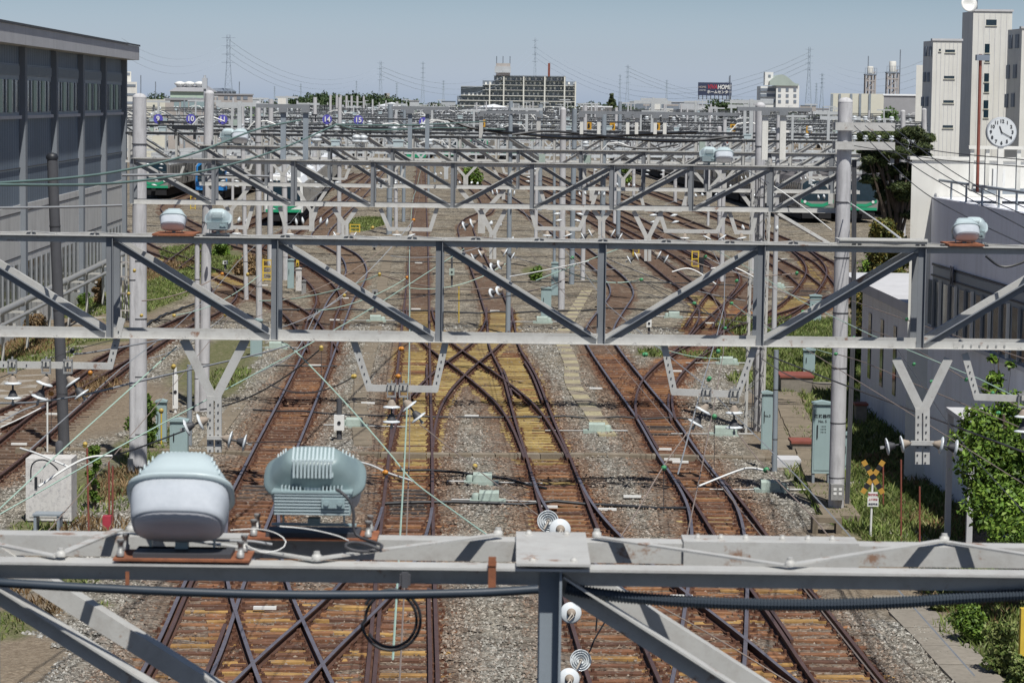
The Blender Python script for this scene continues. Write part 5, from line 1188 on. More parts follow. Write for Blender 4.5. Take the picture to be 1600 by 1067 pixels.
# wave roofed apartment house
wv = thing('apartment_house', 'white four-storey house with a curved green roof and a roof turret', 'building', (P(1219, 150, 700).x, 700, 0))
a = P(1213, 131, 700); b_ = P(1249, 135, 700); zt_ = zat(1230, 134, 700)
m = MB(); m.span((a.x, 700, 0), (b_.x, 712, zt_)); m.span((P(1189, 150, 700).x, 701.5, 0), (a.x, 712, zat(1200, 135, 700))); m.obj('wall', 'white', wv)
m = MB(); n = 14; top = []
for k in range(n + 1):
    x = P(1205, 0, 700).x + (P(1250.5, 0, 700).x - P(1205, 0, 700).x) * k / n; t = k / n; z = zt_ + (.6 + 2.2 * math.sin(math.pi * min(1, t * 1.05 + .08)) ** 1.2 if t < .9 else .5); top.append((x, z))
vs = [(x, 699.6, z) for x, z in top] + [(x, 712, z) for x, z in top] + [(x, 699.6, zt_ - .05) for x, z in top] + [(x, 712, zt_ - .05) for x, z in top]; N1 = n + 1
m.add(vs, [(i, i + 1, N1 + i + 1, N1 + i) for i in range(n)] + [(i, 2 * N1 + i, 2 * N1 + i + 1, i + 1) for i in range(n)]); m.obj('roof', 'roof_green', wv)
m = MB(); m.span((P(1199, 0, 700).x, 702, zt_), (P(1212, 0, 700).x, 706, zat(1206, 113, 700))); t_ = m.obj('turret', 'white', wv)
m = MB(); m.span((P(1204, 0, 700).x, 701.9, zat(1206, 121, 700)), (P(1208, 0, 700).x, 702, zat(1206, 117, 700))); m.obj('window', 'far_dark', t_)
for r_ in range(3):
    for px in (1218, 1230, 1242):
        yy = 141 + 9 * r_; p = P(px - 2.2, yy - 2.5, 700); q = P(px + 2.2, yy + 2.5, 700); m = MB(); m.span((p.x, 699.9, q.z), (q.x, 700.05, p.z)); m.obj('window', 'far_dark', wv)
    p = P(1189, 138 + 9 * r_, 700); q = P(1212, 143 + 9 * r_, 700); m = MB(); m.span((p.x, 701.2, q.z), (q.x, 701.6, p.z)); m.obj('balcony', 'far_dark', wv)
# big apartment block in the middle
Y = 1650; ap = thing('apartment_block', 'large beige apartment block with stepped balconies and a roof tower on the skyline', 'building', (P(810, 150, Y).x, Y, 0))
def ab(x0, x1, y0, y1, dy0, dy1, name, mat, parent=ap):
    m = MB(); p = P(x0, y0, Y); q = P(x1, y1, Y); m.span((p.x, Y + dy0, q.z), (q.x, Y + dy1, p.z)); return m.obj(name, mat, parent)
flo = [(772, 883, 120), (754, 899, 127), (754, 899, 135), (720, 900, 143.5), (716, 900, 151.5), (714, 900, 159.5), (714, 900, 168)]
ab(772, 883, 119, 200, 2, 20, 'wall', 'far_dark'); ab(754, 899, 126, 200, 2.2, 19.8, 'wall', 'far_dark'); ab(720, 760, 136, 200, 2.4, 19, 'wall', 'far_dark'); ab(714, 724, 150, 200, 2.6, 19, 'wall', 'far_dark')
ab(771, 884, 118, 119.6, -1, 20, 'roof', 'far_brown'); ab(720, 755, 134.5, 136, -1, 19, 'roof', 'far_grey')
ab(775, 797, 99, 119, 4, 14, 'roof_tower', 'far_brown'); ab(773, 798, 104, 114, 3, 15, 'roof_tower_drum', 'far_grey')
ra = random.Random(4)
for (x0, x1, y) in flo:
    ab(x0, x1, y + 6.0, y + 7.3, -1.5, 2, 'balcony_slab', 'white_wall')
    x = x0 + 4
    while x < x1 - 2:
        ab(x, x + 2.6, y + 1.6, y + 5.4, 1.5, 2.1, 'window', 'white' if ra.random() < .6 else 'far_grey'); x += ra.uniform(6, 10)
for x in (787, 818, 851, 882, 899, 765): ab(x - .7, x + .7, 120 if 772 < x < 884 else 128, 175, -1.6, 2, 'pier', 'white_wall')
for x in (776, 786, 797): m = MB(); p = P(x, 88, Y); m.tube([(p.x, Y + 6, zat(x, 100, Y)), (p.x, Y + 6, p.z)], .25, 4); m.obj('antenna', 'far_dark', ap)
# white barrel roofs of the sports halls
def hall(label, px0, pxm, px1, pyl, pym, pyr, Y, pyw):
    root = thing('hall', label, 'building', (P(pxm, pym, Y).x, Y, 0), group='halls with white roofs'); a, c, b_ = P(px0, pyl, Y), P(pxm, pym, Y), P(px1, pyr, Y)
    m = MB(); D = 22; m.add([(a.x + 1, Y, a.z - 1.7), (c.x, Y, c.z - 2.1), (b_.x - 1, Y, b_.z - 1.7), (a.x, Y + D, a.z), (c.x, Y + D, c.z), (b_.x, Y + D, b_.z), (a.x + 1, Y, a.z - 2.1), (c.x, Y, c.z - 2.5), (b_.x - 1, Y, b_.z - 2.1)], [(0, 1, 4, 3), (1, 2, 5, 4), (0, 6, 7, 1), (1, 7, 8, 2)]); m.obj('roof', 'roof_white', root)
    m = MB(); m.add([(a.x + .5, Y + .4, 0), (b_.x - .5, Y + .4, 0), (b_.x - 1.5, Y + .4, b_.z - 2.05), (c.x, Y + .4, c.z - 2.45), (a.x + 1.5, Y + .4, a.z - 2.05)], [(0, 1, 2, 3, 4)]); m.obj('wall', 'roof_grey', root)
hall('left hall with a bright white pitched roof', 552, 605, 672, 172, 160, 176, 600, 180); hall('middle hall with a bright white pitched roof below the apartment block', 706, 770, 830, 175, 163, 176, 640, 185); hall('low white roof between the two larger halls', 640, 690, 735, 176, 169, 179, 620, 185)
# houses far left
def gable(name, label, px0, px1, pye, pyr, Y, dep_, wall, roof, wins=0, group='houses beyond the yard'):
    a, b_ = P(px0, pye, Y), P(px1, pye, Y); zr_ = zat((px0 + px1) / 2, pyr, Y); root = thing(name, label, 'building', ((a.x + b_.x) / 2, Y, 0), group=group)
    m = MB(); m.span((a.x, Y, 0), (b_.x, Y + dep_, a.z)); m.obj('wall', wall, root)
    m = MB(); h = dep_ / 2; m.add([(a.x - .3, Y - .4, a.z), (b_.x + .3, Y - .4, a.z), (b_.x - 1, Y + h, zr_), (a.x + 1, Y + h, zr_), (a.x - .3, Y + dep_ + .4, a.z), (b_.x + .3, Y + dep_ + .4, a.z)], [(0, 1, 2, 3), (3, 2, 5, 4), (0, 3, 4), (1, 5, 2)]); m.obj('roof', roof, root)
    for k in range(wins):
        x = a.x + (b_.x - a.x) * (k + .5) / wins; m = MB(); m.span((x - .7, Y - .05, a.z - 2.6), (x + .7, Y + .02, a.z - 1.2)); m.obj('window', 'far_dark', root)
    return root
gh = gable('house', 'pale green two-storey building with a grey roof and roof vents left of the pylon', 266, 325, 143, 133, 520, 14, 'house_green', 'roof_grey', 5)
for px in (281, 296, 312): m = MB(); q = P(px, 134, 525); m.lathe([(.5, -.6), (.7, 0), (1.1, .3), (.9, .6), (.3, .8)], q, n=12); m.obj('roof_vent', 'white', gh)
box_building('apartment_house', 'pale apartment house with stepped floors just beside the depot eaves', 150, 214, 128, 420, 25, 'white_wall', wins=[(195, 212, 132, 136), (195, 212, 146, 150), (195, 212, 159, 163)], glass='far_dark')
box_building('apartment_house', 'upper stair tower of the pale house beside the depot eaves', 150, 205, 112, 430, 10, 'white_wall', wins=[(197, 203, 114, 118)], glass='far_dark')
box_building('warehouse', 'plain cream hall with a small door between the two concrete poles', 228, 258, 156, 360, 20, 'cream', wins=[(239, 242, 164, 174)])
box_building('glass_shed', 'low weathered shed with greenish glazing between the two left poles', 258, 325, 157, 380, 15, 'far_brown', 'roof_grey', wins=[(272, 280, 160, 168), (283, 294, 159, 169), (296, 304, 160, 169), (307, 320, 159, 170)], glass='lamp_box')
box_building('house', 'low brown terraced building with dark openings right of the second pole', 335, 395, 149, 480, 12, 'far_brown', 'roof_grey', wins=[(350, 356, 151, 156), (359, 365, 151, 156), (370, 376, 151, 156), (380, 387, 151, 156)], glass='far_dark', group='houses beyond the yard')
gable('house', 'distant dark roofed house beside the tall left pylon', 326, 362, 143, 138, 900, 14, 'far_grey', 'far_dark', 0)
box_building('house', 'small white house at the foot of the left tree row', 434, 450, 152, 800, 10, 'white_wall', group='houses beyond the yard')
box_building('building_tower', 'pinkish grey stair tower rising from the trees', 601, 609, 146, 900, 8, 'far_brown')
box_building('shopping_hall', 'long low navy shopping hall left of the billboard', 984, 1090, 160, 900, 30, 'far_dark', 'far_grey', wins=[(1005, 1015, 163, 166), (1040, 1060, 163, 166)], glass='far_brown')
box_building('house', 'white cube house with a flat roof in front of the shopping hall', 1018, 1033, 157, 600, 10, 'white_wall', 'white_wall', group='houses beyond the yard')
box_building('house', 'wide low white house below the white cube', 1014, 1052, 170, 560, 10, 'white_wall', group='houses beyond the yard')
box_building('house', 'low beige house with a flat roof left of the dark conifer', 908, 956, 168, 560, 10, 'far_brown', 'roof_white', group='houses beyond the yard')
box_building('house', 'low brick red house under the billboard', 1110, 1145, 166, 620, 10, 'brick_red', 'roof_grey', group='houses beyond the yard')
box_building('house', 'small grey house behind the row of cream posts', 1062, 1090, 162, 760, 10, 'far_grey', group='houses beyond the yard')
box_building('house', 'distant grey building at the right of the billboard tree', 1150, 1190, 160, 950, 14, 'far_grey', 'far_dark', group='houses beyond the yard')
gable('house', 'grey shed roof in front of the warehouse beside the pine', 1375, 1430, 196, 188, 300, 5, 'far_grey', 'roof_grey', 0)
rh = random.Random(9)
spots = [(228, 245), (395, 412), (455, 475), (560, 578), (640, 655), (668, 690), (690, 712), (903, 912), (960, 975), (1090, 1108), (1250, 1275), (1275, 1297), (1165, 1178), (575, 596), (480, 500)]
for i, (a_, b__) in enumerate(spots):
    box_building('house', 'small distant %s house on the skyline, %s from the left of that row' % (rh.choice(('grey', 'plain', 'low')), ordw(sorted(spots).index((a_, b__)))), a_, b__, HZ((a_ + b__) / 2) + rh.uniform(-1, 5), rh.uniform(750, 1200), 10, rh.choice(('far_grey', 'far_brown', 'white_wall', 'far_grey')), rh.choice(('roof_grey', 'far_dark', 'roof_grey')), group='small houses on the skyline')
# billboard
Y = 800; bb = thing('billboard', 'big dark billboard with red and white lettering on a steel frame', 'billboard', (P(1117, 150, Y).x, Y, 0))
p, q = P(1091, 129, Y), P(1143, 150, Y); m = MB(); m.span((p.x, Y, q.z), (q.x, Y + .5, p.z)); m.obj('panel', 'navy', bb)
m = MB()
for px in np.linspace(1092, 1142, 9): m.span((P(px, 150, Y).x - .12, Y + .6, 0), (P(px, 150, Y).x + .12, Y + .85, q.z))
m.span((p.x, Y + .6, q.z - 1.2), (q.x, Y + .8, q.z - 1.0)); m.obj('frame', 'far_grey', bb)
def bt(s, px, py, size, mat, **k): return text_mesh('lettering', s, size, P(px, py, Y - .05), mat, bb, extrude=.03, **k)
bt('VIVA', 1113, 136.3, 1.75, 'red', bold=.05, shear=.2, sx=.80); bt('HOME', 1131.5, 136.8, 1.75, 'white', bold=.05, shear=.15, sx=.80)
bt('ホームセンター', 1124, 144.5, 1.05, 'white', bold=.03); bt('本庄', 1099, 136.5, 1.5, 'far_brown') if False else bt('HOME', 1097.5, 136.5, .8, 'far_brown', bold=.02); bt('CENTER', 1097.5, 141.5, .55, 'far_grey', bold=.01)
m = MB(); q_ = P(1141, 119, Y); m.tube([(q_.x, Y + 3, 0), (q_.x, Y + 3, q_.z)], .15, 5); m.obj('mast', 'far_dark', bb)
# ------------------------------------------------------------------ pylons and their lines
def pylon(px, pyt, Y, w_, label):
    t = P(px, pyt, Y); hb = w_ * Y / F / 2; root = thing('pylon', label, 'pylon', (t.x, Y, 0), group='power line pylons on the skyline')
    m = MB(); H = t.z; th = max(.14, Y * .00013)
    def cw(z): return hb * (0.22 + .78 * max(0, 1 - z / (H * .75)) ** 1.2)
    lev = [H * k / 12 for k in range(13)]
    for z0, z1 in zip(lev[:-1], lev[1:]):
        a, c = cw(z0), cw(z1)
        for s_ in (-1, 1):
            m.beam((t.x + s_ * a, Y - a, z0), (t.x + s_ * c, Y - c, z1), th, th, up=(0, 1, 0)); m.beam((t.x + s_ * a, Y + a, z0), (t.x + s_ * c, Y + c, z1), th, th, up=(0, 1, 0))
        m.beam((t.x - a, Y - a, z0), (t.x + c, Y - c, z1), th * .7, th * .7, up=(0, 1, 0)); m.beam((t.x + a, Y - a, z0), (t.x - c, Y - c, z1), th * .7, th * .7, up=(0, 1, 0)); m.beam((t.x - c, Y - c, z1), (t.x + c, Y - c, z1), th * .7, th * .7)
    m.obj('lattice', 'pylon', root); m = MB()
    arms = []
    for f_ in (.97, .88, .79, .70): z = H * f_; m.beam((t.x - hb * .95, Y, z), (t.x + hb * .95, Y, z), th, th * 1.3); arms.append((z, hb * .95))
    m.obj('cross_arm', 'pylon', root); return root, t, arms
PY = [pylon(357, 55, 900, 22, 'tall pylon left of the tree row'), pylon(595, 96, 1100, 12, 'pylon rising behind the trees left of the apartment block'), pylon(661, 97, 1900, 8, 'faint pylon left of the apartment block'), pylon(836.5, 60, 1900, 10, 'tall pylon behind the apartment block'),
      pylon(981, 102, 1300, 10, 'right of two pylons behind the conifer'), pylon(969, 117, 1700, 6, 'left of two pylons behind the conifer'), pylon(1265, 74, 1500, 13, 'tall faint pylon right of the curved-roof house'), pylon(1285, 115, 1900, 9, 'shorter pylon beside the tall faint one'), pylon(1042, 125, 2300, 5, 'faint small pylon between conifer and billboard'),
      pylon(693, 126, 2300, 6, 'small pylon left of the apartment block'), pylon(1276, 130, 2600, 6, 'faintest pylon of the right group'), pylon(620, 130, 2400, 5, 'small faint pylon above the left trees'), pylon(557, 127, 2500, 4, 'thin faint mast above the left trees'), pylon(470, 131, 2500, 4, 'thin faint pylon at the far left above the trees'), pylon(429, 135, 2500, 3.5, 'thinnest faint pylon left of the trees')]
def powerline(i, j, k, s_):
    a, b_ = PY[i], PY[j]; p = V((a[1].x + s_ * a[2][k][1], a[1].y, a[2][k][0])); q = V((b_[1].x + s_ * b_[2][k][1], b_[1].y, b_[2][k][0]))
    pts = [p.lerp(q, t) - V((0, 0, 4 * (1 - (2 * t - 1) ** 2) * 2.2)) for t in np.linspace(0, 1, 15)]
    m = MB(); m.tube(pts, .055 if p.y < 1500 else .08, 3)
    m.solo('power_line', 'pylon', 'thin power line between the pylons at columns of the skyline, wire %d of span %d' % (k + 1, i + 1), 'power line', 'power lines between the pylons')
LINE_N = [0]
def skyline_wire(p0, p1, sag, Ya, Yb):
    a, b_ = P(*p0, Ya), P(*p1, Yb); pts = [a.lerp(b_, t) - V((0, 0, (1 - (2 * t - 1) ** 2) * sag)) for t in np.linspace(0, 1, 15)]
    m = MB(); m.tube(pts, .045 * (Ya + Yb) / 2000, 3); LINE_N[0] += 1
    m.solo('power_line', 'pylon', '%s faint power line counted from the top left of the sky' % ordw(LINE_N[0] - 1), 'power line', 'power lines in the sky')
for k in range(4): skyline_wire((357, 62 + 10 * k), (595, 104 + 6 * k), 9, 900, 1100)
for k in range(3): skyline_wire((190, 60 + 12 * k), (357, 66 + 11 * k), 6, 800, 900)
for k in range(3): skyline_wire((595, 104 + 7 * k), (836, 68 + 10 * k), 16, 1100, 1900)
for k in range(4): skyline_wire((836, 66 + 8 * k), (1265, 82 + 8 * k), 26, 1900, 1500)
for k in range(3): skyline_wire((981, 106 + 6 * k), (1285, 121 + 6 * k), 14, 1300, 1900)
for k in range(4): skyline_wire((1265, 82 + 9 * k), (1500, 60 + 12 * k), 14, 1500, 1300)
m = MB(); q = P(858, 99, 1700); m.beam((q.x, 1700, 0), (q.x, 1700, q.z), 1.4, 1.4, up=(0, 1, 0)); m.solo('radio_mast', 'brick_red', 'short red and white radio mast behind the apartment block', 'mast')
m = MB(); q = P(320, 118, 500); m.tube([(q.x, 500, 0), (q.x, 500, q.z)], .25, 5); m.box((q.x, 500, q.z - 1.5), (.9, .9, 2)); m.solo('antenna_mast', 'far_grey', 'antenna mast with a box on top behind the second concrete pole', 'mast')
for i, (px, pyt) in enumerate(((374, 128), (220, 118), (243, 128), (1141, 118), (1357, 88), (1407, 78))):
    m = MB(); q = P(px, pyt, 600); m.tube([(q.x, 600, 0), (q.x, 600, q.z)], .11, 5); m.solo('thin_mast', 'far_dark', '%s from the left of the thin bare masts on the skyline' % ordw([374, 220, 243, 1141, 1357, 1407].index(px) if False else sorted([374, 220, 243, 1141, 1357, 1407]).index(px)), 'mast', 'thin masts on the skyline')
# ------------------------------------------------------------------ trains
TG = 'commuter trains stabled in the yard'
def train(label, pxc, pyb, yaw, length, face, stripe, roof='train_roof', side='train_ribbed', W=2.9, H=3.75, rib=True, curved=False):
    """front centre on the rails at (pxc,pyb); the body runs away from the viewer, turned by yaw"""
    c = G(pxc, pyb, .2); root = thing('train', label, 'train', (0, 0, 0), group=TG); hw = W / 2
    m = MB(); nose = .35 if curved else .12
    prof = [(-hw, 1.1), (hw, 1.1), (hw + .03, 1.8), (hw, 3.1), (hw - .25, 3.55), (hw - .7, 3.75), (0, 3.82), (-hw + .7, 3.75), (-hw + .25, 3.55), (-hw, 3.1), (-hw - .03, 1.8)]
    n = len(prof); ncar = max(1, round(length / 20)); cl = length / ncar
    for k in range(ncar):
        y0, y1 = k * cl, (k + 1) * cl - .5
        m = MB(); vs = [(x, y0, z) for x, z in prof] + [(x, y1, z) for x, z in prof]; m.add(vs, [(i, (i + 1) % n, n + (i + 1) % n, n + i) for i in (0, 1, 2, 9, 10)] + [tuple(range(n)), tuple(range(n, 2 * n))]); car = m.obj('car', side, root)
        m = MB(); m.add([(x, y0 - .02, z + .01) for x, z in prof[3:10]] + [(x, y1 + .02, z + .01) for x, z in prof[3:10]], [(i, i + 1, 8 + i, 7 + i) for i in range(6)] + [tuple(range(7)), tuple(range(7, 14))]); m.obj('car_roof', roof, car)
        m = MB(); m.span((-hw + .25, y0 + .3, .25), (hw - .25, y1 - .3, 1.12)); m.obj('underframe', 'underframe', car)
        m = MB(); m.span((-.8, y0 + 4, 3.8), (.8, y0 + 7, 4.15)); m.span((-.8, y0 + 11, 3.8), (.8, y0 + 14, 4.1)); m.obj('air_conditioner', 'train_roof', car)
        m = MB(); mg = MB()
        for s_ in (-1, 1):
            m.span((s_ * (hw + .03), y0 + .5, 1.1), (s_ * (hw + .065), y1 - .5, 1.25)); mg.span((s_ * (hw + .01), y0 + .6, 2.4), (s_ * (hw + .03), y1 - .6, 2.5))
            for q in range(16):
                yy = y0 + .6 + (cl - 1.6) * q / 15; m.span((s_ * (hw + .03), yy - .09, 1.15), (s_ * (hw + .07), yy + .09, 3.2))
            for q in range(15):
                yy = y0 + .6 + (cl - 1.6) * (q + .5) / 15; mg.span((s_ * (hw + .01), yy - .38, 2.0), (s_ * (hw + .05), yy + .38, 2.95))
        m.obj('ribs', 'train_steel', car); mg.obj('windows', 'glass_dark', car)
    # front
    m = MB(); fp = [(-hw + .02, 1.0), (hw - .02, 1.0), (hw, 1.9), (hw - .08, 3.2), (hw - .5, 3.72), (-hw + .5, 3.72), (-hw + .08, 3.2), (-hw, 1.9)]
    m.add([(x, 0, z) for x, z in fp] + [(x * .93, -nose, 1.0 + (z - 1.0) * .97) for x, z in fp], [(i, (i + 1) % 8, 8 + (i + 1) % 8, 8 + i) for i in range(8)] + [tuple(range(8, 16))]); fr = m.obj('front', face, root)
    m = MB(); m.add([(-hw * .86, -nose - .03, 1.75), (hw * .86, -nose - .03, 1.75), (hw * .82, -nose - .03, 3.1), (hw * .6, -nose - .02, 3.35), (-hw * .6, -nose - .02, 3.35), (-hw * .82, -nose - .03, 3.1)], [tuple(range(6))]); m.obj('windscreen', 'glass_dark', fr)
    m = MB(); m.add([(-hw * .9, -nose - .035, 1.62), (-hw * .35, -nose - .035, 1.28), (hw * .35, -nose - .035, 1.28), (hw * .9, -nose - .035, 1.62), (hw * .9, -nose - .035, 1.86), (hw * .3, -nose - .035, 1.52), (-hw * .3, -nose - .035, 1.52), (-hw * .9, -nose - .035, 1.86)], [(0, 1, 6, 7), (1, 2, 5, 6), (2, 3, 4, 5)]); m.span((-hw * .9, -nose - .05, 1.0), (hw * .9, -nose - .005, 1.22)); m.obj('stripe', stripe, fr)
    m = MB(); m.span((-hw * .8, -nose + .05, .35), (hw * .8, .3, 1.0)); m.obj('skirt', 'underframe', fr)
    for s_ in (-1, 1): m = MB(); m.lathe([(.12, 0), (.12, .03)], (s_ * hw * .68, -nose - .08, 1.68), (0, 1, 0), 10); m.obj('headlight', 'white', fr)
    m = MB(); m.box((0, -nose - .1, .85), (.35, .3, .25)); m.obj('coupler', 'underframe', fr)
    root.location = (c.x, c.y, .1); root.rotation_euler = (0, 0, yaw)
    return root
train('pale steel train with green and red nose beside the left concrete pole', 241, 309, R(.5), 100, 'train_steel', 'train_green', curved=True)
train('train with a bright blue front standing behind the second concrete pole', 330, 313, R(-.2), 100, 'train_blue', 'train_blue')
train('train with white roof and green front band, nearest of the left trains', 443, 351, R(2.4), 120, 'white', 'train_green', roof='roof_white')
train('long steel train with green curved front at the right, its ribbed side towards the viewer', 1275, 346, R(2.4), 200, 'train_steel', 'train_green', roof='train_roof_dark', curved=True)
train('green fronted train half hidden behind the big right pole', 1343, 346, R(2.4), 200, 'train_steel', 'train_green', roof='train_roof_dark', curved=True)
for i, (px, py, yw, L_, f_, s_) in enumerate(((1200, 300, 2.6, 120, 'train_steel', 'train_green'), (1420, 340, 2.4, 160, 'train_steel', 'train_green'), (650, 256, 0.6, 100, 'train_green', 'train_green'), (704, 252, 0.2, 120, 'train_steel', 'train_green'), (748, 251, 0, 120, 'train_green', 'train_green'), (798, 250, -.1, 120, 'train_steel', 'train_green'), (560, 244, 1.5, 120, 'white', 'train_green'), (1010, 236, 2.4, 140, 'train_steel', 'train_green'), (1080, 240, 2.4, 140, 'train_steel', 'train_green'), (480, 236, 2.2, 120, 'white', 'train_blue'))):
    if i == 0: continue
    train(('', 'train hidden behind the pine tree on the right', 'train with an all green front left of the centre track, far back', 'steel fronted far train above the third gantry, left of the middle', 'far train with a green front just right of the centre track', 'far steel train at the foot of the apartment block', 'far white fronted train left of the halls', 'far dark roofed train right of the middle, left of two', 'far dark roofed train right of the middle, right of two', 'far white and blue train left of the feeder frame')[i], px, py, R(yw), L_, f_, s_, roof='train_roof_dark' if px > 900 else 'train_roof')
# ------------------------------------------------------------------ vegetation
def leaves(blobs, n, size, mat, name, parent, seed=1, aspect=1.0, sphere=.55, up=0.0):
    rs = np.random.default_rng(seed); vol = np.array([b_[3] * b_[4] * b_[5] for b_ in blobs]) ** .67; pr_ = vol / vol.sum(); w_ = rs.choice(len(blobs), n, p=pr_)
    B = np.array([b_[:6] for b_ in blobs])[w_]; d = rs.normal(size=(n, 3)); d /= np.linalg.norm(d, axis=1)[:, None]
    r = sphere + (1 - sphere) * rs.random(n) ** .6; bump_ = 1 + .16 * np.sin(d[:, 0] * 7 + w_) * np.cos(d[:, 2] * 6 + 2 * w_) + .1 * rs.normal(size=n)
    c = B[:, :3] + d * B[:, 3:6] * (r * bump_)[:, None]
    nrm = d + rs.normal(size=(n, 3)) * .9; nrm[:, 2] += .35; nrm /= np.linalg.norm(nrm, axis=1)[:, None]
    t = np.cross(nrm, rs.normal(size=(n, 3))); t /= np.linalg.norm(t, axis=1)[:, None]; b2 = np.cross(nrm, t); s = size * (0.6 + .8 * rs.random(n))[:, None]
    vs = np.stack([c - t * s, c + b2 * s * .55 * aspect, c + t * s, c - b2 * s * .55 * aspect], 1).reshape(-1, 3); vs[:, 2] = np.maximum(vs[:, 2], 0.02)
    off = V((0, 0, 0)); q = parent
    while q is not None: off += q.location; q = q.parent
    vs -= np.array(off); me = bpy.data.meshes.new(name); me.from_pydata(vs.tolist(), [], np.arange(4 * n).reshape(-1, 4).tolist()); me.materials.append(MATS[mat])
    o = bpy.data.objects.new(name, me); COL.objects.link(o); o.parent = parent; return o
def tree(name, label, base, blobs, n, size, mat, tr=.15, group=None, cat='tree', seed=1, limbs=5, **k):
    base = V(base); root = thing(name, label, cat, base, group=group); cz = max(b_[2] for b_ in blobs); cx_ = np.mean([b_[0] for b_ in blobs]); cy_ = np.mean([b_[1] for b_ in blobs])
    m = MB(); m.tube([base, base.lerp(V((cx_, cy_, cz)), .5) + V((tr * .6, 0, 0)), V((cx_, cy_, cz))], tr, 8, True, tr * .35)
    rr = random.Random(seed)
    for b_ in (blobs if len(blobs) < 12 else rr.sample(blobs, 12)):
        st = base.lerp(V((cx_, cy_, cz)), rr.uniform(.3, .75)); m.tube([st, st.lerp(V(b_[:3]), .5) + V((0, 0, .1)), V(b_[:3])], tr * .4, 5, True, tr * .12)
    m.obj('trunk', 'bark', root); leaves(blobs, n, size, mat, 'crown', root, seed, **k); return root
def rblobs(cx, cy, z0, z1, rx, n, r0, seed, ry=None, flat=.8):
    rr = random.Random(seed); out = []
    for i in range(n):
        t = (i + .5) / n; z = z0 + (z1 - z0) * t; e = math.sqrt(max(0.05, 1 - (2 * t - .9) ** 2 * .8)); a = rr.uniform(0, 6.28); q = rr.uniform(.2, 1) * rx * e
        r = r0 * rr.uniform(.7, 1.3); out.append((cx + math.cos(a) * q, cy + math.sin(a) * q * (ry or 1), z, r, r, r * flat))
    return out
# far tree row
rt_ = random.Random(31)
frow = [(408, 155, 900), (425, 157, 900), (447, 154, 880), (462, 150, 860), (478, 146, 840), (497, 141, 830), (512, 143, 830), (528, 140, 840), (545, 142, 850), (562, 145, 850), (580, 149, 860), (598, 147, 880), (618, 153, 1000), (632, 153, 1000), (668, 158, 1100), (680, 159, 1100), (703, 159, 1150), (716, 161, 1150),
        (915, 157, 900), (927, 156, 900), (940, 158, 900), (975, 163, 850), (984, 166, 850), (232, 141, 700), (250, 150, 650), (1128, 152, 560), (1142, 152, 560), (1117, 156, 570), (1160, 160, 700), (1180, 161, 700), (1280, 172, 600), (1290, 171, 600), (1272, 175, 600), (388, 158, 420), (400, 160, 430), (1238, 166, 620), (480, 152, 820), (520, 150, 810), (560, 153, 820), (600, 158, 850), (895, 160, 950)]
frow += [(x_, 139 + (i_ % 3) * 2 + .0018 * (x_ - 535) ** 2, 835 - (i_ % 4) * 8) for i_, x_ in enumerate(range(440, 640, 14))] + [(x_, 160, 900) for x_ in (915, 935, 950, 968, 985)]
frow.sort()
for i, (px, pyt, Y) in enumerate(frow):
    t = P(px, pyt, Y); r = Y * 19 / F; bl = [(t.x + rt_.uniform(-1, 1) * r * .8, Y + rt_.uniform(-2, 2), t.z - r * .75 - rt_.random() * r * .8, r * rt_.uniform(.6, .95), r * .8, r * rt_.uniform(.5, .75)) for _ in range(6)]
    tree('broadleaf_tree', '%s from the left of the dense green trees on the skyline' % ordw(i), (t.x, Y, 0), bl, 2200, r * .11, 'leaf_lime' if Y in (420, 430) else 'leaf_far', tr=.4, group='trees on the skyline', seed=i)
t = P(956, 143, 700); tree('conifer', 'single dark conical conifer right of the apartment block', (t.x, 700, 0), [(t.x, 700, t.z - 1.2 - 1.1 * k, .5 + .33 * k, .5 + .33 * k, .9) for k in range(7)], 3500, .30, 'leaf_pine', tr=.3, seed=77)
t = P(1389, 163, 300); tree('broadleaf_tree', 'light green round tree in front of the cream warehouse', (t.x, 300, 0), rblobs(t.x, 300, t.z - 5, t.z - .8, 1.7, 10, 1.0, 5), 5000, .13, 'leaf_lime', tr=.25, seed=8)
# pine behind the right pole
b_ = G(1397, 395); Yp = 94.0; bx_ = P(1402, 300, Yp).x
def pp(px, py, rx, ry): q = P(px, py, Yp + random.uniform(-1, 1)); return (q.x, q.y, q.z, rx * Yp / F, rx * Yp / F * 1.2, ry * Yp / F)
pine = [pp(1370, 215, 20, 9), pp(1395, 210, 18, 8), pp(1425, 208, 18, 10), pp(1440, 230, 17, 8), pp(1362, 240, 22, 8), pp(1400, 238, 22, 9), pp(1428, 245, 20, 8), pp(1365, 262, 22, 8), pp(1412, 262, 14, 8), pp(1440, 262, 12, 8), pp(1357, 280, 16, 7), pp(1420, 285, 14, 8), pp(1412, 305, 14, 10), pp(1402, 320, 16, 9), pp(1350, 228, 12, 6), pp(1388, 276, 13, 6)]
pine += [pp(x_ + random.uniform(-6, 6), y_, random.uniform(11, 17), random.uniform(6, 10)) for x_, y_ in ((1380, 222), (1410, 226), (1352, 250), (1380, 252), (1440, 246), (1390, 266), (1424, 272), (1372, 290), (1400, 292), (1436, 290), (1386, 306), (1424, 318), (1398, 338), (1415, 335), (1350, 216), (1446, 216))]
tree('pine_tree', 'dark layered pine tree between the big right pole and the office', (bx_, Yp, 0), pine, 60000, .062, 'leaf_pine', tr=.20, seed=3, aspect=.45)
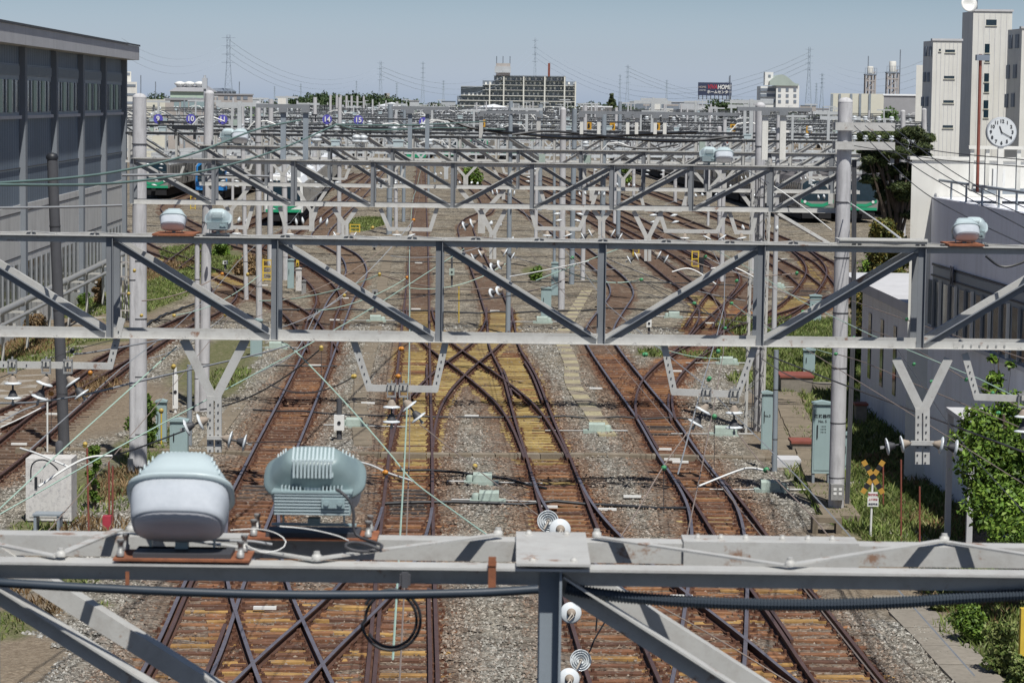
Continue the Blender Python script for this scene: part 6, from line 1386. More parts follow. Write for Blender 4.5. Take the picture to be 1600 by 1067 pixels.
def shrub(label, px, pyt, pyb, wpx, n, size, mat, seed, name='shrub', Y=None, cat='shrub', nb=9, group=None):
    b_ = G(px, pyb) if Y is None else P(px, pyb, Y); b_.z = 0; Y = b_.y; zt_ = zat(px, pyt, Y); hw = wpx * Y / F / 2; bl = rblobs(b_.x, Y, zt_ * .15, max(zt_ * .82, zt_ - min(hw * .5, zt_ * .35) * .9), hw * .62, nb, min(hw * .5, zt_ * .35), seed)
    return tree(name, label, (b_.x, Y, 0), bl, n, size, mat, tr=.05, cat=cat, seed=seed, group=group)
shrub('wide autumn-tinted green hedge bush left of the cream office wall', 1387, 328, 432, 98, 22000, .07, 'leaf_hedge', 4, nb=22, Y=89)
shrub('darker green bush above the low flat-roofed building', 1375, 380, 455, 90, 8000, .08, 'leaf_bright', 14, nb=12)
shrub('narrow brownish bush behind the big right pole', 1337, 430, 560, 36, 4500, .07, 'leaf_hedge', 15)
shrub('bush under the right gantry beside the green cabinet', 1330, 520, 600, 46, 4500, .06, 'leaf_bright', 16)
# big bright bush at the right edge
def at3(px, py, Y, r): q = P(px, py, Y); return (q.x, q.y, q.z, r, r, r * .8)
bushes = [at3(1525, 690, 52, .55), at3(1565, 680, 51, .6), at3(1600, 700, 50, .6), at3(1545, 730, 50, .6), at3(1585, 750, 50, .65), at3(1560, 790, 49, .6), at3(1605, 800, 49, .6), at3(1540, 770, 50, .4), at3(1530, 655, 52, .35), at3(1590, 640, 51, .45), at3(1580, 835, 48, .45)]
q = P(1590, 900, 50); tree('broadleaf_tree', 'bright green leafy tree overhanging the right edge in front of the office', (q.x, 50, 0), bushes, 15000, .05, 'leaf_bright', tr=.08, seed=21)
bl2 = [at3(1552, 560, 54, .12), at3(1555, 590, 54, .2), at3(1580, 570, 54, .14), at3(1550, 610, 54, .25)]
q = P(1556, 900, 54); tree('sapling', 'thin leafy shoots rising above the bright tree', (q.x, 54, 0), bl2, 500, .05, 'leaf_bright', tr=.025, seed=22, sphere=.1)
shrub('small green bush beside the white cabinet at the lower left', 147, 690, 800, 34, 2600, .035, 'leaf_bright', 31)
shrub('leafy bush behind the left concrete pole', 225, 608, 705, 50, 4000, .04, 'leaf_bright', 32)
shrub('tiny bush beside the green cabinet in the middle of the yard', 839, 415, 440, 26, 1500, .07, 'leaf_bright', 33)
shrub('green bush beside the second concrete pole', 345, 378, 402, 40, 2500, .08, 'leaf_bright', 34)
shrub('dry straw coloured bush left of the yellow ladder', 388, 395, 432, 44, 2500, .09, 'dry_grass', 35)
shrub('green bush among the far tracks above the third gantry', 738, 258, 290, 36, 1800, .14, 'leaf_bright', 36)
shrub('green bush at the end of the ribbed train', 975, 262, 288, 30, 1600, .14, 'leaf_bright', 37)
shrub('rusty brown dry bush at the foot of the depot', 155, 430, 478, 22, 1500, .07, 'dry_grass', 38)
shrub('green bush at the foot of the depot wall', 133, 455, 482, 26, 1500, .06, 'leaf_bright', 39)
shrub('low dry bush at the foot of the depot near the left edge', 55, 490, 530, 46, 1800, .06, 'dry_grass', 40)
for i, (px, pt, pb, w_) in enumerate(((1452, 895, 960, 60), (1500, 905, 1010, 70), (1545, 930, 1060, 70), (1430, 880, 925, 50), (1575, 985, 1080, 50), (1480, 880, 930, 50))):
    shrub('%s from the left of the green bushes along the concrete strip, bottom right' % ordw(sorted((1452, 1500, 1545, 1430, 1575, 1480)).index(px)), px + 18, pt + 34, pb, w_ * .9, 3000, .035, 'leaf_bright' if i % 2 else 'grass', 50 + i, group='bushes at the bottom right')
# grass blades
def grass(label, patches, n, h, mat, seed, name='grass'):
    rs = np.random.default_rng(seed); P_ = []
    for (px, py, rx, ry) in patches:
        c = G(px, py); k = int(n * rx * ry / sum(q[2] * q[3] for q in patches)); a = rs.random(k) * 6.28; r = np.sqrt(rs.random(k)) * (1 + .15 * np.sin(a * 3)); P_.append(np.stack([c.x + np.cos(a) * r * rx, c.y + np.sin(a) * r * ry], 1))
    xy = np.concatenate(P_); k = len(xy); ang = rs.random(k) * 6.28; hh = h * (.4 + rs.random(k)); lean = rs.normal(size=(k, 2)) * hh[:, None] * .45; w_ = .012 + .012 * rs.random(k) + .00012 * xy[:, 1]
    dx = np.stack([np.cos(ang), np.sin(ang)], 1) * w_[:, None]; z0 = np.zeros(k)
    vs = np.stack([np.c_[xy - dx, z0], np.c_[xy + dx, z0], np.c_[xy + lean * .4 + dx * .6, hh * .6], np.c_[xy + lean, hh], np.c_[xy + lean * .4 - dx * .6, hh * .6]], 1).reshape(-1, 3)
    me = bpy.data.meshes.new(name); me.from_pydata(vs.tolist(), [], np.arange(5 * k).reshape(-1, 5).tolist()); me.materials.append(MATS[mat]); o = bpy.data.objects.new(name, me); COL.objects.link(o); tag(o, label, 'grass', kind='stuff')
gp_r = [(1290, 525, 4, 9), (1265, 565, 3, 9), (1262, 605, 2.4, 5), (1330, 560, 2, 10), (1350, 670, 1.7, 7), (1370, 760, 2, 4.5), (1400, 820, 1.6, 4.5), (1365, 815, .9, 4), (1450, 800, 1.6, 3.5), (1290, 690, 1, 2.5), (1275, 775, .4, 1.6), (1525, 930, 1.1, 3), (1590, 1010, 1.2, 3), (1340, 725, 1.2, 4), (1020, 555, .5, 1.5), (1105, 560, .9, 1.6)]
grass('green grass growing around the cabinets and troughs on the right', gp_r, 52000, .22, 'grass', 2)
gp_l = [(240, 470, 1.2, 12), (255, 440, 1.4, 10), (160, 480, 1.4, 7), (40, 560, 1.6, 5), (100, 530, 2, 4), (235, 700, .7, 4), (150, 790, 1.2, 2.5), (330, 415, 2, 9), (300, 395, 2, 8), (110, 915, .5, 1), (60, 825, .6, 1.5), (8, 980, .6, 1.4), (150, 955, .25, .4), (575, 350, 1.6, 12), (345, 600, .7, 5), (190, 905, .35, .6)]
grass('green weeds and grass along the left side of the yard', gp_l, 30000, .17, 'grass', 3)
grass('dry straw grass tufts at the left between rails and depot', [(40, 545, 1.4, 4), (140, 830, .8, 1.4), (185, 760, .7, 3), (400, 415, 1.2, 8), (255, 425, 1, 8), (60, 960, .5, 1.2), (30, 930, .3, .6), (150, 610, .6, 3), (1460, 820, .9, 2.5), (1520, 950, .8, 2), (1400, 740, 1, 3)], 12000, .22, 'dry_grass', 4)
# ------------------------------------------------------------------ lineside equipment
def cabinet(label, px0, px1, pyt, pyb, mat='cabinet', depth=None, legs=0, text=None, name='relay_cabinet', group='lineside cabinets', handle=True, rz=0, roof=True):
    b_ = G((px0 + px1) / 2, pyb); Y = b_.y; w_ = (px1 - px0) * Y / F; zt_ = P(px0, pyt, Y).z; d_ = depth or w_ * .6
    root = thing(name, label, 'cabinet', (b_.x, Y, 0), group=group)
    m = MB(); m.span((b_.x - w_ / 2, Y, legs), (b_.x + w_ / 2, Y + d_, zt_ - .06)); m.obj('body', mat, root)
    m = MB(); m.span((b_.x - w_ * .42, Y - .012, legs + .08), (b_.x + w_ * .42, Y - .002, zt_ - .14)); dr = m.obj('door', mat, root)
    if handle: m = MB(); m.span((b_.x - w_ * .30, Y - .04, legs + (zt_ - legs) * .5), (b_.x - w_ * .24, Y - .014, legs + (zt_ - legs) * .68)); m.obj('handle', 'black', dr)
    if roof: m = MB(); m.add([(b_.x - w_ * .55, Y - .05, zt_ - .058), (b_.x + w_ * .55, Y - .05, zt_ - .058), (b_.x + w_ * .55, Y + d_ + .05, zt_ - .058), (b_.x - w_ * .55, Y + d_ + .05, zt_ - .058), (b_.x - w_ * .55, Y - .05, zt_ - .02), (b_.x, Y - .05, zt_ + .03), (b_.x + w_ * .55, Y - .05, zt_ - .02), (b_.x - w_ * .55, Y + d_ + .05, zt_ - .02), (b_.x, Y + d_ + .05, zt_ + .03), (b_.x + w_ * .55, Y + d_ + .05, zt_ - .02)], [(0, 1, 6, 5, 4), (3, 7, 8, 9, 2), (4, 5, 8, 7), (5, 6, 9, 8), (0, 4, 7, 3), (1, 2, 9, 6), (0, 3, 2, 1)]); m.obj('roof', mat, root)
    if legs:
        for sx in (-1, 1):
            m = MB(); m.span((b_.x + sx * w_ * .42 - .03, Y + .02, 0), (b_.x + sx * w_ * .42 + .03, Y + d_ - .02, legs)); m.obj('leg', 'steel_blue', root)
    m = MB(); m.span((b_.x - w_ * .6, Y - .08, 0), (b_.x + w_ * .6, Y + d_ + .08, .07 if not legs else .04)); m.obj('plinth', 'concrete', root)
    if text:
        for (s_, dx, fz, sz) in text: text_mesh('lettering', s_, sz, (b_.x + dx * w_, Y - .016, legs + (zt_ - legs) * fz), 'black', dr, extrude=.001, bold=.002)
    return root
cabinet('tall pale green cabinet with black lettering and handle, left of the thick right pole', 1268, 1297, 628, 768, legs=.45, text=[('断路器盤', 0, .80, .10), ('No. 5', 0, .73, .09), ('1 2 3 4', .05, .66, .045), ('5 6 7 8', .05, .62, .045), ('9 0 1 2', .05, .58, .045)])
cabinet('narrow blue green cabinet right behind the thick right pole', 1318, 1327, 676, 740)
cabinet('tall green cabinet cut by the steel post, right of the lattice mast', 1189, 1206, 612, 706, text=[('No.3', 0, .6, .09)])
cabinet('green cabinet with dark lettering standing in the grass behind the right gantry', 1255, 1273, 545, 588, text=[('103.04F', 0, .85, .11)])
cabinet('green cabinet above the diagonal brace, beside the long right track', 1265, 1283, 461, 505, text=[('29F', 0, .5, .12)])
cabinet('nearer green cabinet at the foot of the middle concrete pole', 845, 861, 449, 500)
cabinet('farther green cabinet against the middle concrete pole', 861, 873, 410, 464, text=[('15', 0, .8, .12)])
cabinet('green cabinet half hidden behind the post of the left gantry panel', 391, 409, 499, 560)
cabinet('blue green cabinet beside the yellow ladder on the left', 449, 459, 405, 453)
cabinet('short white cabinet right of the blue green one', 462, 471, 419, 457, mat='cabinet_white')
cabinet('squat grey cabinet beside the short white cabinet', 471, 478, 438, 462, mat='galv')
cabinet('green cabinet directly behind the left big floodlight', 265, 293, 655, 722)
cabinet('narrow green cabinet in front of the leafy bush on the left', 243, 260, 625, 694)
wc = cabinet('large weathered white cabinet with peeling paint and a steel step at the lower left', 40, 112, 712, 822, mat='cabinet_white', legs=.12, roof=False, depth=.75, text=[('1L', -.15, .62, .1)])
b_ = G(74, 835); m = MB()
for sx in (-.25, .25): m.span((b_.x + sx - .03, b_.y - .1, 0), (b_.x + sx + .03, b_.y + .3, .42))
m.span((b_.x - .30, b_.y - .12, .42), (b_.x + .30, b_.y + .32, .46)); m.solo('step', 'steel_blue', 'small steel step standing in front of the white cabinet', 'step')
b_ = G(88, 812); b_.z = 1.55; m = MB(); m.lathe([(.09, 0), (.09, .28), (.04, .32)], (b_.x + .02, b_.y + .3, 1.42), n=12); m.solo('vent', 'pole_dark', 'small dark vent pipe on top of the white cabinet', 'vent')
cabinet('small crimson box beside the pinkish stakes at the lower left', 160, 173, 802, 836, mat='red', depth=.2, handle=False, name='box', group='small lineside boxes', roof=False)
for i, (px, pt, pb) in enumerate(((171, 720, 826), (176, 728, 828), (139, 700, 850))):
    a = G(px, pb); t = P(px + (-1, 0, -3)[i], pt, a.y); m = MB(); m.tube([a, t], .022, 6); m.solo('stake', 'brick_red', ('first of two rust red stakes behind the crimson box', 'second, slightly taller rust red stake behind the crimson box', 'thin rusty rod beside the white cabinet')[i], 'stake')
def switch_machine(label, px, py, s=1.0, rz=0):
    b_ = G(px, py); root = thing('switch_machine', label, 'switch machine', (0, 0, 0), group='point machines')
    m = MB(); m.span((-.42 * s, -.18 * s, 0), (.42 * s, .18 * s, .10 * s)); m.obj('bed', 'machine', root)
    m = MB(); m.prism([(-.17, .1), (.17, .1), (.15, .26), (.08, .31), (-.08, .31), (-.15, .26)], (-.26 * s, 0, 0), (.2 * s, 0, 0)); m.obj('housing', 'machine', root)
    m = MB(); m.lathe([(.10, 0), (.10, .1), (.07, .14), (.03, .15)], (.28 * s, 0, .1), n=12); m.obj('motor', 'machine', root)
    m = MB(); m.tube([(.42 * s, 0, .08), (.85 * s, 0, .08)], .03, 6); m.tube([(-.42 * s, 0, .07), (-1.5 * s, 0, .06)], .022, 6); m.obj('rod', 'galv', root)
    root.location = (b_.x, b_.y, 0.04); root.rotation_euler = (0, 0, rz); return root
for lb, px, py, rz in (('between the bent track and the right track, on the stepped walkway', 934, 679, 0), ('upper of two in the middle between centre and bent tracks', 752, 760, R(180)), ('lower of two in the middle between centre and bent tracks', 762, 789, R(180)), ('right of the left track below the cross trough', 552, 671, R(180)), ('under the swinging insulator left of the lattice mast', 1131, 684, 0), ('in the grass tuft behind the right frame bracket', 1136, 572, 0), ('at the end of the white curved arm on the right', 1205, 772, 0), ('between the left track and the centre track, behind the gantry brace', 588, 505, 0), ('left of the east bend, in front of the second gantry brace', 1052, 499, R(180)), ('beside the green cabinet in the middle', 848, 507, 0), ('near the ladder left of the hook-shaped track', 1214, 452, 0), ('at the far left behind the second concrete pole', 432, 548, 0)):
    switch_machine('pale green point machine ' + lb, px, py, 1.0, rz)
MK = MB(); MK.box((0, 0, .05), (.42, .10, .05)); mk = MK.obj('sleeper_marker', 'white'); mkme = mk.data; bpy.data.objects.remove(mk)
mks = [(493, 571), (538, 466), (523, 500), (414, 950), (1037, 702), (931, 607), (1056, 580), (1109, 505), (654, 411), (650, 483), (773, 486), (515, 802), (1050, 718), (949, 796), (857, 792), (30, 694), (83, 647), (1063, 722), (1313, 471), (1214, 408), (1225, 405), (655, 320), (652, 383), (560, 297), (756, 375), (412, 446), (508, 426), (737, 650), (988, 776), (1065, 932), (575, 630)]
for i, (x, y) in enumerate(sorted(mks)):
    p = G(x, y, .1); o = bpy.data.objects.new('sleeper_marker', mkme); COL.objects.link(o); o.location = (p.x, p.y, .06); tag(o, '%s from the left of the small white marker blocks lying between the rails' % ordw(i), 'marker block', 'white marker blocks on the sleepers')
# walkways and cable troughs
def strip_path(name, pix, w_, mat, label, cat='walkway', slabs=0, mat2=None, z=.09, kind=None):
    pts = crom([G(x, y, z) for x, y in pix], .5 if not slabs else slabs)
    m = MB()
    for i in range(len(pts) - 1):
        a, b_ = pts[i], pts[i + 1]; d = (b_ - a); L_ = d.length; ang = math.atan2(d.y, d.x); m.cur = (i % 2) if mat2 else 0
        m.box(((a.x + b_.x) / 2, (a.y + b_.y) / 2, z - .12 + (.004 if i % 2 else 0)), (L_ * (.97 if slabs else 1.02), w_ * (1 + (.04 if i % 2 and slabs else 0)), .26), Matrix.Rotation(ang + (random.uniform(-.02, .02) if slabs else 0), 3, 'Z'))
    return m.solo(name, [mat] + ([mat2] if mat2 else []), label, cat, kind=kind)
plain('slab_yellow', (0.33, 0.29, 0.18), rough=.9, var=.25, scale=3); plain('slab_brown', (0.22, 0.185, 0.14), rough=.9, var=.25, scale=3)
strip_path('walkway', [(917, 454), (905, 474), (890, 500), (877, 527), (883, 546), (894, 571), (893, 596), (908, 621), (924, 641), (938, 664), (950, 680)], .52, 'slab_yellow', 'stepped walkway of alternating yellowish and brown slabs between the bent and right tracks', slabs=1.15, mat2='slab_brown')
strip_path('walkway', [(618, 340), (612, 375), (600, 430), (592, 480), (586, 520), (577, 550), (560, 620), (562, 650), (568, 700)], .5, 'duct', 'narrow concrete walkway between the left track and the centre track', slabs=1.0)
strip_path('cable_trough', [(395, 706), (330, 704), (270, 700), (180, 702), (120, 700), (0, 700)], .35, 'duct', 'cable trough crossing the left tracks behind the big floodlight', 'cable trough', slabs=.7, z=.13)
strip_path('cable_trough', [(560, 707), (650, 709), (800, 710), (880, 708), (950, 706), (1025, 712), (1110, 713), (1200, 713), (1250, 716)], .38, 'duct', 'long cable trough with yellow dashed lid crossing the middle tracks', 'cable trough', slabs=.6, mat2='slab_brown', z=.13)
strip_path('walkway', [(378, 625), (350, 660), (322, 698)], .5, 'duct', 'short wooden plank path beside the left stem bracket')
strip_path('kerb_strip', [(1398, 930), (1432, 960), (1470, 1000), (1533, 1067), (1560, 1095)], .85, 'concrete', 'concrete strip between ballast and bushes at the bottom right', slabs=1.6)
strip_path('walkway', [(1336, 735), (1372, 782), (1420, 838), (1470, 890)], .75, 'path', 'concrete garden path behind the crossing sign', slabs=1.5, z=.05)
strip_path('cable_trough', [(1226, 612), (1242, 650), (1262, 690), (1290, 760), (1320, 815)], .8, 'duct', 'broad trough lid line running past the tall green cabinet on the right', 'cable trough', slabs=1.2, z=.2)
strip_path('cable_trough', [(1210, 640), (1225, 690), (1232, 720)], .5, 'duct', 'second trough lid line left of the tall green cabinet', 'cable trough', slabs=1.2, z=.15)
def block(name, label, px0, px1, pyt, pyb, mat, d_=.6, lid=None, cat='block'):
    b_ = G((px0 + px1) / 2, pyb); Y = b_.y; w_ = (px1 - px0) * Y / F; zt_ = P(px0, pyt, Y).z; root = thing(name, label, cat, (b_.x, Y, 0))
    m = MB(); m.span((b_.x - w_ / 2, Y, 0), (b_.x + w_ / 2, Y + d_, zt_)); m.obj('body', mat, root)
    if lid: m = MB(); m.span((b_.x - w_ / 2 - .04, Y - .04, zt_ + .003), (b_.x + w_ / 2 + .04, Y + d_ + .04, zt_ + .07)); m.obj('lid', lid, root)
block('pit_box', 'wide concrete pit with a rust red lid, right of the steel post', 1220, 1270, 590, 618, 'concrete', 1.4, 'brick_red', 'pit'); block('pit_box', 'small pit with a rust red lid at the foot of the tall green cabinet', 1238, 1268, 693, 712, 'concrete', .8, 'brick_red', 'pit')
block('concrete_block', 'concrete pillar stub with a red top behind the thick right pole', 1337, 1354, 634, 664, 'concrete', .5, 'brick_red', 'pillar'); block('concrete_block', 'long low concrete wall behind the troughs on the right', 1225, 1310, 598, 612, 'concrete', .4); block('concrete_block', 'pale concrete slab box left of the tall green cabinet', 1210, 1252, 718, 734, 'grey_wall', .9)
b_ = G(1292, 838); root = thing('concrete_stand', 'dark concrete stand shaped like a small table beside the thick right pole', 'stand', (b_.x, b_.y, 0)); m = MB()
m.span((b_.x - .32, b_.y, .30), (b_.x + .32, b_.y + .4, .42)); m.span((b_.x - .32, b_.y, 0), (b_.x - .2, b_.y + .4, .30)); m.span((b_.x + .2, b_.y, 0), (b_.x + .32, b_.y + .4, .30)); m.obj('frame', 'duct', root)
# crossing sign
b_ = G(1360, 842); Y = b_.y; sg = thing('crossing_sign', 'yellow and black striped X crossing sign on a white post with small notice plates', 'sign', b_)
ctr = P(1364, 745, Y); m = MB(); m.tube([(b_.x, Y, 0), (ctr.x, Y + .03, ctr.z + .1)], .025, 8); m.obj('post', 'white', sg)
for a_ in (R(58), R(122)):
    d = V((math.cos(a_), 0, math.sin(a_))); up_ = V((-d.z, 0, d.x)); dy = 0 if a_ < 1.5 else -.012
    for k in range(7):
        s0 = -.42 + .84 * k / 7; m = MB(); m.beam(ctr + d * s0 + V((0, dy, 0)), ctr + d * (s0 + .118) + V((0, dy, 0)), .01, .11, up=up_); m.obj('stripe', 'orange' if k % 2 == 0 else 'black', sg)
for (pyc, hh, ww, tx) in ((773, .13, .20, [('踏切注意', .0, .055, 'red')]), (784, .20, .24, [('上り注意', .05, .05, 'red'), ('高圧電線', -.05, .05, 'navy')])):
    c = P(1364, pyc, Y - .03); m = MB(); m.box(c, (ww, .01, hh)); pl_ = m.obj('notice_plate', 'white', sg)
    for s_, dz, sz, mt in tx: text_mesh('lettering', s_, sz, c + V((0, -.008, dz)), mt, pl_, extrude=.001, bold=.002)
for i, (px, pt, pb) in enumerate(((1380, 722, 800), (1408, 718, 852), (1437, 760, 880))):
    a = G(px, pb); m = MB(); m.tube([a, P(px, pt, a.y)], .02, 6); m.solo('fence_post', 'brick_red', '%s rusty fence post from the left behind the crossing sign' % ordw(i), 'post', 'rusty fence posts')
a = G(1596, 1075); m = MB(); m.span((a.x - .05, a.y - .05, 0), (a.x + .12, a.y + .1, P(1596, 950, a.y).z)); m.solo('marker_post', 'yellow', 'yellow square post cut off by the lower right edge', 'post')
# dwarf signals and small posts
def small_post(label, px, pyt, pyb, r=.03, head=None, mat='pole_dark', hs=(.18, .14, .3), hz=None, name='signal_post', cat='signal'):
    b_ = G(px, pyb); t = P(px, pyt, b_.y); root = thing(name, label, cat, (b_.x, b_.y, 0), group='small lineside signals and posts'); m = MB(); m.tube([b_, t], r, 8); m.obj('post', mat, root)
    m = MB(); m.box((b_.x, b_.y, .05), (.3, .25, .1)); m.obj('base', 'concrete', root)
    if head: m = MB(); c = P(px, hz or pyt, b_.y - .05); m.box(c, hs); h_ = m.obj('head', head, root); m = MB(); m.lathe([(.05, 0), (.05, .02)], c - V((0, hs[1] / 2 + .02, 0)), (0, 1, 0), 10); m.obj('lens', 'black', h_)
small_post('black post with a white box left of the centre track', 530, 622, 692, .075, 'white', hs=(.28, .16, .42), hz=660)
small_post('dwarf signal with a grey housing right of the centre track', 706, 396, 452, .05, 'machine', hs=(.26, .2, .34), hz=425)
small_post('thin yellow marker rod beside the dwarf signal', 717, 448, 508, .025, None, 'yellow', name='marker_rod')
small_post('black dwarf signal with grey lamp between left and centre tracks', 586, 457, 492, .06, 'galv', hs=(.25, .2, .25)); small_post('white topped dwarf signal below the right gantry brace', 1014, 505, 532, .05, 'white', hs=(.2, .16, .3))
small_post('dark dwarf signal with a white top at the far left curve', 352, 410, 424, .07, 'white', hs=(.26, .2, .2)); small_post('dwarf signal on the ballast in the top centre', 585, 383, 393, .07, 'galv', hs=(.3, .2, .3)); small_post('small black signal behind the ladder of the right tracks', 1096, 408, 430, .1, 'black', hs=(.3, .2, .4))
small_post('thin yellow rod in front of the narrow green cabinet', 252, 641, 700, .022, None, 'yellow', name='marker_rod'); small_post('white perforated plate post between the two left poles', 274, 574, 650, .045, 'white', 'white', hs=(.16, .03, 1.0), hz=612); small_post('slim white rod near the dark leaning pole', 74, 622, 712, .025, None, 'white', name='marker_rod')
small_post('striped black and yellow post left of the white cabinet group', 465, 407, 425, .05, 'yellow', hs=(.16, .1, .4), hz=412)
def ladder(label, px0, px1, pyt, pyb):
    a = G(px0, pyb); Y = a.y; w_ = (px1 - px0) * Y / F; h = P(px0, pyt, Y).z; root = thing('yellow_ladder', label, 'ladder', a, group='yellow ladders'); m = MB()
    for s_ in (0, w_): m.beam((a.x + s_, Y, 0), (a.x + s_, Y, h), .07, .07, up=(0, 1, 0))
    m.obj('side_rail', 'yellow', root)
    for k in range(max(3, int(h / .28))): m = MB(); z = .15 + k * (h - .2) / max(2, int(h / .28) - 1); m.beam((a.x, Y, z), (a.x + w_, Y, z), .06, .06); m.obj('rung', 'yellow', root)
ladder('yellow ladder between the slim poles on the left', 411, 424, 405, 441); ladder('yellow ladder in front of the parallel diagonal tracks on the right', 1081, 1091, 392, 420); ladder('small yellow ladder beside the second stem bracket', 989, 998, 388, 406); ladder('low yellow frame between the left track and the blue grey tube pole', 547, 562, 350, 365); ladder('short yellow ladder next to the blue train', 298, 305, 300, 328)
# track number boards
def board(txt, px, py, Y, mat, label):
    c = P(px, py, Y); root = thing('number_board', label, 'sign', c, group='track number boards'); w_ = .62 if Y > 150 else .5; s = Y / 170
    m = MB(); m.lathe([(.30 * s, 0), (.30 * s, .05)], c, (0, 1, 0), 24) if mat == 'sign_purple' else m.box(c, (.34 * s, .06, .46 * s)); m.obj('plate', mat, root); text_mesh('lettering', txt, (.44 if mat == 'sign_purple' else .36) * s, c - V((0, .06, 0)), 'white' if mat == 'sign_purple' else 'black', root, bold=.012, extrude=.004)
for t_, px, py in (('9', 247, 186), ('10', 298, 186), ('11', 348, 187), ('14', 511, 187), ('15', 560, 188), ('16', 662, 191)): board(t_, px, py, 170, 'sign_purple', 'purple track number board reading %s' % t_)
for t_, px, py in (('6', 754, 193), ('5', 920, 197), ('4', 957, 198), ('3', 1027, 198), ('2', 1145, 200), ('1', 1264, 203)): board(t_, px, py, 165, 'sign_orange', 'orange track number board reading %s' % t_)
# ------------------------------------------------------------------ wires
WG = 'overhead line wires'
WN = {}
WLAB = {'wire_green': 'pale green', 'wire_brown': 'thin brown', 'wire_dark': 'dark', 'wire_grey': 'grey', 'wire_feed': 'dark green', 'white': 'white'}
def wire(pts, r, mat, label, sm=True, name='overhead_wire', n=5):
    w3 = [P(*q) for q in pts]
    if sm and len(w3) > 2: w3 = crom(w3, max(.03, (w3[0] - w3[-1]).length / 80))
    m = MB(); m.tube(w3, r, n); return m.solo(name, mat, label, 'wire', WG)
wire([(-20, 288, 34), (0, 286, 35), (100, 279, 38), (190, 267, 41), (300, 241, 45), (400, 203, 51), (470, 188, 56)], .019, 'wire_feed', 'upper of two dark green feeder cables sweeping up from the left edge over the depot', n=8)
wire([(-20, 289, 34), (0, 288, 34), (100, 290, 37), (187, 287, 40), (300, 271, 45), (367, 256, 49), (452, 228, 55), (525, 195, 61)], .019, 'wire_feed', 'lower of two dark green feeder cables sweeping up from the left edge over the depot', n=8)
wire([(525, 195, 61), (560, 203, 70), (620, 203, 80), (700, 200, 100), (790, 203, 110)], .03, 'wire_feed', 'feeder cable sagging across the middle of the far gantries')
wire([(525, 195, 61), (640, 196, 70), (760, 190, 90)], .022, 'wire_feed', 'thin feeder cable leaving the meeting point of the green cables')
wire([(700, 187, 90), (740, 201, 90), (800, 208, 90), (900, 216, 85), (1000, 210, 84), (1090, 207, 82)], .05, 'black', 'thick black cable sagging in front of the apartment block')
wire([(800, 211, 84), (860, 205, 84), (960, 215, 83), (1060, 222, 80), (1150, 213, 80)], .04, 'black', 'second black cable lying along the fourth gantry')
wire([(960, 226, 78), (1010, 233, 78), (1060, 226, 78)], .03, 'black', 'short black cable loop hanging from the fourth gantry')
wire([(-10, 804, 26), (0, 794, 26.2), (107, 694, 28), (225, 588, 30), (277, 541, 31)], .0075, 'wire_green', 'pale green wire rising from the left edge to the second gantry, steeper one')
wire([(-10, 808, 26), (0, 803, 26.2), (175, 704, 28.5), (320, 626, 30.5), (400, 583, 33), (460, 551, 36)], .0075, 'wire_green', 'pale green wire rising from the left edge, flatter one crossing the left stem bracket')
wire([(460, 551, 36), (512, 521, 40), (585, 479, 46), (725, 389, 60)], .009, 'wire_green', 'pale green wire going up through the second gantry towards the middle')
wire([(440, 534, 31), (462, 549, 30.5), (535, 624, 29), (607, 706, 27.5), (645, 751, 26.5), (710, 799, 25), (765, 838, 24)], .0075, 'wire_green', 'pale green wire running down to the right in front of the left track')
wire([(400, 584, 40), (460, 551, 44), (495, 486, 50)], .008, 'wire_grey', 'short grey wire left of the second gantry brace')
wire([(655, 662, 29.8), (740, 729, 28), (800, 774, 26), (856, 816, 25)], .006, 'wire_brown', 'thin brown wire from the centre insulators down to the right')
wire([(1075, 674, 29.8), (1035, 731, 28), (995, 799, 26.5), (970, 838, 25)], .008, 'wire_brown', 'thin twisted wire from the right insulators down to the left')
wire([(1152, 676, 29.8), (1197, 733, 28), (1262, 799, 26), (1295, 838, 25)], .007, 'wire_brown', 'thin brown wire from the right insulators down past the green cabinet')
wire([(560, 721, 29), (582, 727, 28.7), (605, 738, 28.2), (645, 751, 27.5)], .012, 'white', 'white curved steady arm over the centre track', name='steady_arm')
wire([(1092, 759, 27.5), (1150, 736, 28), (1172, 731, 28.4), (1197, 735, 28.5)], .012, 'white', 'white curved steady arm over the right track', name='steady_arm')
wire([(32, 700, 28.6), (60, 709, 28.3), (107, 729, 28)], .012, 'white', 'left white curved steady arm at the white cabinet', name='steady_arm')
wire([(60, 760, 27.5), (107, 729, 28), (140, 714, 28.4), (175, 712, 28.6)], .013, 'white', 'right white curved steady arm at the white cabinet', name='steady_arm')
wire([(175, 712, 28.6), (215, 700, 29), (290, 672, 29.8)], .010, 'black', 'black wire from the left insulators to the steady arm')
wire([(388, 692, 29.9), (420, 690, 29), (470, 690, 28)], .006, 'wire_dark', 'short dark wire right of the left insulators')
wire([(48, 752, 28), (50, 725, 28), (68, 718, 28), (85, 728, 28), (93, 738, 28)], .008, 'black', 'black jumper loop above the white cabinet')
wire([(-10, 300 + 330, 33), (60, 628, 32), (140, 615, 31), (225, 594, 32), (400, 554, 40), (450, 540, 44)], .013, 'wire_grey', 'grey bound cable crossing the left poles below the second gantry')
wire([(115, 553, 30), (140, 551, 31), (225, 536, 34), (320, 517, 40)], .011, 'wire_grey', 'grey bound cable just under the bottom chord at the left')
wire([(0, 659, 29), (35, 641, 29.5), (60, 632, 30)], .010, 'wire_grey', 'grey rod from the left edge to the leftmost insulators')
wire([(0, 668, 29), (35, 652, 29.5), (70, 634, 30)], .008, 'white', 'thin pale rod below the grey rod at the left edge')
wire([(0, 590, 60), (50, 571, 60), (113, 548, 62), (200, 525, 66)], .01, 'wire_dark', 'dark wire rising past the leaning pole')
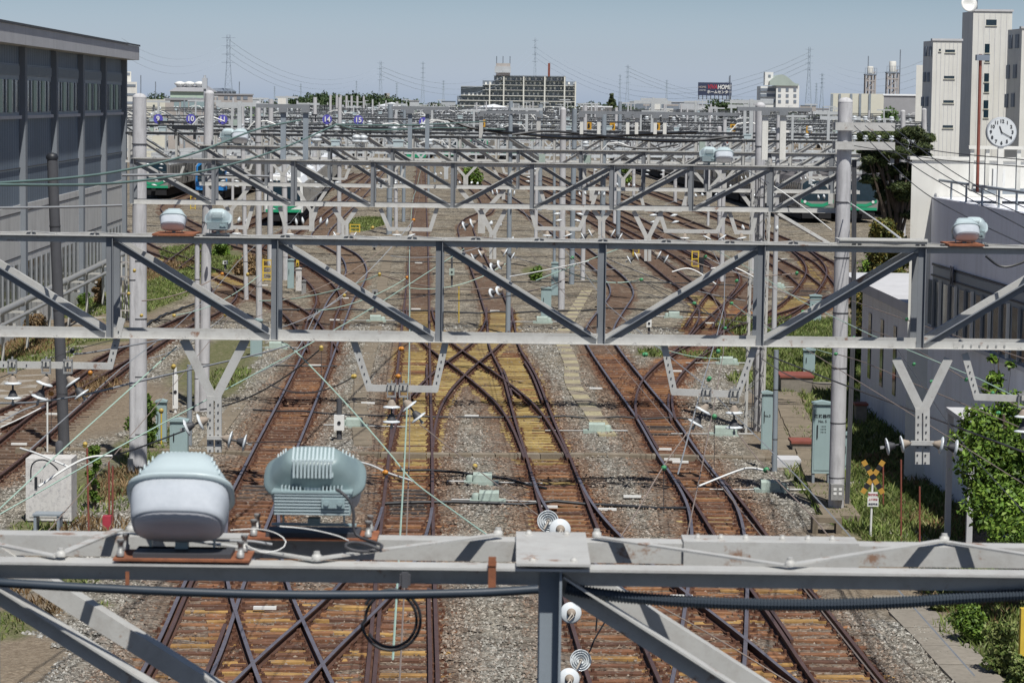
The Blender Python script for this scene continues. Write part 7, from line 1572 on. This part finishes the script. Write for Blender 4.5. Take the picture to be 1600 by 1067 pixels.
wire([(1200, 555, 58), (1300, 594, 52), (1407, 634, 46), (1600, 706, 38), (1640, 722, 37)], .016, 'wire_dark', 'dark cable slanting down to the right edge across the stem bracket')
wire([(1307, 553, 60), (1350, 566, 55), (1430, 600, 48), (1600, 670, 40), (1640, 688, 39)], .010, 'wire_brown', 'brown wire with green balls slanting down to the right edge')
wire([(1332, 470, 60), (1417, 500, 50), (1510, 530, 44), (1600, 560, 40), (1640, 574, 40)], .010, 'wire_brown', 'upper brown wire crossing the office window band')
wire([(1320, 505, 60), (1400, 530, 52), (1510, 593, 44), (1551, 614, 42), (1640, 660, 40)], .009, 'wire_brown', 'lower brown wire in front of the bright tree')
wire([(1390, 528, 40), (1440, 600, 36), (1510, 700, 32), (1600, 800, 28), (1640, 850, 27)], .006, 'wire_dark', 'thin dark wire dropping steeply across the bright tree')
for i, pts in enumerate(([(1373, 216, 60), (1463, 236, 52), (1600, 250, 44), (1650, 256, 43)], [(1335, 228, 60), (1463, 249, 52), (1600, 261, 44), (1650, 266, 43)], [(1393, 197, 60), (1463, 251, 52), (1532, 294, 46), (1600, 324, 40), (1650, 350, 38)], [(1373, 197, 60), (1439, 250, 52), (1518, 298, 46), (1600, 336, 40), (1650, 362, 38)], [(1352, 197, 60), (1427, 259, 52), (1512, 309, 46), (1600, 356, 40), (1650, 385, 38)], [(1335, 197, 60), (1427, 288, 52), (1512, 340, 46), (1600, 382, 40), (1650, 405, 38)])):
    wire(pts, .009, 'wire_dark', '%s dark wire from the top in the fan between right pole and office' % ordw(i))
wire([(1540, 400, 29.9), (1560, 415, 29.9), (1580, 416, 29.9), (1610, 405, 29.9)], .014, 'black', 'black cable pair drooping under the right end of the second gantry')
wire([(1325, 315, 61), (1370, 345, 50), (1408, 374, 32)], .014, 'white', 'pale stay wire from the big right pole to the second gantry')
wire([(1160, 262, 62), (1230, 305, 62), (1300, 360, 60)], .012, 'white', 'pale wire behind the right end of the third gantry')
wire([(1205, 328, 62.3), (1290, 378, 60), (1300, 384, 60)], .05, 'steel', 'steel brace from the third gantry down to the right', name='brace')
wire([(1000, 437, 90), (1085, 474, 80), (1133, 513, 72), (1180, 560, 62)], .012, 'wire_dark', 'thin wire with green balls over the east bend')
wire([(838, 438, 60), (905, 412, 64), (990, 380, 70)], .012, 'wire_green', 'pale green wire rising right of the middle cabinets')
wire([(797, 432, 55), (838, 425, 58), (920, 408, 62)], .014, 'white', 'white curved arm beside the middle concrete pole', name='steady_arm')
wire([(1050, 425, 62), (1080, 420, 62), (1120, 445, 62)], .018, 'white', 'white curved arm above the east bend', name='steady_arm')
wire([(1110, 420, 62), (1145, 417, 62), (1190, 440, 62)], .018, 'white', 'white curved arm left of the lattice mast', name='steady_arm')
for k, (px0, px1, py0, py1) in enumerate(((-10, 190, 325, 321), (190, 420, 274, 276))):
    wire([(px0, py0, 60), ((px0 + px1) / 2, py0 - 1, 62), (px1, py1, 64)], .03, 'wire_grey', ('grey pipe running in front of the depot wall at mid height', 'thin horizontal pipe at the level of the blue train')[k], name='pipe')
# ground cables crossing the ballast
for i, (pts, r) in enumerate(((([(395, 640), (470, 642), (560, 648), (700, 650), (860, 650)]), .03), ([(840, 650), (1000, 652), (1100, 655)], .03), ([(600, 784), (700, 786), (800, 785), (900, 780), (1000, 790), (1080, 795)], .04), ([(440, 483), (600, 484), (700, 487), (800, 488), (960, 482)], .04), ([(930, 480), (1100, 490), (1190, 492)], .04), ([(620, 735), (720, 733), (800, 750), (870, 765)], .035), ([(420, 570), (500, 573), (560, 570)], .03), ([(800, 440), (950, 440), (1180, 446)], .035), ([(440, 420), (600, 408), (720, 410), (840, 415)], .035), ([(210, 520), (260, 490), (330, 470), (300, 500)], .05))):
    w3 = crom([G(x, y, .14) for x, y in pts], .8); w3 = [p + V((0, random.uniform(-.08, .08), random.uniform(-.05, .03))) for p in w3]
    m = MB(); m.tube(w3, r, 6); m.solo('ground_cable', 'black', '%s black cable from the front lying across the ballast' % ordw([5, 6, 0, 3, 4, 1, 2, 7, 8, 9].index(i) if False else i), 'cable', 'cables lying across the tracks')
# detection rods and stretcher bars
# contact and messenger wires following the tracks
for nm, y0, h, lb in (('centre', 14, 5.0, 'centre track'), ('bent', 16, 5.0, 'bent track'), ('left', 20, 5.0, 'left track'), ('right', 18, 5.0, 'right track'), ('outer', 18, 5.0, 'outermost right track'), ('east_bend', 90, 5.0, 'east bend'), ('stable_a', 150, 5.1, 'outer diagonal storage track'), ('west', 110, 5.0, 'far left track')):
    pts = [p for p in TR[nm] if p.y > 38][::12]
    if len(pts) < 2: continue
    d = (pts[1] - pts[0]).normalized(); ex_ = []
    if pts[0].y < 60:
        Y = pts[0].y - 8
        while Y > y0: ex_.insert(0, pts[0] + d * ((Y - pts[0].y) / d.y)); Y -= 8
    pts = ex_ + pts; pts = [p for p in pts if p.y > 24 or nm != 'left']
    m = MB(); m.tube([V((p.x + .12 * math.sin(p.y / 18), p.y, h)) for p in pts], .0075 if pts[0].y < 90 else .010, 4); m.solo('contact_wire', 'wire_brown', 'contact wire strung above the ' + lb, 'wire', WG)
    m = MB(); m.tube([V((p.x + .1 * math.sin(p.y / 18), p.y, h + .75 + .25 * abs(math.cos(math.pi * (p.y - 30) / 32)))) for p in pts], .0075 if pts[0].y < 90 else .010, 4); m.solo('messenger_wire', 'wire_green' if nm in ('centre', 'outer') else 'wire_grey', 'sagging messenger wire above the contact wire of the ' + lb, 'wire', WG)
for px, py, d, lb in ((786, 412, (-1, .4, -.4), 'white disc insulator strung left of the brace in the middle of the yard'), (793, 374, (1, .2, -.5), 'tilted disc insulator under the middle of the second gantry chord'), (784, 453, (-.8, .5, -.3), 'white disc insulator behind the middle brace of the second gantry'), (743, 347, (-1, .2, -.4), 'white disc insulator above the bent track under the third gantry')):
    insulator(P(px, py, 50), d, lb, 0.95)
tw = [(222, 470, 55, 347, 428, 58), (232, 560, 50, 352, 492, 50), (272, 493, 50, 405, 430, 60), (313, 640, 40, 502, 544, 36), (352, 492, 50, 440, 470, 58), (400, 520, 48, 538, 462, 52), (405, 470, 60, 593, 429, 55), (420, 600, 36, 553, 588, 34), (440, 470, 58, 610, 380, 62), (480, 500, 55, 646, 344, 62), (494, 486, 50, 636, 434, 56), (538, 462, 50, 700, 452, 60), (593, 429, 55, 780, 448, 62), (610, 400, 60, 782, 374, 62), (640, 450, 56, 790, 412, 58), (700, 470, 52, 877, 440, 64), (783, 455, 55, 893, 430, 66), (800, 400, 62, 960, 420, 66), (877, 420, 64, 1002, 437, 64), (894, 403, 62, 1085, 474, 62), (900, 445, 66, 1060, 540, 58), (940, 400, 62, 1165, 470, 66), (971, 514, 50, 1133, 560, 52), (1002, 437, 62, 1170, 505, 62), (1060, 400, 62, 1245, 427, 62), (1102, 401, 62, 1306, 480, 60), (1143, 474, 58, 1300, 553, 60), (1190, 560, 60, 1300, 600, 58), (1195, 440, 62, 1300, 466, 60)]
for i, (x0, y0, Y0, x1, y1, Yb) in enumerate(sorted(tw)):
    a, c = P(x0, y0, Y0), P(x1, y1, Yb); sag = .12 + .02 * (i % 5); m = MB(); m.tube([a.lerp(c, t) - V((0, 0, sag * (1 - (2 * t - 1) ** 2))) for t in np.linspace(0, 1, 13)], .0085 if i % 3 else .012, 4)
    m.solo('tie_wire', ('wire_brown', 'wire_grey', 'wire_green', 'wire_dark')[i % 4], '%s thin tie wire, counted by its left end, between the second and third gantries' % ordw(i), 'wire', 'thin tie wires between the gantries')
# insulator discs strung between the first and second gantry
def disc(px, py, front, label, Y=24, tilt=(0.12, -1, 0.2), r=.098):
    c = P(px, py, Y); root = thing('disc_insulator', label, 'insulator', c, group='face-on disc insulators'); ax = V(tilt).normalized()
    if front:
        m = MB(); m.lathe([(r * .98, -.012), (r, 0), (r * .9, .010), (r * .5, .022), (r * .42, .024)], c, ax, 28); m.obj('porcelain_disc', 'porcelain', root)
        m = MB(); m.lathe([(r * .43, .020), (r * .40, .05), (r * .28, .062), (r * .1, .066)], c, ax, 16); m.obj('cap', 'cap_brown', root)
        m = MB(); m.tube([c + ax * .06, c + ax * .10 + V((-.01, 0, -.02)), c + ax * .12 + V((-.045, 0, -.07))], .008, 6); m.tube([c + ax * .06, c + ax * .11 + V((.012, 0, -.03)), c + ax * .12 + V((-.03, 0, -.075))], .006, 6); m.obj('clamp', 'galv_brown', root)
    else:
        m = MB(); pr = []
        for k in range(4):
            q = r * (1 - .22 * k); pr += [(q, -.002), (q, .016), (q * .93, .016), (q * .92, -.002)]
        m.lathe(pr + [(r * .2, .0)], c, ax, 28); m.obj('porcelain_disc', 'porcelain', root)
        m = MB(); m.lathe([(r * .16, 0), (r * .14, .05), (r * .05, .07)], c, ax, 10); m.tube([c + ax * .05, c + ax * .12 + V((-.05, 0, -.08))], .009, 6); m.obj('pin', 'galv_brown', root)
disc(856, 814, False, 'ribbed disc insulator above the gusset plate, left of the white one'); disc(875, 827, True, 'white disc insulator peeking out just above the gusset plate', Y=23.8)
disc(892, 957, True, 'white face-on disc insulator right of the gantry post, uppermost of three'); disc(907, 1031, False, 'disc insulator with concentric ribs right of the gantry post'); disc(889, 1060, True, 'white disc insulator at the bottom edge beside the gantry post', Y=23.8)
wire([(912, 945, 24), (970, 985, 23.5), (1060, 1040, 23), (1110, 1075, 22.5)], .007, 'wire_grey', 'grey wire running from the post insulators down to the bottom edge')
wire([(905, 940, 24.1), (940, 965, 23.8), (975, 988, 23.6)], .012, 'conduit', 'blue bound end of the wire beside the gantry post')
wire([(1000, 930, 22), (1100, 985, 21.5), (1200, 1045, 21), (1240, 1070, 21)], .006, 'wire_brown', 'thin pale wire crossing the rear brace of the nearest gantry')
for k, (px0, py0, px1, py1) in enumerate(((934, 950, 931, 985), (946, 970, 928, 1000), (928, 1000, 921, 1018))):
    wire([(px0, py0, 24), (px1, py1, 24)], .008, 'black', '%s of three short dark droppers beside the gantry post' % ordw(k), sm=False)
# ball insulators on the tie wires
BALL = {}
for mt in ('ball_yellow', 'ball_orange', 'ball_green', 'black'):
    m = MB(); m.lathe([(.010, -.052), (.022, -.045), (.036, -.03), (.040, -.008), (.030, 0), (.040, .008), (.036, .03), (.022, .045), (.010, .052)], (0, 0, 0), n=14); o = m.obj('ball_insulator', mt); BALL[mt] = o.data; bpy.data.objects.remove(o)
balls = {'ball_yellow': [(271, 573, 32), (252, 642, 32), (133, 695, 30), (502, 544, 34), (553, 588, 32), (742, 729, 29), (593, 429, 55), (538, 462, 50), (582, 356, 62), (221, 493, 50), (272, 493, 50), (352, 492, 50), (201, 459, 50), (107, 529, 31), (387, 429, 55), (210, 423, 50)],
         'ball_orange': [(141, 583, 31), (80, 615, 31), (602, 738, 28), (627, 545, 32), (622, 588, 31), (636, 434, 55), (646, 344, 62), (347, 428, 55)],
         'ball_green': [(1008, 554, 32), (1122, 549, 34), (1108, 592, 32), (1116, 651, 30), (1037, 731, 28), (1197, 734, 28), (1428, 569, 45), (1456, 596, 44), (1510, 593, 42), (1551, 614, 41), (1560, 645, 40), (1306, 553, 58), (1579, 537, 40), (1245, 427, 60), (1300, 466, 58), (1255, 487, 58), (1417, 499, 50), (1334, 528, 55), (971, 514, 50), (1085, 474, 60), (1002, 437, 62), (1151, 439, 62), (1143, 474, 58), (1133, 513, 50), (894, 403, 62), (1102, 401, 62)], 'black': [(494, 486, 50), (113, 548, 32)]}
CN = {'ball_yellow': 'yellow', 'ball_orange': 'orange', 'ball_green': 'green', 'black': 'black'}
rb_ = random.Random(2)
for mt, lst in balls.items():
    for i, (x, y, Y) in enumerate(sorted(lst)):
        o = bpy.data.objects.new('ball_insulator', BALL[mt]); COL.objects.link(o); o.location = P(x, y, Y); o.rotation_euler = (rb_.uniform(.3, 1.2), rb_.uniform(0, 1.5), 0); s = max(.9, Y / 50) * .8; o.scale = (s, s, s)
        tag(o, '%s %s ball insulator from the left on the tie wires' % (ordw(i), CN[mt]), 'insulator', 'ball insulators on the tie wires')
        if i % 2 == 0 and Y < 40 and mt != 'black':
            wire([(x, y + 5, Y), (x, y + 60 + 10 * (i % 3), Y)], .0035, 'wire_dark', 'thin dark dropper hanging below the %s %s ball insulator' % (ordw(i), CN[mt]), sm=False, n=4)
# ------------------------------------------------------------------ camera, sky, sun
cd = bpy.data.cameras.new('camera'); cam = bpy.data.objects.new('camera', cd); COL.objects.link(cam)
cam.location = CAM; cam.matrix_world = Matrix((( RT.x, UP.x, -FW.x, 0), (RT.y, UP.y, -FW.y, 0), (RT.z, UP.z, -FW.z, HC), (0, 0, 0, 1)))
cd.sensor_width = 36; cd.lens = F / 1600 * 36; cd.clip_start = 0.5; cd.clip_end = 9000
cd.dof.use_dof = True; cd.dof.focus_distance = 60; cd.dof.aperture_fstop = 15.0
scene.camera = cam
EL, AZ = R(60), R(18)     # sun behind the viewer, a little to the right
sd_ = V((math.sin(AZ) * math.cos(EL), -math.cos(AZ) * math.cos(EL), math.sin(EL)))
sl = bpy.data.lights.new('sun', 'SUN'); sl.energy = 5.0; sl.angle = R(0.53); sl.color = (1.0, 0.975, 0.925)
so = bpy.data.objects.new('sun', sl); COL.objects.link(so); so.rotation_euler = sd_.to_track_quat('Z', 'Y').to_euler()
w = bpy.data.worlds.new('World'); scene.world = w; w.use_nodes = True; nt = w.node_tree
bg = nt.nodes['Background']; sky = nt.nodes.new('ShaderNodeTexSky'); sky.sky_type = 'NISHITA'; sky.sun_disc = False
sky.sun_elevation = EL; sky.sun_rotation = math.atan2(sd_.x, sd_.y); sky.air_density = 1.0; sky.dust_density = 1.2; sky.ozone_density = 2.0; sky.altitude = 0
tc = nt.nodes.new('ShaderNodeTexCoord'); sz = nt.nodes.new('ShaderNodeSeparateXYZ'); L(nt, tc.outputs['Generated'], sz.inputs[0])
hz = ramp(nt, sz.outputs[2], [(0.0, (3.1, 3.5, 4.9)), (0.006, (2.9, 3.25, 4.5)), (0.018, (2.25, 2.55, 3.5)), (0.04, (1.55, 1.82, 2.42)), (0.10, (1.0, 1.15, 1.5)), (0.25, (0.78, 0.86, 1.02)), (1.0, (0.72, 0.78, 0.93))])
L(nt, mixc(nt, 1.0, sky.outputs[0], hz, 'MULTIPLY'), bg.inputs[0]); bg.inputs[1].default_value = 0.05
scene.view_settings.view_transform = 'Standard'; scene.view_settings.look = 'None'; scene.view_settings.exposure = 0; scene.view_settings.gamma = 1
scene.cycles.use_denoising = True
scene.cycles.max_bounces = 6
scene.cycles.transparent_max_bounces = 4
